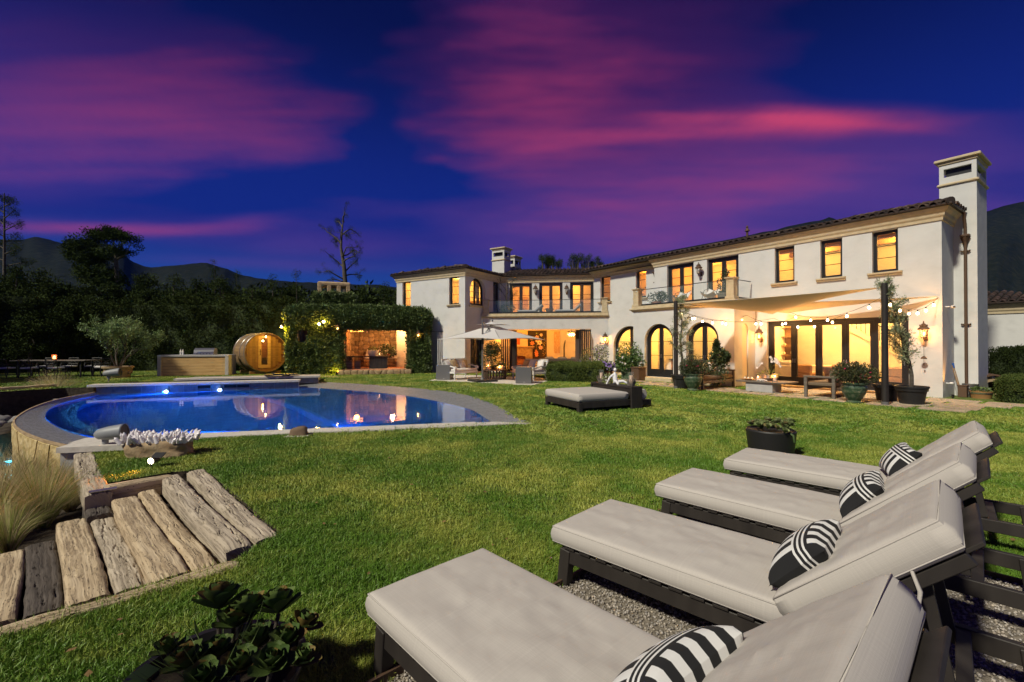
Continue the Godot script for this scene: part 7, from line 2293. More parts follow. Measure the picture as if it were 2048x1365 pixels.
	for q in [[-0.32, 0.62, 0.1], [0.1, 0.85, 0.0], [0.4, 0.7, 0.1], [0.25, 0.8, -0.15]]:
		part(vs, "stem", MB.new().tube([Vector3(0, 0.2, 0), Vector3(q[0] * 0.3, q[1] * 0.75, 0), Vector3(q[0] * 0.8, q[1], q[2]), Vector3(q[0] * 1.15, q[1] - 0.12, q[2])], [0.006], 5), M.green_stem)
		for i in 5:
			var p := Vector3(q[0] * (0.6 + 0.13 * i), q[1] - 0.03 * i * i * 0.35 + 0.02, q[2] + rng.randf_range(-0.03, 0.03))
			var fm := MB.new()
			for k in 5:
				var a := TAU * k / 5
				var g := Vector3(cos(a), sin(a), 0.3).normalized()
				leaf(fm, p, g, g.cross(Vector3.BACK).normalized(), 0.055, 0.05)
			part(vs, "flower", fm, M.white)
	candle(put.call(0.33, 0.05), 0.05, 0.16, 0.085, 0.16, "tall lit glass candle beside the orchid bowl on the coffee table", 0.3)
	candle(put.call(-0.14, 0.32), 0.045, 0.13, 0.07, 0.10, "short lit candle in front of the orchid bowl on the coffee table", 0.16)
	var dish := thing("dish_of_eggs", "long wooden dish holding three pale rounded stones on coffee table", "dish", Vector3.ZERO)
	dish.transform = put.call(-0.5, 0.3)
	part(dish, "dish", MB.new().lathe([Vector2(0, 0.01), Vector2(0.12, 0.01), Vector2(0.3, 0.05), Vector2(0.28, 0.06), Vector2(0, 0.03)], 18, Vector3.ZERO, false, Basis.from_scale(Vector3(1, 1, 0.45))), M.cedar[2])
	for i in 3: part(dish, "stone", MB.new().ball(Vector3(-0.13 + 0.13 * i, 0.075, 0), Vector3(0.04, 0.055, 0.04)), M.cream)
	var cor := thing("white_coral", "white branching coral ornament on the coffee table", "ornament", Vector3.ZERO)
	cor.transform = put.call(0.05, 0.4)
	var cm := MB.new()
	for i in 26:
		var d := rdir(); d.y = absf(d.y) * 0.7
		cm.tube([Vector3(rng.randf_range(-0.1, 0.1), 0.0, rng.randf_range(-0.05, 0.05)), d * 0.08 + Vector3(0, 0.02, 0), d * Vector3(0.19, 0.12, 0.12)], [0.02, 0.016, 0.01], 6)
	part(cor, "branches", cm, M.white)
func sails_and_lights() -> void:
	var p1 := on(1352, 778)
	var p2 := on(1770, 812)
	var tops := []
	for q in [[p1, 602.0, "dark timber sail post beside the slim olive before the bay"], [p2, 566.0, "dark timber sail post beside the leaning olive"]]:
		var b: Vector3 = q[0]
		var h := hgt(q[1], -b.z)
		var t := thing("sail_post", q[2], "post", b, 0.0, "shade sail posts")
		part(t, "pole", MB.new().lathe([Vector2(0, -0.02), Vector2(0.085, -0.02), Vector2(0.08, h - 0.03), Vector2(0.06, h), Vector2(0, h)], 14), M.darkwood)
		part(t, "ring_bolt", MB.new().tube([Vector3(0.07, h - 0.12, 0), Vector3(0.13, h - 0.12, -0.03)], [0.012], 6), M.steel)
		part(t, "base_shoe", MB.new().lathe([Vector2(0.0, 0.0), Vector2(0.095, 0.0), Vector2(0.095, 0.12), Vector2(0.08, 0.12)], 14), M.grey_metal)
		tops.append(b + Vector3(0, h - 0.12, 0))
	var wall_a := WB.pt(5.16, 3.30, 0.05)                     # bay's corner, under the balcony
	var wall_b := WR.pt(11.2, WR.y_at(1884, 593), 0.06)       # villa's corner
	var wall_c := WR.pt(6.6, 3.05, 0.06)
	sail([tops[0], tops[1], WR.pt(6.2, 3.02, 0.5)], "sand-coloured shade sail stretched between both posts and the bay", 0.28, [0.07, 0.15, 0.10])
	sail([tops[0] + Vector3(0.1, -0.1, 0), wall_b, wall_c], "second sand-coloured shade sail reaching to the villa's corner", 0.10, [0.10, 0.12, 0.10])
	string_lights([tops[0] + Vector3(0, -0.18, 0), WBS.pt(0.9, 3.0, 0.06), WR.pt(7.1, 3.0, 0.08)], [7, 2], 0.34, "festoon bulbs strung from the olive post past the bay corner", 0.12)
	string_lights([WR.pt(6.6, 3.12, 0.08), tops[1] + Vector3(0, -0.25, 0), wall_b + Vector3(0, -0.03, 0)], [5, 6], 0.42, "festoon bulbs strung over the folding doors by way of the second post", 0.12)
	string_lights([tops[0] + Vector3(0, -0.22, 0), WR.pt(6.15, 2.85, 0.3), WR.pt(8.9, 2.82, 1.1)], [3, 4], 0.30, "lower festoon wire with bulbs below the sail in front of the doors", 0.12)
func sail(c: Array, label: String, sag: float, hollow: Array) -> void:
	var t := thing("shade_sail", label, "shade sail", Vector3.ZERO)
	var mb := MB.new()
	var n := 16
	var ctr: Vector3 = (c[0] + c[1] + c[2]) / 3.0
	var at := func(a: float, b: float) -> Vector3:
		var g := 1.0 - a - b
		var p: Vector3 = c[0] * a + c[1] * b + c[2] * g
		var pull := Vector3.ZERO
		pull += (ctr - (c[0] + c[1]) * 0.5) * (4 * a * b) * hollow[0] * 1.6 * pow(1.0 - g, 2)
		pull += (ctr - (c[1] + c[2]) * 0.5) * (4 * b * g) * hollow[1] * 1.6 * pow(1.0 - a, 2)
		pull += (ctr - (c[0] + c[2]) * 0.5) * (4 * a * g) * hollow[2] * 1.6 * pow(1.0 - b, 2)
		return p + pull + Vector3(0, -sag * 27.0 * a * b * g * 0.8, 0)
	for i in n:
		for j in n - i:
			var a0 := i / float(n)
			var b0 := j / float(n)
			var s := 1.0 / n
			var q := [at.call(a0, b0), at.call(a0 + s, b0), at.call(a0, b0 + s)]
			mb.tri(q[0], q[1], q[2])
			if j < n - i - 1: mb.tri(q[1], at.call(a0 + s, b0 + s), q[2])
	var sm := MB.new()   # smooth the shading
	var acc := {}
	for i in mb.v.size():
		var k := mb.v[i].snapped(Vector3.ONE * 0.002)
		acc[k] = acc.get(k, Vector3.ZERO) + mb.n[i]
	for i in mb.v.size(): mb.n[i] = acc[mb.v[i].snapped(Vector3.ONE * 0.002)].normalized()
	part(t, "membrane", mb, M.sail)
	for e in [[0, 1], [1, 2], [2, 0]]:
		var pts := []
		for i in 13:
			var f := i / 12.0
			var w := [0.0, 0.0, 0.0]
			w[e[0]] = 1.0 - f; w[e[1]] = f
			pts.append(at.call(w[0], w[1]))
		part(t, "hem_cord", MB.new().tube(pts, [0.012], 5), M.sail)
func string_lights(anchors: Array, counts: Array, sag: float, label: String, energy: float) -> void:
	var t := thing("string_lights", label, "string lights", Vector3.ZERO, 0.0, "festoon lights under the shade sails")
	var wire := []
	var k := 0
	for s in anchors.size() - 1:
		var a: Vector3 = anchors[s]
		var b: Vector3 = anchors[s + 1]
		for i in 13:
			var f := i / 12.0
			if s > 0 and i == 0: continue
			wire.append(a.lerp(b, f) - Vector3(0, sag * 4 * f * (1 - f), 0))
	part(t, "wire", MB.new().tube(wire, [0.007], 5), M.black)
	for s in counts.size():
		var a: Vector3 = anchors[s]
		var b: Vector3 = anchors[s + 1]
		for i in counts[s]:
			var f: float = (i + 0.6) / (counts[s] + 0.2)
			var p := a.lerp(b, f) - Vector3(0, sag * 4 * f * (1 - f), 0)
			part(t, "socket", MB.new().lathe([Vector2(0.012, -0.07), Vector2(0.018, -0.06), Vector2(0.014, 0.0)], 8, p), M.black)
			part(t, "light_bulb", MB.new().lathe([Vector2(0, -0.155), Vector2(0.025, -0.145), Vector2(0.036, -0.115), Vector2(0.028, -0.085), Vector2(0.012, -0.07)], 10, p, true), M.bulb)
			omni(t, p + Vector3(0, -0.11, 0), energy, Color(1.0, 0.66, 0.30), 0.03)
			k += 1
func corner_clutter() -> void:
	var c := WE.xf(0.10, 0.0, 0.22)
	var up := thing("uplight", "small spike uplight washing the villa's outer corner", "lamp", Vector3.ZERO)
	up.transform = c
	part(up, "housing", MB.new().lathe([Vector2(0.0, 0), Vector2(0.03, 0), Vector2(0.04, 0.14), Vector2(0.03, 0.14)], 12), M.black)
	part(up, "lens", MB.new().lathe([Vector2(0, 0.13), Vector2(0.03, 0.135)], 12), M.lens)
	spot(up, Vector3(0.0, 0.17, -0.02), Vector3(0.0, 2.0, -0.14), 1.6, Color(1.0, 0.70, 0.34), 28.0, 0.03)
	var cam := thing("security_camera", "white security camera high on the villa's end wall", "camera", Vector3.ZERO)
	cam.transform = WE.xf(0.42, WE.y_at(1897, 615), 0.0)
	part(cam, "mount", MB.new().tube([Vector3(0, 0, 0), Vector3(0, 0.0, 0.1)], [0.025], 8), M.white)
	part(cam, "body", MB.new().box(Vector3(0.03, -0.01, 0.17), Vector3(0.22, 0.09, 0.1), Basis(Vector3.UP, 0.4), 0.02), M.white)
	part(cam, "lens", MB.new().lathe([Vector2(0.03, 0), Vector2(0.03, 0.01), Vector2(0, 0.01)], 10, Vector3(-0.07, -0.01, 0.22), false, Basis(Vector3.BACK, PI / 2)), M.black)
	var lamp2 := thing("wall_spotlight", "white twin spotlight low on the villa's end wall", "lamp", Vector3.ZERO)
	lamp2.transform = WE.xf(0.42, WE.y_at(1897, 766), 0.0)
	part(lamp2, "mount", MB.new().tube([Vector3(0, 0, 0), Vector3(0, 0.0, 0.1)], [0.02], 8), M.white)
	part(lamp2, "head", MB.new().box(Vector3(0.02, 0.0, 0.14), Vector3(0.2, 0.07, 0.1), Basis(Vector3.BACK, -0.15), 0.02), M.white)
	for i in 2:
		var br := thing("broom", ["bare wooden broom handle leaning on the end wall", "blue-topped broom handle leaning on the end wall"][i], "broom", Vector3.ZERO)
		br.transform = WE.xf(0.95 + 0.16 * i, 0.0, 0.16)
		part(br, "handle", MB.new().tube([Vector3(0, 0.3, 0.05), Vector3(0.02, 1.05 + 0.05 * i, -0.12)], [0.014], 8), M.cedar[0])
		if i == 1: part(br, "grip", MB.new().tube([Vector3(0.018, 0.96, -0.10), Vector3(0.02, 1.13, -0.125)], [0.03], 8), mat(0.03, 0.10, 0.35, 0.5))
	var can := thing("steel_bin", "ribbed galvanised bin at the foot of the downpipe", "bin", Vector3.ZERO)
	can.transform = WE.xf(1.35, 0, 0.42)
	part(can, "drum", MB.new().lathe([Vector2(0, 0), Vector2(0.2, 0), Vector2(0.2, 0.1), Vector2(0.215, 0.12), Vector2(0.2, 0.14), Vector2(0.2, 0.28), Vector2(0.215, 0.30), Vector2(0.2, 0.32), Vector2(0.21, 0.44), Vector2(0.19, 0.44), Vector2(0, 0.3)], 20), M.steel)
	var box := solo("timber_box", MB.new().box(Vector3(0, 0.19, 0), Vector3(0.22, 0.38, 0.22), Basis.IDENTITY, 0.01).box(Vector3(0, 0.385, 0), Vector3(0.25, 0.03, 0.25), Basis.IDENTITY, 0.008), M.wicker, "small brown box between brooms and galvanised bin", "box", "", WE.xf(1.0, 0, 0.30))
	var bar := thing("barrel_planter", "half-barrel planter with steel hoop near the chimney foot", "planter", on(1962, 797))
	part(bar, "barrel", MB.new().lathe([Vector2(0, 0), Vector2(0.24, 0), Vector2(0.29, 0.24), Vector2(0.27, 0.24), Vector2(0, 0.2)], 20), M.cedar[0])
	part(bar, "hoop", MB.new().lathe([Vector2(0.28, 0.15), Vector2(0.292, 0.2), Vector2(0.28, 0.2)], 20), M.steel)
	var pm := MB.new(); pm.with_col = true
	leafball(pm, Vector3(0, 0.26, 0), Vector3(0.26, 0.08, 0.26), 200, 0.08, 0.05, Color(0.04, 0.08, 0.02), Color(0.12, 0.18, 0.05))
	part(bar, "plant", pm, M.leaf)
	var dh := thing("dog_house", "brown plastic dog house with arched doorway and curved roof", "dog house", on(1990, 790) + Vector3(0.35, 0, -0.6), -0.5)
	var dw := 0.5
	var front := PackedVector2Array([Vector2(-dw, 0), Vector2(dw, 0), Vector2(dw, 0.45), Vector2(0.0, 0.68), Vector2(-dw, 0.45)])
	var hole := outline(-0.24, 0.02, 0.24, 0.45, true)
	part(dh, "front_wall", MB.new().ring(front, hole, 0.46, 0.5), M.sandstone[1])
	part(dh, "side_wall", MB.new().box(Vector3(-dw + 0.02, 0.23, 0), Vector3(0.04, 0.44, 0.9)).box(Vector3(dw - 0.02, 0.23, 0), Vector3(0.04, 0.44, 0.9)).box(Vector3(0, 0.23, -0.46), Vector3(2 * dw, 0.44, 0.04)), M.sandstone[1])
	var rr := [PackedVector3Array(), PackedVector3Array()]
	for i in 13:
		var f := -1.0 + i / 6.0
		for k in 2: rr[k].append(Vector3(f * 0.62, 0.72 - 0.27 * pow(absf(f), 1.4), 0.6 if k == 0 else -0.6))
	part(dh, "roof", MB.new().surf(rr).surf([rr[0], PackedVector3Array(Array(rr[0]).map(func(p): return p + Vector3(0, -0.06, 0)))]), M.wicker)
	part(dh, "badge", MB.new().lathe([Vector2(0.04, 0), Vector2(0.04, 0.01), Vector2(0, 0.012)], 12, Vector3(0, 0.60, 0.505), false, Basis(Vector3.RIGHT, PI / 2)), M.white)
	var red := thing("red_cool_box", "low glossy red metal box lying on paving by the villa wall", "box", Vector3.ZERO)
	red.transform = WR.xf(10.55, 0.037, 0.62)
	part(red, "case", MB.new().box(Vector3(0, 0.11, 0), Vector3(0.72, 0.2, 0.3), Basis.IDENTITY, 0.05), M.red)
	part(red, "latch", MB.new().box(Vector3(0.1, 0.1, 0.153), Vector3(0.1, 0.05, 0.01)), M.black)
	var ch := thing("wind_chime", "small dark bell wind chime hanging below the wall lantern", "wind chime", Vector3.ZERO)
	ch.transform = WR.xf(WR.s_at(1848, 0.24), WR.y_at(1848, 716, 0.24), 0.24)
	var yl := WR.y_at(1848, 682, 0.24) - WR.y_at(1848, 716, 0.24)
	part(ch, "cord", MB.new().tube([Vector3(0, yl, 0), Vector3(0, 0, 0)], [0.004], 4).tube([Vector3(0, 0, 0), Vector3(0, -0.2, 0)], [0.004], 4), M.black)
	part(ch, "bell", MB.new().lathe([Vector2(0.085, -0.04), Vector2(0.075, 0.0), Vector2(0.03, 0.05), Vector2(0, 0.06)], 12), M.rust)
	part(ch, "sail_tag", MB.new().box(Vector3(0, -0.22, 0), Vector3(0.04, 0.08, 0.006)), M.rust)
	var sh := thing("pair_of_shoes", "pair of small shoes left on the bay door step", "shoes", on(1328, 765) + Vector3(0, 0.0, -0.05))
	for i in 2: part(sh, "shoe", MB.new().ball(Vector3(0.16 * i, 0.045, 0), Vector3(0.05, 0.045, 0.12), 10, 6), M.white if i == 0 else M.fabric_brown)
func balcony_things() -> void:
	var pt := WC.xf(0.55, 3.60, 0.75)
	var t := thing("potted_bare_tree", "spindly bare tree in a pot on the recessed balcony", "potted tree", Vector3.ZERO)
	t.transform = pt
	part(t, "pot", MB.new().lathe([Vector2(0, 0), Vector2(0.25, 0), Vector2(0.32, 0.4), Vector2(0, 0.38)], 16), M.black)
	var tm := MB.new()
	var tips := []
	tm.tube([Vector3(0, 0.3, 0), Vector3(-0.05, 1.2, 0), Vector3(0.0, 2.2, 0)], [0.06, 0.05, 0.035], 8)
	for i in 5: grow(tm, Vector3(-0.03, 0.9 + 0.25 * i, 0), Vector3(0.8 if i % 2 == 0 else -0.5, 0.6, 0.3).normalized(), 0.6, 0.02, 1, tips, 0.6, 0.1, 0.7)
	part(t, "trunk", tm, M.bark)
	var lm := MB.new(); lm.with_col = true
	for i in 260:
		var p: Vector3 = tips[rng.randi() % tips.size()] + rdir() * 0.08
		lm.col = Color(0.04, 0.05, 0.02)
		var d := rdir()
		leaf(lm, p, d, d.cross(rdir()).normalized(), 0.08, 0.03)
	leafball(lm, Vector3(0, 0.5, 0), Vector3(0.5, 0.25, 0.3), 250, 0.12, 0.05, Color(0.015, 0.025, 0.01), Color(0.04, 0.06, 0.02))
	part(t, "crown", lm, M.leaf)
	for i in 2:
		var s: float = [2.1, 4.5][i]
		var c := thing("balcony_lounger", ["cushioned low lounger on recessed balcony before the middle door", "cushioned low lounger on recessed balcony before the door at the inner corner"][i], "lounger", Vector3.ZERO)
		c.transform = WC.xf(s, 3.60, 0.95)
		part(c, "base", MB.new().box(Vector3(0, 0.16, 0), Vector3(1.7, 0.14, 0.7), Basis.IDENTITY, 0.02), M.darkwood)
		part(c, "leg", MB.new().box(Vector3(-0.75, 0.05, 0), Vector3(0.08, 0.1, 0.6)).box(Vector3(0.75, 0.05, 0), Vector3(0.08, 0.1, 0.6)), M.darkwood)
		part(c, "seat_pad", MB.new().box(Vector3(-0.2, 0.29, 0), Vector3(1.25, 0.12, 0.68), Basis.IDENTITY, 0.04), M.fabric_grey)
		part(c, "back_pad", MB.new().box(Vector3(0.55, 0.48, 0), Vector3(0.6, 0.12, 0.68), Basis(Vector3.BACK, 0.7), 0.04), M.fabric_grey)
	var tb := thing("balcony_table", "small wicker drum table between the balcony loungers", "table", Vector3.ZERO)
	tb.transform = WC.xf(3.3, 3.60, 0.9)
	part(tb, "drum", MB.new().lathe([Vector2(0, 0), Vector2(0.25, 0), Vector2(0.18, 0.2), Vector2(0.26, 0.42), Vector2(0, 0.42)], 16), M.wicker)
	part(tb, "lip", MB.new().lathe([Vector2(0.26, 0.40), Vector2(0.28, 0.42), Vector2(0.26, 0.44)], 16), M.darkwood)
	bush("balcony_pot", "bushy dark plant behind the balcony glass near its outer column", "potted plant", WB.pt(0.95, 3.60, -0.6), [[Vector3(0, 0.5, 0), Vector3(0.45, 0.3, 0.3)], [Vector3(0.3, 0.55, 0), Vector3(0.25, 0.25, 0.2)]], 350, 0.09, 0.045, Color(0.02, 0.035, 0.012), Color(0.06, 0.08, 0.03), MB.new().lathe([Vector2(0, 0), Vector2(0.18, 0), Vector2(0.24, 0.3), Vector2(0, 0.28)], 14), M.terracotta)
	bush("balcony_pot", "spiky succulents in a pot behind the balcony's stone corner column", "potted plant", WB.pt(4.45, 3.60, -0.55), [[Vector3(0, 0.75, 0), Vector3(0.25, 0.45, 0.2)], [Vector3(0.1, 1.15, 0), Vector3(0.1, 0.25, 0.1)]], 120, 0.13, 0.06, Color(0.03, 0.05, 0.02), Color(0.08, 0.10, 0.05), MB.new().lathe([Vector2(0, 0), Vector2(0.2, 0), Vector2(0.24, 0.4), Vector2(0, 0.38)], 14), M.greywood)
	for i in 2:
		var c := thing("butterfly_chair", ["canvas sling chair on balcony before the first upper door", "canvas sling chair on balcony beside the succulents"][i], "chair", Vector3.ZERO)
		c.transform = WB.xf([2.25, 3.75][i], 3.60, -0.75)
		var fr := MB.new()
		for x: float in [-0.32, 0.32]:
			fr.tube([Vector3(x, 0, 0.3), Vector3(x, 0.62, 0.0), Vector3(x * 0.9, 0.75, -0.35)], [0.012], 6).tube([Vector3(x, 0, -0.3), Vector3(x, 0.5, 0.1), Vector3(x, 0.55, 0.32)], [0.012], 6)
		part(c, "frame", fr, M.black)
		var rows := []
		for j in 7:
			var r := PackedVector3Array()
			for k in 7:
				var f := k / 6.0
				var x := -0.32 + 0.64 * f
				var g := j / 6.0
				r.append(Vector3(x, lerpf(0.52, 0.74, g) - 0.26 * sin(PI * g) - 0.12 * sin(PI * f), lerpf(0.32, -0.36, g)))
			rows.append(r)
		part(c, "sling", MB.new().surf(rows), M.fabric_white)
func art(called: String, label: String, w: Wall, s0: float, s1: float, y0: float, y1: float, z: float, cols: Array, sd: int, frame: Material) -> void:
	var t := thing(called, label, "painting", Vector3.ZERO)
	t.transform = w.xf((s0 + s1) / 2, (y0 + y1) / 2, z)
	var tex := ramp_tex(sd, 0.03, cols, 4, 128)
	var m := mat(1, 1, 1, 0.8)
	m.albedo_texture = tex
	var mb := MB.new()
	mb.with_uv = true
	var a := (s1 - s0) / 2
	var b := (y1 - y0) / 2
	mb.quad(Vector3(-a, -b, 0.03), Vector3(a, -b, 0.03), Vector3(a, b, 0.03), Vector3(-a, b, 0.03))
	part(t, "canvas", mb, m)
	part(t, "stretcher", MB.new().box(Vector3(0, 0, 0.012), Vector3(a * 2.0 + 0.02, b * 2.0 + 0.02, 0.03)), frame)
func room_things() -> void:
	var L := func(r, g, b): return Color(r, g, b)
	var zb := -WR.t - 3.2 + 0.01
	art("abstract_painting", "large abstract painting in red and yellow seen through the folding doors", WR, WR.s_at(1613, zb), WR.s_at(1668, zb), 1.05, 2.45, zb, [L.call(0.5, 0.34, 0.18), L.call(0.42, 0.08, 0.03), L.call(0.65, 0.5, 0.28), L.call(0.06, 0.035, 0.025), L.call(0.55, 0.28, 0.03), L.call(0.6, 0.5, 0.35)], 101, M.white)
	var sh := thing("display_cabinet", "lit brown display shelves with pottery inside the dining room", "cabinet", Vector3.ZERO)
	var shx := WR.xf(WR.s_at(1562, -2.2), 0.10, -2.2) * Transform3D(Basis(Vector3.UP, 0.41), Vector3.ZERO)
	sh.transform = shx
	part(sh, "back_panel", MB.new().box(Vector3(0, 1.25, -0.18), Vector3(1.2, 2.5, 0.03)), M.beam)
	for i in 5: part(sh, "shelf", MB.new().box(Vector3(0, 0.75 + 0.42 * i, 0), Vector3(1.2, 0.03, 0.33)), M.beam)
	for i in 3: part(sh, "upright", MB.new().box(Vector3(-0.59 + 0.59 * i, 1.25, 0.01), Vector3(0.03, 2.5, 0.34)), M.beam)
	part(sh, "base_cupboard", MB.new().box(Vector3(0, 0.37, 0.02), Vector3(1.14, 0.72, 0.34)), M.beam)
	for i in 12: solo("pottery", MB.new().lathe([Vector2(0, 0), Vector2(0.05, 0), Vector2(0.085, 0.08), Vector2(0.07, 0.15), Vector2(0.04, 0.17), Vector2(0, 0.17)], 10), M.cream, "cream pottery piece standing on the dining room's brown shelves", "pottery", "pottery on the shelves", shx * Transform3D(Basis.from_scale(Vector3.ONE * rng.randf_range(0.7, 1.2)), Vector3(-0.45 + 0.3 * (i % 4) + rng.randf_range(-0.04, 0.04), 0.767 + 0.42 * (i / 4), 0.0)))
	var so := thing("white_sofa", "white slip-covered sofa inside by the first folding door", "sofa", Vector3.ZERO)
	so.transform = WR.xf(WR.s_at(1566, -0.9), 0.10, -1.25)
	part(so, "seat", MB.new().box(Vector3(0, 0.25, 0), Vector3(0.9, 0.48, 0.9), Basis.IDENTITY, 0.06), M.cream)
	part(so, "back", MB.new().box(Vector3(-0.05, 0.4, 0.42), Vector3(1.1, 0.8, 0.25), Basis.IDENTITY, 0.06), M.cream)
	part(so, "pillow", MB.new().box(Vector3(0.05, 0.88, 0.36), Vector3(0.7, 0.2, 0.3), Basis.IDENTITY, 0.08), M.fabric_white)
	var dt := thing("pedestal_table", "round pedestal table with waisted brown base in dining room", "table", Vector3.ZERO)
	dt.transform = WR.xf(WR.s_at(1656, -2.2), 0.10, -2.2)
	part(dt, "top", MB.new().lathe([Vector2(0, 0.72), Vector2(0.7, 0.72), Vector2(0.7, 0.76), Vector2(0, 0.76)], 26), M.cream)
	part(dt, "pedestal", MB.new().lathe([Vector2(0.28, 0), Vector2(0.10, 0.36), Vector2(0.28, 0.72)], 18), M.beam)
	for i in 3:
		var c := thing("leather_chair", "brown leather tub chair at the dining room's pedestal table", "chair", Vector3.ZERO, 0.0, "brown tub chairs indoors")
		c.transform = WR.xf([WR.s_at(1612, -1.3), WR.s_at(1686, -1.9), WR.s_at(1790, -1.5)][i], 0.10, [-1.3, -1.9, -1.5][i])
		part(c, "seat", MB.new().box(Vector3(0, 0.24, 0), Vector3(0.62, 0.46, 0.6), Basis.IDENTITY, 0.05), M.beam)
		part(c, "back", MB.new().box(Vector3(0, 0.62, 0.25), Vector3(0.66, 0.4, 0.12), Basis.IDENTITY, 0.05), M.beam)
	var bq := thing("banquette", "long pale banquette below the big painting", "bench", Vector3.ZERO)
	bq.transform = WR.xf(8.3, 0.10, zb + 0.3)
	part(bq, "seat", MB.new().box(Vector3(0, 0.22, 0), Vector3(4.2, 0.44, 0.6), Basis.IDENTITY, 0.04), M.cream)
	part(bq, "ledge", MB.new().box(Vector3(0, 0.9, -0.24), Vector3(4.4, 0.05, 0.12)), M.cedar[2])
	var st := thing("stair_rail", "sloping wrought-iron stair rail inside the dining room", "stairs", Vector3.ZERO)
	st.transform = WR.xf(WR.s_at(1700, zb + 0.5), 0.10, zb + 0.5)
	part(st, "stringer", MB.new().bar(Vector3(0.0, 2.35, 0), Vector3(2.3, 0.9, 0), 0.12, 0.2), M.cream)
	part(st, "handrail", MB.new().tube([Vector3(0.0, 2.98, 0), Vector3(2.3, 1.75, 0)], [0.025], 6), M.black)
	for i in 14: part(st, "baluster", MB.new().tube([Vector3(0.08 + 0.16 * i, 2.38 - 0.1 * i, 0), Vector3(0.08 + 0.16 * i, 2.95 - 0.086 * i, 0)], [0.012], 4), M.black)
	var kz := -WB.t - 4.2 + 0.02
	var ki := thing("kitchen_units", "timber kitchen units and hood behind the bay's arched doors", "kitchen", Vector3.ZERO)
	ki.transform = WB.xf(2.6, 0.12, kz)
	part(ki, "base_unit", MB.new().box(Vector3(0, 0.45, 0.32), Vector3(4.4, 0.9, 0.6)), M.beam)
	part(ki, "worktop", MB.new().box(Vector3(0, 0.92, 0.33), Vector3(4.4, 0.04, 0.66)), M.cream)
	part(ki, "hood", MB.new().box(Vector3(0.8, 1.9, 0.3), Vector3(1.3, 0.7, 0.5), Basis.IDENTITY, 0.02), M.beam)
	for i in 2: part(ki, "shelf", MB.new().box(Vector3(-1.2, 1.5 + 0.4 * i, 0.2), Vector3(1.6, 0.04, 0.3)), M.cedar[1])
	var isl := thing("kitchen_counter", "brown kitchen counter just inside the bay arches", "counter", Vector3.ZERO)
	isl.transform = WB.xf(2.5, 0.12, -WB.t - 1.7)
	part(isl, "body", MB.new().box(Vector3(0, 0.43, 0), Vector3(2.9, 0.86, 0.8)), M.beam)
	part(isl, "top", MB.new().box(Vector3(0, 0.89, 0), Vector3(3.1, 0.05, 0.95)), M.darkwood)
	for i in 2:
		var pl := thing("pendant_lamp", ["pendant lamp glowing in the kitchen behind the slim olive", "pendant lamp glowing in the kitchen behind the second bay arch"][i], "lamp", Vector3.ZERO)
		pl.transform = WB.xf([1.65, 3.55][i], 2.15, -WB.t - 1.5)
		part(pl, "shade", MB.new().lathe([Vector2(0.11, 0.0), Vector2(0.09, 0.16), Vector2(0.02, 0.24)], 14), pane_mat(1, 0.85, 0.6, 0.2))
		part(pl, "bulb", MB.new().ball(Vector3(0, 0.07, 0), Vector3(0.05, 0.06, 0.05), 10, 8), M.bulb)
		part(pl, "rod", MB.new().tube([Vector3(0, 0.24, 0), Vector3(0, 0.98, 0)], [0.008], 5), M.black)
		omni(pl, Vector3(0, 0.07, 0), 0.5, HONEY, 0.05)
	var lz := -WF.t - 4.3 + 0.02
	var sF := func(px, z): return WF.s_at(px, z)
	var fp := thing("stone_fireplace", "stone fireplace glowing orange in the living room", "fireplace", Vector3.ZERO)
	fp.transform = WF.xf(WF.s_at(1038, lz), 0.10, lz)
	part(fp, "surround", MB.new().ring(rect(-1.0, 0, 1.0, 1.45), rect(-0.5, -0.1, 0.5, 0.85), 0.0, 0.35), M.sandstone[1])
	part(fp, "mantel", MB.new().box(Vector3(0, 1.5, 0.22), Vector3(2.25, 0.1, 0.5), Basis.IDENTITY, 0.02), M.sandstone[2])
	part(fp, "firebox", MB.new().box(Vector3(0, 0.42, 0.03), Vector3(1.0, 0.85, 0.04)), M.terracotta)
	var pz := lz + 0.01
	art("red_painting", "small red colour-field painting above the stone fireplace", WF, WF.s_at(1028, pz), WF.s_at(1040, pz), 1.75, 2.55, pz, [L.call(0.65, 0.10, 0.03), L.call(0.75, 0.2, 0.06)], 102, M.white)
	var a0: float = WF.s_at(1056, pz)
	var a1: float = WF.s_at(1093, pz)
	var y0: float = 0.75
	var y1: float = 2.75
	var t := thing("flower_painting", "tall black painting of pale blossoms in a vase in the living room", "painting", Vector3.ZERO)
	t.transform = WF.xf(a0, y0, pz)
	var img := Image.create(128, 192, false, Image.FORMAT_RGB8)
	img.fill(Color(0.02, 0.012, 0.01).linear_to_srgb())
	var r2 := RandomNumberGenerator.new()
	r2.seed = 9
	var blob := func(cx: float, cy: float, r: float, c: Color):
		for yy in range(int(cy - r), int(cy + r) + 1):
			for xx in range(int(cx - r), int(cx + r) + 1):
				var v := Vector2(xx - cx, yy - cy)
				if v.length() < r * (0.8 + 0.2 * sin(v.angle() * 6.0)) and xx >= 0 and yy >= 0 and xx < 128 and yy < 192: img.set_pixel(xx, yy, c.linear_to_srgb())
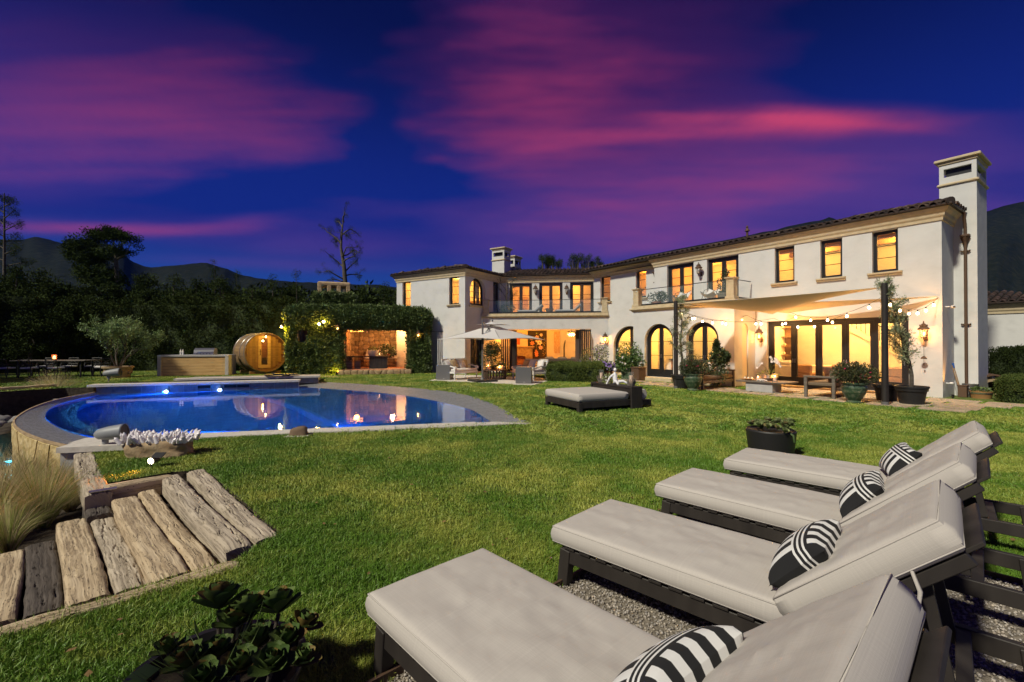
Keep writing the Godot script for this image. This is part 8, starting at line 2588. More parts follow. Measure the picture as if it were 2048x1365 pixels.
	for q in [[25, 50, 15, 0], [62, 45, 16, 0], [30, 85, 17, 1], [80, 80, 20, 2], [60, 70, 10, 2], [88, 115, 16, 0], [92, 28, 12, 2], [20, 130, 13, 3], [30, 120, 12, 3], [58, 150, 15, 1], [60, 165, 14, 1], [56, 135, 8, 1], [60, 18, 6, 4]]:
		blob.call(q[0], q[1], q[2], [Color(0.75, 0.42, 0.32), Color(0.70, 0.25, 0.10), Color(0.82, 0.70, 0.52), Color(0.75, 0.42, 0.05), Color(0.2, 0.35, 0.06)][q[3]])
		blob.call(q[0], q[1], q[2] * 0.3, Color(0.5, 0.12, 0.06))
	for i in 40: img.fill_rect(Rect2i(100 + r2.randi() % 24, 50 + r2.randi() % 120, 2 + r2.randi() % 8, 2), Color(0.6, 0.42, 0.04).linear_to_srgb())
	for yy in range(60, 150): img.fill_rect(Rect2i(60 + int(3 * sin(yy * 0.1)), yy, 2, 1), Color(0.3, 0.2, 0.08).linear_to_srgb())
	var pm := mat(1, 1, 1, 0.7)
	pm.albedo_texture = ImageTexture.create_from_image(img)
	var cv := MB.new()
	cv.with_uv = true
	cv.quad(Vector3(0, 0, 0.03), Vector3(a1 - a0, 0, 0.03), Vector3(a1 - a0, y1 - y0, 0.03), Vector3(0, y1 - y0, 0.03), Vector2(0, 1), Vector2(1, 0))
	part(t, "canvas", cv, pm)
	part(t, "stretcher", MB.new().box(Vector3((a1 - a0) / 2, (y1 - y0) / 2, 0.01), Vector3(a1 - a0 + 0.03, y1 - y0 + 0.03, 0.035)), M.black)
	art("tall_print", "tall pale print beside the arched cabinet in the living room", WF, WF.s_at(1108, pz), WF.s_at(1120, pz), 1.15, 2.7, pz, [L.call(0.75, 0.62, 0.42), L.call(0.5, 0.3, 0.15), L.call(0.72, 0.6, 0.4)], 103, M.white)
	var ac0: float = WF.s_at(1127, pz)
	var cab := thing("arched_cabinet", "dark arched double-door cabinet at the living room's end", "cabinet", Vector3.ZERO)
	cab.transform = WF.xf(ac0, 0.10, pz)
	var cw := WF.length - 0.3 - ac0
	part(cab, "surround", MB.new().ring(outline(0, 0, cw, 2.75, true), inset(outline(0, 0, cw, 2.75, true), 0.1), 0.0, 0.12), M.darkwood)
	for i in 2:
		var dp := Geometry2D.intersect_polygons(inset(outline(0, 0, cw, 2.75, true), 0.1), rect(cw * 0.5 * i + 0.005, 0.1, cw * 0.5 * (i + 1) - 0.005, 3.0))[0]
		part(cab, "door", MB.new().ring(dp, inset(dp, 0.14), 0.02, 0.08), M.darkwood)
		part(cab, "door_panel", MB.new().prism(inset(dp, 0.13), 0.02, 0.04), mat(0.05, 0.06, 0.06, 0.2))
		part(cab, "handle", MB.new().box(Vector3(cw * 0.5 + (0.06 if i == 1 else -0.06), 1.05, 0.1), Vector3(0.025, 0.3, 0.03)), M.steel)
	var ds := thing("dark_sofa", "dark brown sofa just inside the living-room opening", "sofa", Vector3.ZERO)
	ds.transform = WF.xf(WF.s_at(1125, -0.9), 0.10, -0.95)
	part(ds, "seat", MB.new().box(Vector3(0, 0.22, 0), Vector3(2.6, 0.44, 0.9), Basis.IDENTITY, 0.05), M.fabric_brown)
	part(ds, "back", MB.new().box(Vector3(0, 0.5, 0.38), Vector3(2.7, 0.6, 0.2), Basis.IDENTITY, 0.05), mat(0.05, 0.035, 0.025, 0.8))
	for i in 3: part(ds, "pillow", MB.new().box(Vector3(-0.8 + 0.8 * i, 0.78, 0.25), Vector3(0.6, 0.22, 0.2), Basis.IDENTITY, 0.07), M.fabric_brown)
	var chn := thing("chandelier", "glowing glass chandelier hanging in the living room", "lamp", Vector3.ZERO)
	chn.transform = WF.xf(WF.s_at(1143, -2.3), hgt(674, 30.0), -2.3)
	part(chn, "crown_ring", MB.new().lathe([Vector2(0.26, 0.30), Vector2(0.28, 0.30), Vector2(0.28, 0.34), Vector2(0.26, 0.34), Vector2(0.26, 0.30)], 18), M.bronze)
	for i in 12: part(chn, "glass_drop", MB.new().ball(Vector3(cos(TAU * i / 12) * 0.25, 0.16, sin(TAU * i / 12) * 0.25), Vector3(0.035, 0.15, 0.035), 8, 6), M.glass)
	for i in 5: part(chn, "lamp_bulb", MB.new().ball(Vector3(cos(TAU * i / 5) * 0.13, 0.14, sin(TAU * i / 5) * 0.13), Vector3(0.035, 0.07, 0.035), 8, 6), M.bulb)
	part(chn, "chain", MB.new().tube([Vector3(0, 0.32, 0), Vector3(0, 0.9, 0)], [0.01], 5), M.bronze)
	omni(chn, Vector3(0, 0.1, 0), 1.2, Color(1.0, 0.7, 0.36), 0.1)
	for q in [[1003, 1021, -0.1, 0], [1163, 1180, -0.1, 1]]:
		var s0: float = WF.s_at(q[0])
		var s1: float = WF.s_at(q[1])
		for i in 4:
			var s := lerpf(s0, s1, (i + 0.4) / 4.0)
			var dn := node(villa, "folded_door", WF.xf(s, 0.12, 0.1) * Transform3D(Basis(Vector3.UP, 1.25 if q[3] == 1 else 1.9), Vector3.ZERO))
			var hh := WF.y_at(1090, 659) - 0.16
			part(dn, "door_frame", MB.new().ring(rect(-0.42, 0, 0.42, hh), rect(-0.32, 0.12, 0.32, hh - 0.1), -0.025, 0.025), M.black)
			var gm := MB.new()
			gm.quad(Vector3(-0.32, 0.12, 0), Vector3(0.32, 0.12, 0), Vector3(0.32, hh - 0.1, 0), Vector3(-0.32, hh - 0.1, 0))
			part(dn, "glass_pane", gm, M.glass)
		var cu := thing("curtain", ["grey-brown curtain gathered beside the fireplace end of the opening", "grey-brown curtain gathered beside the arched cabinet"][q[3]], "curtain", Vector3.ZERO)
		cu.transform = WF.xf(s1 + 0.12 if q[3] == 0 else s0 - 0.18, 0.12, -0.5)
		var rows := [PackedVector3Array(), PackedVector3Array()]
		for i in 31:
			var f := i / 30.0
			rows[1].append(Vector3(-0.2 + 0.4 * f, WF.y_at(1090, 659) - 0.15, 0.04 * sin(f * 38.0)))
			rows[0].append(Vector3(-0.22 + 0.44 * f, 0.0, 0.05 * sin(f * 38.0)))
		part(cu, "cloth", MB.new().surf(rows), mat(0.16, 0.12, 0.10, 0.95))
	var dr := thing("window_drapes", "tied-back ochre drapes inside the wing's arched window", "curtain", Vector3.ZERO)
	dr.transform = WLS.xf(WLS.s_at(956), WLS.y_at(956, 611), -WLS.t - 0.12)
	for sg: float in [-1.0, 1.0]:
		var rows := []
		for j in 9:
			var g := j / 8.0
			var r := PackedVector3Array()
			for i in 15:
				var f := i / 14.0
				var inner := lerpf(0.45, 0.05, pow(g, 1.5)) if g > 0.35 else lerpf(0.35, 0.45, g / 0.35)
				r.append(Vector3(sg * lerpf(inner, 0.72, f), g * 1.6, 0.03 * sin(f * 22.0)))
			rows.append(r)
		part(dr, "drape", MB.new().surf(rows), M.fabric_tan)
	var tv := solo("wall_screen", MB.new().box(Vector3(0, 0, 0), Vector3(1.1, 0.62, 0.05), Basis.IDENTITY, 0.01).box(Vector3(0, -0.02, -0.035), Vector3(0.3, 0.3, 0.03)), M.black, "dark flat screen on the wall of the beamed upper room", "screen", "", WR.xf(9.2, 4.75, -WR.t - 4.14))
# ---------------------------------------------------------------- loungers, sleepers, rocks, plants in front
func foreground() -> void:
	loungers()
	sleepers()
	rocks_and_lamps()
	tussocks()
	succulents()
	gravel()
func lounger_proto() -> Node3D:
	var t := thing("sun_lounger", "", "sun lounger", Vector3.ZERO, 0.0, "sun loungers on the gravel bed")
	var W := 0.80
	var L := 2.45
	for x: float in [0.10, L - 0.06]:
		for z: float in [0.06, W - 0.06]:
			var lg := MB.new()
			var o := -0.03 if x < 1 else 0.03
			lg.bar(Vector3(x + o, 0.008, z), Vector3(x, 0.265, z), 0.075, 0.085, 0.004, Vector3.RIGHT)
			part(t, "leg", lg, M.darkwood)
	for z: float in [0.055, W - 0.055]: part(t, "side_rail", MB.new().box(Vector3(L / 2 + 0.02, 0.222, z), Vector3(L - 0.10, 0.10, 0.045), Basis.IDENTITY, 0.004), M.darkwood)
	for x: float in [0.06, 1.44, L - 0.02]: part(t, "cross_rail", MB.new().box(Vector3(x, 0.222, W / 2), Vector3(0.05, 0.09, W - 0.16), Basis.IDENTITY, 0.004), M.darkwood)
	for x: float in [1.75, 1.95, 2.15]: part(t, "notched_stop", MB.new().box(Vector3(x, 0.245, W / 2), Vector3(0.06, 0.04, W - 0.14), Basis.IDENTITY, 0.004), M.darkwood)
	for i in 11: part(t, "seat_slat", MB.new().box(Vector3(0.14 + 0.13 * i, 0.282, W / 2), Vector3(0.085, 0.018, W - 0.04), Basis.IDENTITY, 0.003), M.darkwood)
	var seat := node(t, "seat_cushion")
	part(seat, "cover", cushion_box(1.50, 0.135, W, 0.03, Vector3(0.0, 0.293, 0.0), 0.022, 0.016), M.linen)
	for y: float in [0.293 + 0.018, 0.293 + 0.122]:
		part(seat, "piping", MB.new().tube([Vector3(0.006, y, 0.006), Vector3(1.494, y, 0.006), Vector3(1.494, y, W - 0.006), Vector3(0.006, y, W - 0.006), Vector3(0.006, y, 0.006)], [0.005], 6), M.linen_side)
	var ang := 0.74
	var bx := Transform3D(Basis(Vector3.BACK, ang), Vector3(1.56, 0.31, 0))
	var back := node(t, "back_cushion", bx)
	part(back, "cover", cushion_box(0.85, 0.15, W, 0.035, Vector3(0.0, 0.035, 0.0), 0.02, 0.014), M.linen)
	for y: float in [0.035 + 0.02, 0.035 + 0.136]:
		part(back, "piping", MB.new().tube([Vector3(0.006, y, 0.006), Vector3(0.844, y, 0.006), Vector3(0.844, y, W - 0.006), Vector3(0.006, y, W - 0.006), Vector3(0.006, y, 0.006)], [0.005], 6), M.linen_side)
	var fr := node(t, "back_frame", bx)
	for z: float in [0.05, W - 0.05]: part(fr, "stile", MB.new().box(Vector3(0.40, 0.0, z), Vector3(0.85, 0.055, 0.04), Basis.IDENTITY, 0.004), M.darkwood)
	for i in 6: part(fr, "slat", MB.new().box(Vector3(0.05 + 0.16 * i, 0.02, W / 2), Vector3(0.09, 0.018, W - 0.15), Basis.IDENTITY, 0.003), M.darkwood)
	for z: float in [0.12, W - 0.12]: part(t, "prop", MB.new().bar(bx * Vector3(0.60, -0.03, z), Vector3(2.10, 0.27, z), 0.035, 0.045), M.darkwood)
	for z: float in [0.01, W - 0.01]:
		for q in [[Vector3(1.54, 0.30, 0), Vector3(1.58, 0.14, 0)], [bx * Vector3(0.62, 0.05, 0), bx * Vector3(0.62, 0.05, 0) + Vector3(0.02, -0.17, 0)]]:
			var sg := 0.03 if z > 0.4 else -0.03
			part(t, "tie_tape", MB.new().tube([q[0] + Vector3(0, 0, z), q[0].lerp(q[1], 0.4) + Vector3(0.02, 0, z + sg), q[1] + Vector3(0, 0, z + sg * 0.8)], [0.008, 0.010, 0.006], 5), M.linen_side)
	return t
func loungers() -> void:
	var feet := [Vector2(-0.19, 2.98), Vector2(0.845, 3.92), Vector2(1.94, 4.91), Vector2(3.01, 5.86)]
	var labels := ["sun lounger at the open end of the row beside the potted succulents", "second sun lounger along the row from the potted succulents", "third sun lounger along the row from the potted succulents", "sun lounger at the row's end beside the round black planter"]
	var proto := lounger_proto()
	var img := Image.create(256, 256, false, Image.FORMAT_RGB8)
	var wh := Color(0.72, 0.71, 0.70).linear_to_srgb()
	var bk := Color(0.012, 0.012, 0.013).linear_to_srgb()
	img.fill(bk)
	for i in 5: img.fill_rect(Rect2i(14 + i * 48, 0, 24, 150), wh)
	img.fill_rect(Rect2i(0, 150, 256, 10), wh)
	img.fill_rect(Rect2i(0, 172, 256, 9), wh)
	img.fill_rect(Rect2i(0, 192, 256, 9), wh)
	for i in 5: img.fill_rect(Rect2i(14 + i * 48, 214, 24, 42), wh)
	var pm := mat(1, 1, 1, 0.95)
	pm.albedo_texture = ImageTexture.create_from_image(img)
	for i in 4:
		var dx := LONGDIR
		if i == 1 or i == 3: dx = dx.rotated(0.035)
		if i == 0: dx = dx.rotated(-0.02)
		var b := Basis(v3(dx), Vector3.UP, v3(dx).cross(Vector3.UP))
		var xf := Transform3D(b, v3(feet[i], 0.006))
		var l: Node3D
		if i == 0:
			l = proto
			l.transform = xf
		else: l = dup(proto, xf)
		l.set_meta("label", labels[i])
		var c := thing("striped_cushion", ["black and white striped cushion on the lounger by potted succulents", "black and white striped cushion on the second lounger from potted succulents", "black and white striped cushion on the third lounger from potted succulents", "black and white striped cushion on the lounger by round planter"][i], "cushion", Vector3.ZERO, 0.0, "striped lounger cushions")
		var z: float = [0.42, 0.47, 0.45, 0.42][i]
		c.transform = xf * Transform3D(Basis(Vector3.UP, -PI / 2 - 0.1 + 0.12 * i) * Basis(Vector3.RIGHT, -0.80 + 0.05 * i), Vector3(1.53, 0.60, z))
		part(c, "cover", cushion_mesh(0.54, 0.36, 0.20, true), pm)
func sleeper_mesh(L: float, W: float, H: float, sd: int, crack: float, wear: float) -> MB:
	var mb := MB.new()
	mb.with_uv = true
	var nz := noise(sd, 1.0, 4)
	var n2 := noise(sd + 50, 1.0, 3)
	var nx := int(L / 0.035)
	var prof := [Vector2(0.0, -H), Vector2(0.0, -H * 0.5), Vector2(0.0, -0.03), Vector2(0.012, -0.008)]
	var nw := 18
	for k in nw + 1: prof.append(Vector2(0.03 + (W - 0.06) * k / nw, 0.0))
	prof.append_array([Vector2(W - 0.012, -0.008), Vector2(W, -0.03), Vector2(W, -H * 0.5), Vector2(W, -H)])
	var rows := []
	var run := [0.0]
	for k in range(1, prof.size()): run.append(run[k - 1] + prof[k].distance_to(prof[k - 1]))
	for i in nx + 1:
		var x := L * i / nx
		var r := PackedVector3Array()
		for p in prof:
			var bend := 0.012 * sin(x * 1.7 + sd)
			var fib := nz.get_noise_3d(x * 1.1, p.x * 26.0 + 0.35 * sin(x * 2.2 + sd), p.y * 9.0)
			var split := nz.get_noise_2d(x * 0.55 + 40.0, p.x * 9.0 + 0.5 * sin(x * 1.4 + sd))
			var y: float = p.y
			if p.y > -0.02:
				y += fib * 0.004 * wear - crack * pow(maxf(0.0, 1.0 - absf(split) * 26.0), 1.0) * 0.028
				y += n2.get_noise_2d(x * 1.3, p.x * 3.0) * 0.012
			var z: float = p.x + bend + (n2.get_noise_2d(x * 3.0, p.y * 20.0) * 0.012 if p.y > -0.1 else 0.0)
			var e := minf(x, L - x)
			if e < 0.04 and p.y > -0.02: y -= (0.04 - e) * 0.35
			r.append(Vector3(x + n2.get_noise_2d(p.x * 14.0, p.y * 14.0 + sd) * 0.015 * (1.0 if i == 0 or i == nx else 0.0), y, z))
		rows.append(r)
	var m := prof.size()
	var tmp := MB.new()
	tmp.surf(rows, false, true)
	var t := 0
	for i in nx:
		for j in m - 1:
			var us := [Vector2(i, j), Vector2(i, j + 1), Vector2(i + 1, j + 1), Vector2(i + 1, j)]
			for q: int in [0, 1, 2, 0, 2, 3]:
				var w: Vector2 = us[q]
				mb.vert(tmp.v[t], tmp.n[t], Vector2(L * w.x / nx * 0.45, run[int(w.y)] * 1.3))
				t += 1
	for e in [0, nx]:
		for j in range(1, m - 1):
			if e == 0: mb.tri(rows[e][0], rows[e][j], rows[e][j + 1])
			else: mb.tri(rows[e][0], rows[e][j + 1], rows[e][j])
	return mb
func sleepers() -> void:
	var mats := []
	var pal := [[Color(0.14, 0.11, 0.078), Color(0.39, 0.325, 0.245), Color(0.54, 0.465, 0.365)], [Color(0.17, 0.115, 0.068), Color(0.45, 0.345, 0.22), Color(0.60, 0.49, 0.34)], [Color(0.03, 0.023, 0.019), Color(0.075, 0.06, 0.05), Color(0.12, 0.10, 0.085)]]
	for k in 3:
		var n1 := noise(200 + k, 0.05, 4)
		var img := n1.get_seamless_image(48, 512)
		img.resize(512, 512, Image.INTERPOLATE_CUBIC)
		var im2 := noise(210 + k, 0.02, 4).get_seamless_image(256, 256)
		im2.resize(512, 512)
		var out := Image.create(512, 512, false, Image.FORMAT_RGB8)
		var hgt_img := Image.create(512, 512, false, Image.FORMAT_L8)
		for y in 512:
			for x in 512:
				var g := img.get_pixel(x, y).r
				var h := im2.get_pixel(x, y).r
				var v := clampf(g * 0.65 + h * 0.45 - 0.05, 0, 1)
				var c: Color = (pal[k][0] as Color).lerp(pal[k][1], clampf(v * 2.0, 0, 1)).lerp(pal[k][2], clampf(v * 2.0 - 1.0, 0, 1))
				if absf(g - 0.42) < 0.012: c = c * 0.35
				out.set_pixel(x, y, c.linear_to_srgb())
				hgt_img.set_pixel(x, y, Color.from_hsv(0, 0, 0.15 if absf(g - 0.42) < 0.012 else 0.3 + 0.6 * g))
		if k == 1:
			for i in 150:   # spike holes in worn rows
				out.fill_rect(Rect2i((i * 37) % 512, 8 + (i * 53) % 500, 3, 5), Color(0.05, 0.035, 0.025).linear_to_srgb())
		var m := mat(1, 1, 1, 0.9)
		m.albedo_texture = ImageTexture.create_from_image(out)
		m.heightmap_enabled = true
		m.heightmap_texture = ImageTexture.create_from_image(hgt_img)
		m.heightmap_scale = 0.8
		mats.append(m)
	var spec := [
		[[372, 939.7], [409, 938.6], [560, 1063], [512, 1084], 0.035, 0, "uppermost deeply cracked grey railway sleeper of the steps, on the lawn edge"],
		[[318, 953], [359, 945.7], [501, 1082.6], [456.6, 1100], 0.03, 0, "second cracked grey railway sleeper below the lawn edge"],
		[[275, 983], [313, 974], [433.5, 1125], [391, 1137.6], -0.075, 1, "pitted pale railway sleeper, third below the lawn edge"],
		[[227.4, 995.5], [277, 989.5], [384, 1139], [302, 1159], -0.075, 1, "smooth tan railway sleeper, fourth below the lawn edge"],
		[[183, 1025.7], [229, 1022], [295, 1160.7], [229, 1182], -0.20, 0, "split grey railway sleeper, fifth below the lawn edge"],
		[[117, 1040], [179, 1036], [224, 1182], [131.5, 1207], -0.21, 1, "spike-holed tan railway sleeper, sixth below the lawn edge"],
		[[55, 1089.7], [115, 1073.7], [131, 1209], [46, 1230], -0.33, 2, "blackened railway sleeper, seventh below the lawn edge"],
		[[-8, 1112], [50, 1091], [42, 1231], [-60, 1252], -0.34, 1, "brownish railway sleeper at the bottom of the steps"],
	]
	for i in spec.size():
		var s: Array = spec[i]
		var y: float = s[4]
		var c := []
		for k in 4: c.append(plan(s[k][0], s[k][1], y))
		var a: Vector2 = (c[0] + c[1]) * 0.5
		var b: Vector2 = (c[3] + c[2]) * 0.5
		var W: float = (c[0].distance_to(c[1]) + c[3].distance_to(c[2])) * 0.5
		var dx := (b - a).normalized()
		var cr := Vector2(-dx.y, dx.x)
		W = (absf((c[1] - c[0]).dot(cr)) + absf((c[2] - c[3]).dot(cr))) * 0.5
		sleeper(a, b, W, y, 0.2, s[5], mats, s[6], 300 + i * 7, [1.0, 1.0, 0.5, 0.35, 0.8, 0.5, 0.9, 0.3][i])
	sleeper(plan(-60, 1278, 0.03), plan(478, 1121, 0.03), 0.15, 0.03, 0.22, 1, mats, "long narrow edge beam between sleeper steps and lawn", 401, 0.3)
	sleeper(plan(169, 899, 0.07), plan(196, 990, 0.0), 0.24, 0.03, 0.24, 0, mats, "dark timber beam running down from pool corner", 402, 0.9)
	sleeper(plan(213, 971, 0.04), plan(346, 948, 0.04), 0.20, 0.04, 0.22, 1, mats, "short timber crosspiece with steel strap above the steps", 403, 0.3)
	sleeper(plan(194, 1002, -0.14), plan(203, 1026, -0.14), 0.22, -0.14, 0.25, 2, mats, "short rotten timber block under the steel strap", 404, 1.0)
	sleeper(plan(-40, 778.5, 0.12), plan(113, 768, 0.12), 0.3, 0.12, 0.3, 1, mats, "weathered timber beam edging the lawn by the dining table", 405, 0.4)
	for i in 4: sleeper(plan(20 + 26 * i, 783 + 1.0 * i, -0.3), plan(42 + 28 * i, 797, -0.4), 0.5, -0.35 - 0.02 * i, 0.3, 0, mats, "dark old timber in the far flight below the dining lawn", 410 + i, 0.6)
	var p := on(182, 985, 0.03)
	var q := on(238, 976, 0.03)
	var st := MB.new()
	st.bar(p + Vector3(0, 0.012, 0.02), q + Vector3(0, 0.012, 0.02), 0.09, 0.008)
	solo("steel_strap", st, M.steel, "galvanised scalloped strap plate screwed across two timber beams", "bracket")
func sleeper(a: Vector2, b: Vector2, W: float, y: float, H: float, k: int, mats: Array, label: String, sd: int, crack: float) -> void:
	var dx := (b - a).normalized()
	var bs := Basis(v3(dx), Vector3.UP, v3(dx).cross(Vector3.UP))
	var o := a - Vector2(bs.z.x, -bs.z.z) * W * 0.5
	var grp := "old timbers of the far flight" if label.begins_with("dark old timber in") else "railway sleeper steps"
	solo("railway_sleeper", sleeper_mesh(a.distance_to(b), W, H, sd, crack, 1.0), mats[k], label, "sleeper", grp, Transform3D(bs, v3(o, y)))
func rocks_and_lamps() -> void:
	var c := on(320, 912)
	var t := thing("crystal_boulder", "large boulder crusted with white quartz crystals on the lawn edge", "rock", c, 0.1)
	var nz := noise(501, 1.0, 3)
	var W := 0.50
	var rows := []
	for j in 9:
		var r := PackedVector3Array()
		var f := j / 8.0
		for i in 22:
			var a := TAU * i / 22
			var sq := pow(pow(absf(cos(a)), 4.0) + pow(absf(sin(a)), 4.0), -0.25)
			var k := sq * (0.90 + 0.2 * nz.get_noise_3d(cos(a) * 1.5, f * 1.5, sin(a) * 1.5)) * (1.0 if f < 0.8 else 1.0 - (f - 0.8) * 0.6)
			r.append(Vector3(cos(a) * W * k, -0.03 + f * 0.28 + 0.03 * nz.get_noise_2d(cos(a) * 2, sin(a) * 2), sin(a) * 0.22 * k))
		rows.append(r)
	var top := PackedVector3Array()
	for i in 22: top.append(Vector3(rows[8][i].x * 0.05, 0.27, rows[8][i].z * 0.05))
	rows.append(top)
	part(t, "rock_base", MB.new().surf(rows, true, true), M.sandstone[1])
	var qz := mat(0.74, 0.70, 0.72, 0.25)
	for i in 150:
		var p := Vector3(rng.randf_range(-0.48, 0.48), 0.23, rng.randf_range(-0.19, 0.19))
		var d := (Vector3(p.x * 0.6, 1.0, p.z * 1.6) + rdir() * 0.5).normalized()
		var l := rng.randf_range(0.06, 0.20)
		var r := rng.randf_range(0.014, 0.036)
		var x := d.cross(Vector3.RIGHT).normalized()
		var y := d
		part(t, "crystal", MB.new().lathe([Vector2(r, 0), Vector2(r * 0.9, l * 0.75), Vector2(0, l)], 6, p, false, Basis(x, y, x.cross(y))), qz)
	var lp := on(303, 938)
	var sp := thing("spike_spotlight", "small black spike spotlight with bright lens before crystal boulder", "lamp", lp)
	part(sp, "spike", MB.new().tube([Vector3(0, -0.05, 0), Vector3(0, 0.1, 0)], [0.012], 8), M.plastic)
	var dir := Vector3(-0.10, -0.04, 1.0).normalized()
	var b := Basis.looking_at(dir, Vector3.UP) * Basis(Vector3.RIGHT, -PI / 2)
	part(sp, "housing", MB.new().lathe([Vector2(0, -0.13), Vector2(0.035, -0.12), Vector2(0.05, 0.0), Vector2(0.042, 0.0), Vector2(0.0, -0.03)], 16, Vector3(0, 0.11, 0), false, b), M.plastic)
	part(sp, "lens", MB.new().lathe([Vector2(0, -0.004), Vector2(0.042, -0.006)], 16, Vector3(0, 0.11, 0), false, b * Basis.from_scale(Vector3(1, -1, 1))), M.lens)
	part(sp, "solar_flap", MB.new().box(Vector3(0.06, 0.18, -0.06), Vector3(0.16, 0.012, 0.11), Basis(Vector3.RIGHT, 0.5), 0.004), M.plastic)
	spot(sp, Vector3(0, 0.11, 0) + dir * 0.03, Vector3(0, 0.11, 0) + dir, 0.8, Color(1.0, 0.62, 0.25), 34.0, 0.03)
	var kb := on(209, 903)
	var ls := thing("garden_loudspeaker", "grey bullet-shaped garden loudspeaker on a stake at pool corner", "loudspeaker", kb)
	var yy := 0.30
	var ax := Vector3(0.97, 0.10, -0.2).normalized()
	var lb := Basis(ax.cross(Vector3.UP).normalized(), PI / 2) if false else Basis(Vector3.UP.cross(ax).normalized(), ax, Vector3.UP.cross(ax).normalized().cross(ax))
	part(ls, "shell", MB.new().lathe([Vector2(0, -0.20), Vector2(0.05, -0.19), Vector2(0.085, -0.14), Vector2(0.11, 0.0), Vector2(0.125, 0.20), Vector2(0.128, 0.23), Vector2(0.118, 0.23)], 24, Vector3(0.08, yy, 0), true, lb), mat(0.24, 0.25, 0.26, 0.5))
	part(ls, "grille", MB.new().lathe([Vector2(0, 0.215), Vector2(0.118, 0.22)], 24, Vector3(0.08, yy, 0), false, lb), M.plastic)
	part(ls, "neck", MB.new().lathe([Vector2(0.045, 0.13), Vector2(0.045, 0.2), Vector2(0.03, 0.22)], 12, Vector3(0.02, 0, 0)), mat(0.24, 0.25, 0.26, 0.5))
	part(ls, "stake", MB.new().lathe([Vector2(0.012, -0.05), Vector2(0.022, 0.0), Vector2(0.024, 0.14)], 10, Vector3(0.02, 0, 0)), M.steel)
	part(ls, "ground_plate", MB.new().lathe([Vector2(0.0, 0.035), Vector2(0.05, 0.03), Vector2(0.12, 0.005)], 14, Vector3(0.02, 0, 0)), M.plastic)
	var kb2 := on(216, 766)
	var l2: Node3D = dup(ls, Transform3D(Basis(Vector3.UP, 0.2).scaled(Vector3.ONE * 1.5), kb2 + Vector3(0, 0, 0)), "dark bullet-shaped garden loudspeaker beside the far coping end")
	var rp := on(598, 872)
	var rk := thing("sandstone_rock", "rounded brown rock on a thin slab against the pool coping", "rock", rp)
	var rr := []
	for j in 8:
		var r := PackedVector3Array()
		var f := j / 7.0
		for i in 18:
			var a := TAU * i / 18
			var sq := pow(pow(absf(cos(a)), 3.0) + pow(absf(sin(a)), 3.0), -0.333)
			var k := sq * (1.0 - 0.14 * f + 0.12 * nz.get_noise_3d(cos(a), f * 2.0 + 5.0, sin(a))) * (1.0 if f < 0.75 else 1.0 - (f - 0.75) * 1.4)
			r.append(Vector3(cos(a) * 0.17 * k, 0.02 + f * (0.155 + 0.02 * cos(a)), sin(a) * 0.11 * k))
		rr.append(r)
	var rt := PackedVector3Array()
	for i in 18: rt.append(Vector3(rr[7][i].x * 0.1, 0.182, rr[7][i].z * 0.1))
	rr.append(rt)
	part(rk, "rock", MB.new().surf(rr, true, true), mat(0.16, 0.105, 0.065, 0.9))
	part(rk, "slab", MB.new().box(Vector3(0.01, 0.01, 0.03), Vector3(0.42, 0.025, 0.3), Basis.IDENTITY, 0.006), M.coping)
	var lw := MB.new()
	lw.flat(PackedVector2Array([plan(-120, 880, -1.5), plan(40, 880, -1.5), plan(110, 960, -1.5), plan(-120, 1000, -1.5)]), -1.38)
	struct("catch_basin_water", lw, mat(0.02, 0.18, 0.24, 0.08))
	var bl := thing("pool_light", "turquoise lamp glowing under water in the lower catch basin", "lamp", on(20, 925, -1.38) + Vector3(0, 0.02, 0))
	part(bl, "lens", MB.new().ball(Vector3.ZERO, Vector3(0.12, 0.03, 0.12)), glow(0.1, 0.8, 0.9, 3.0))
	part(bl, "bezel", MB.new().lathe([Vector2(0.11, -0.03), Vector2(0.15, 0.0), Vector2(0.12, 0.02)], 14), M.steel)
	omni(bl, Vector3(0, 0.35, 0), 0.5, Color(0.1, 0.75, 0.9), 0.1)
	for i in 16:
		var p := on(rng.randf_range(-10, 34), rng.randf_range(868, 890), -1.3) + Vector3(rng.randf_range(-0.2, 0.2), -0.05 + 0.18 * (i % 4), 0)
		var mb := MB.new()
		var s := rng.randf_range(0.14, 0.26)
		var rw := []
		for j in 7:
			var r := PackedVector3Array()
			for k in 10:
				var a := TAU * k / 10
				var la := -PI / 2 + PI * j / 6
				var d := Vector3(cos(la) * cos(a), sin(la), cos(la) * sin(a))
				r.append(d * s * Vector3(1.2, 0.8, 1.0) * (1.0 + 0.35 * nz.get_noise_3d(d.x * 1.4 + i, d.y * 1.4, d.z * 1.4)))
			rw.append(r)
		mb.surf(rw, true, true)
		solo("basin_boulder", mb, M.slate[i % 3], "grey-green boulder in the bank of the lower catch basin", "rock", "boulders by the catch basin", Transform3D(Basis(Vector3.UP, i), p))
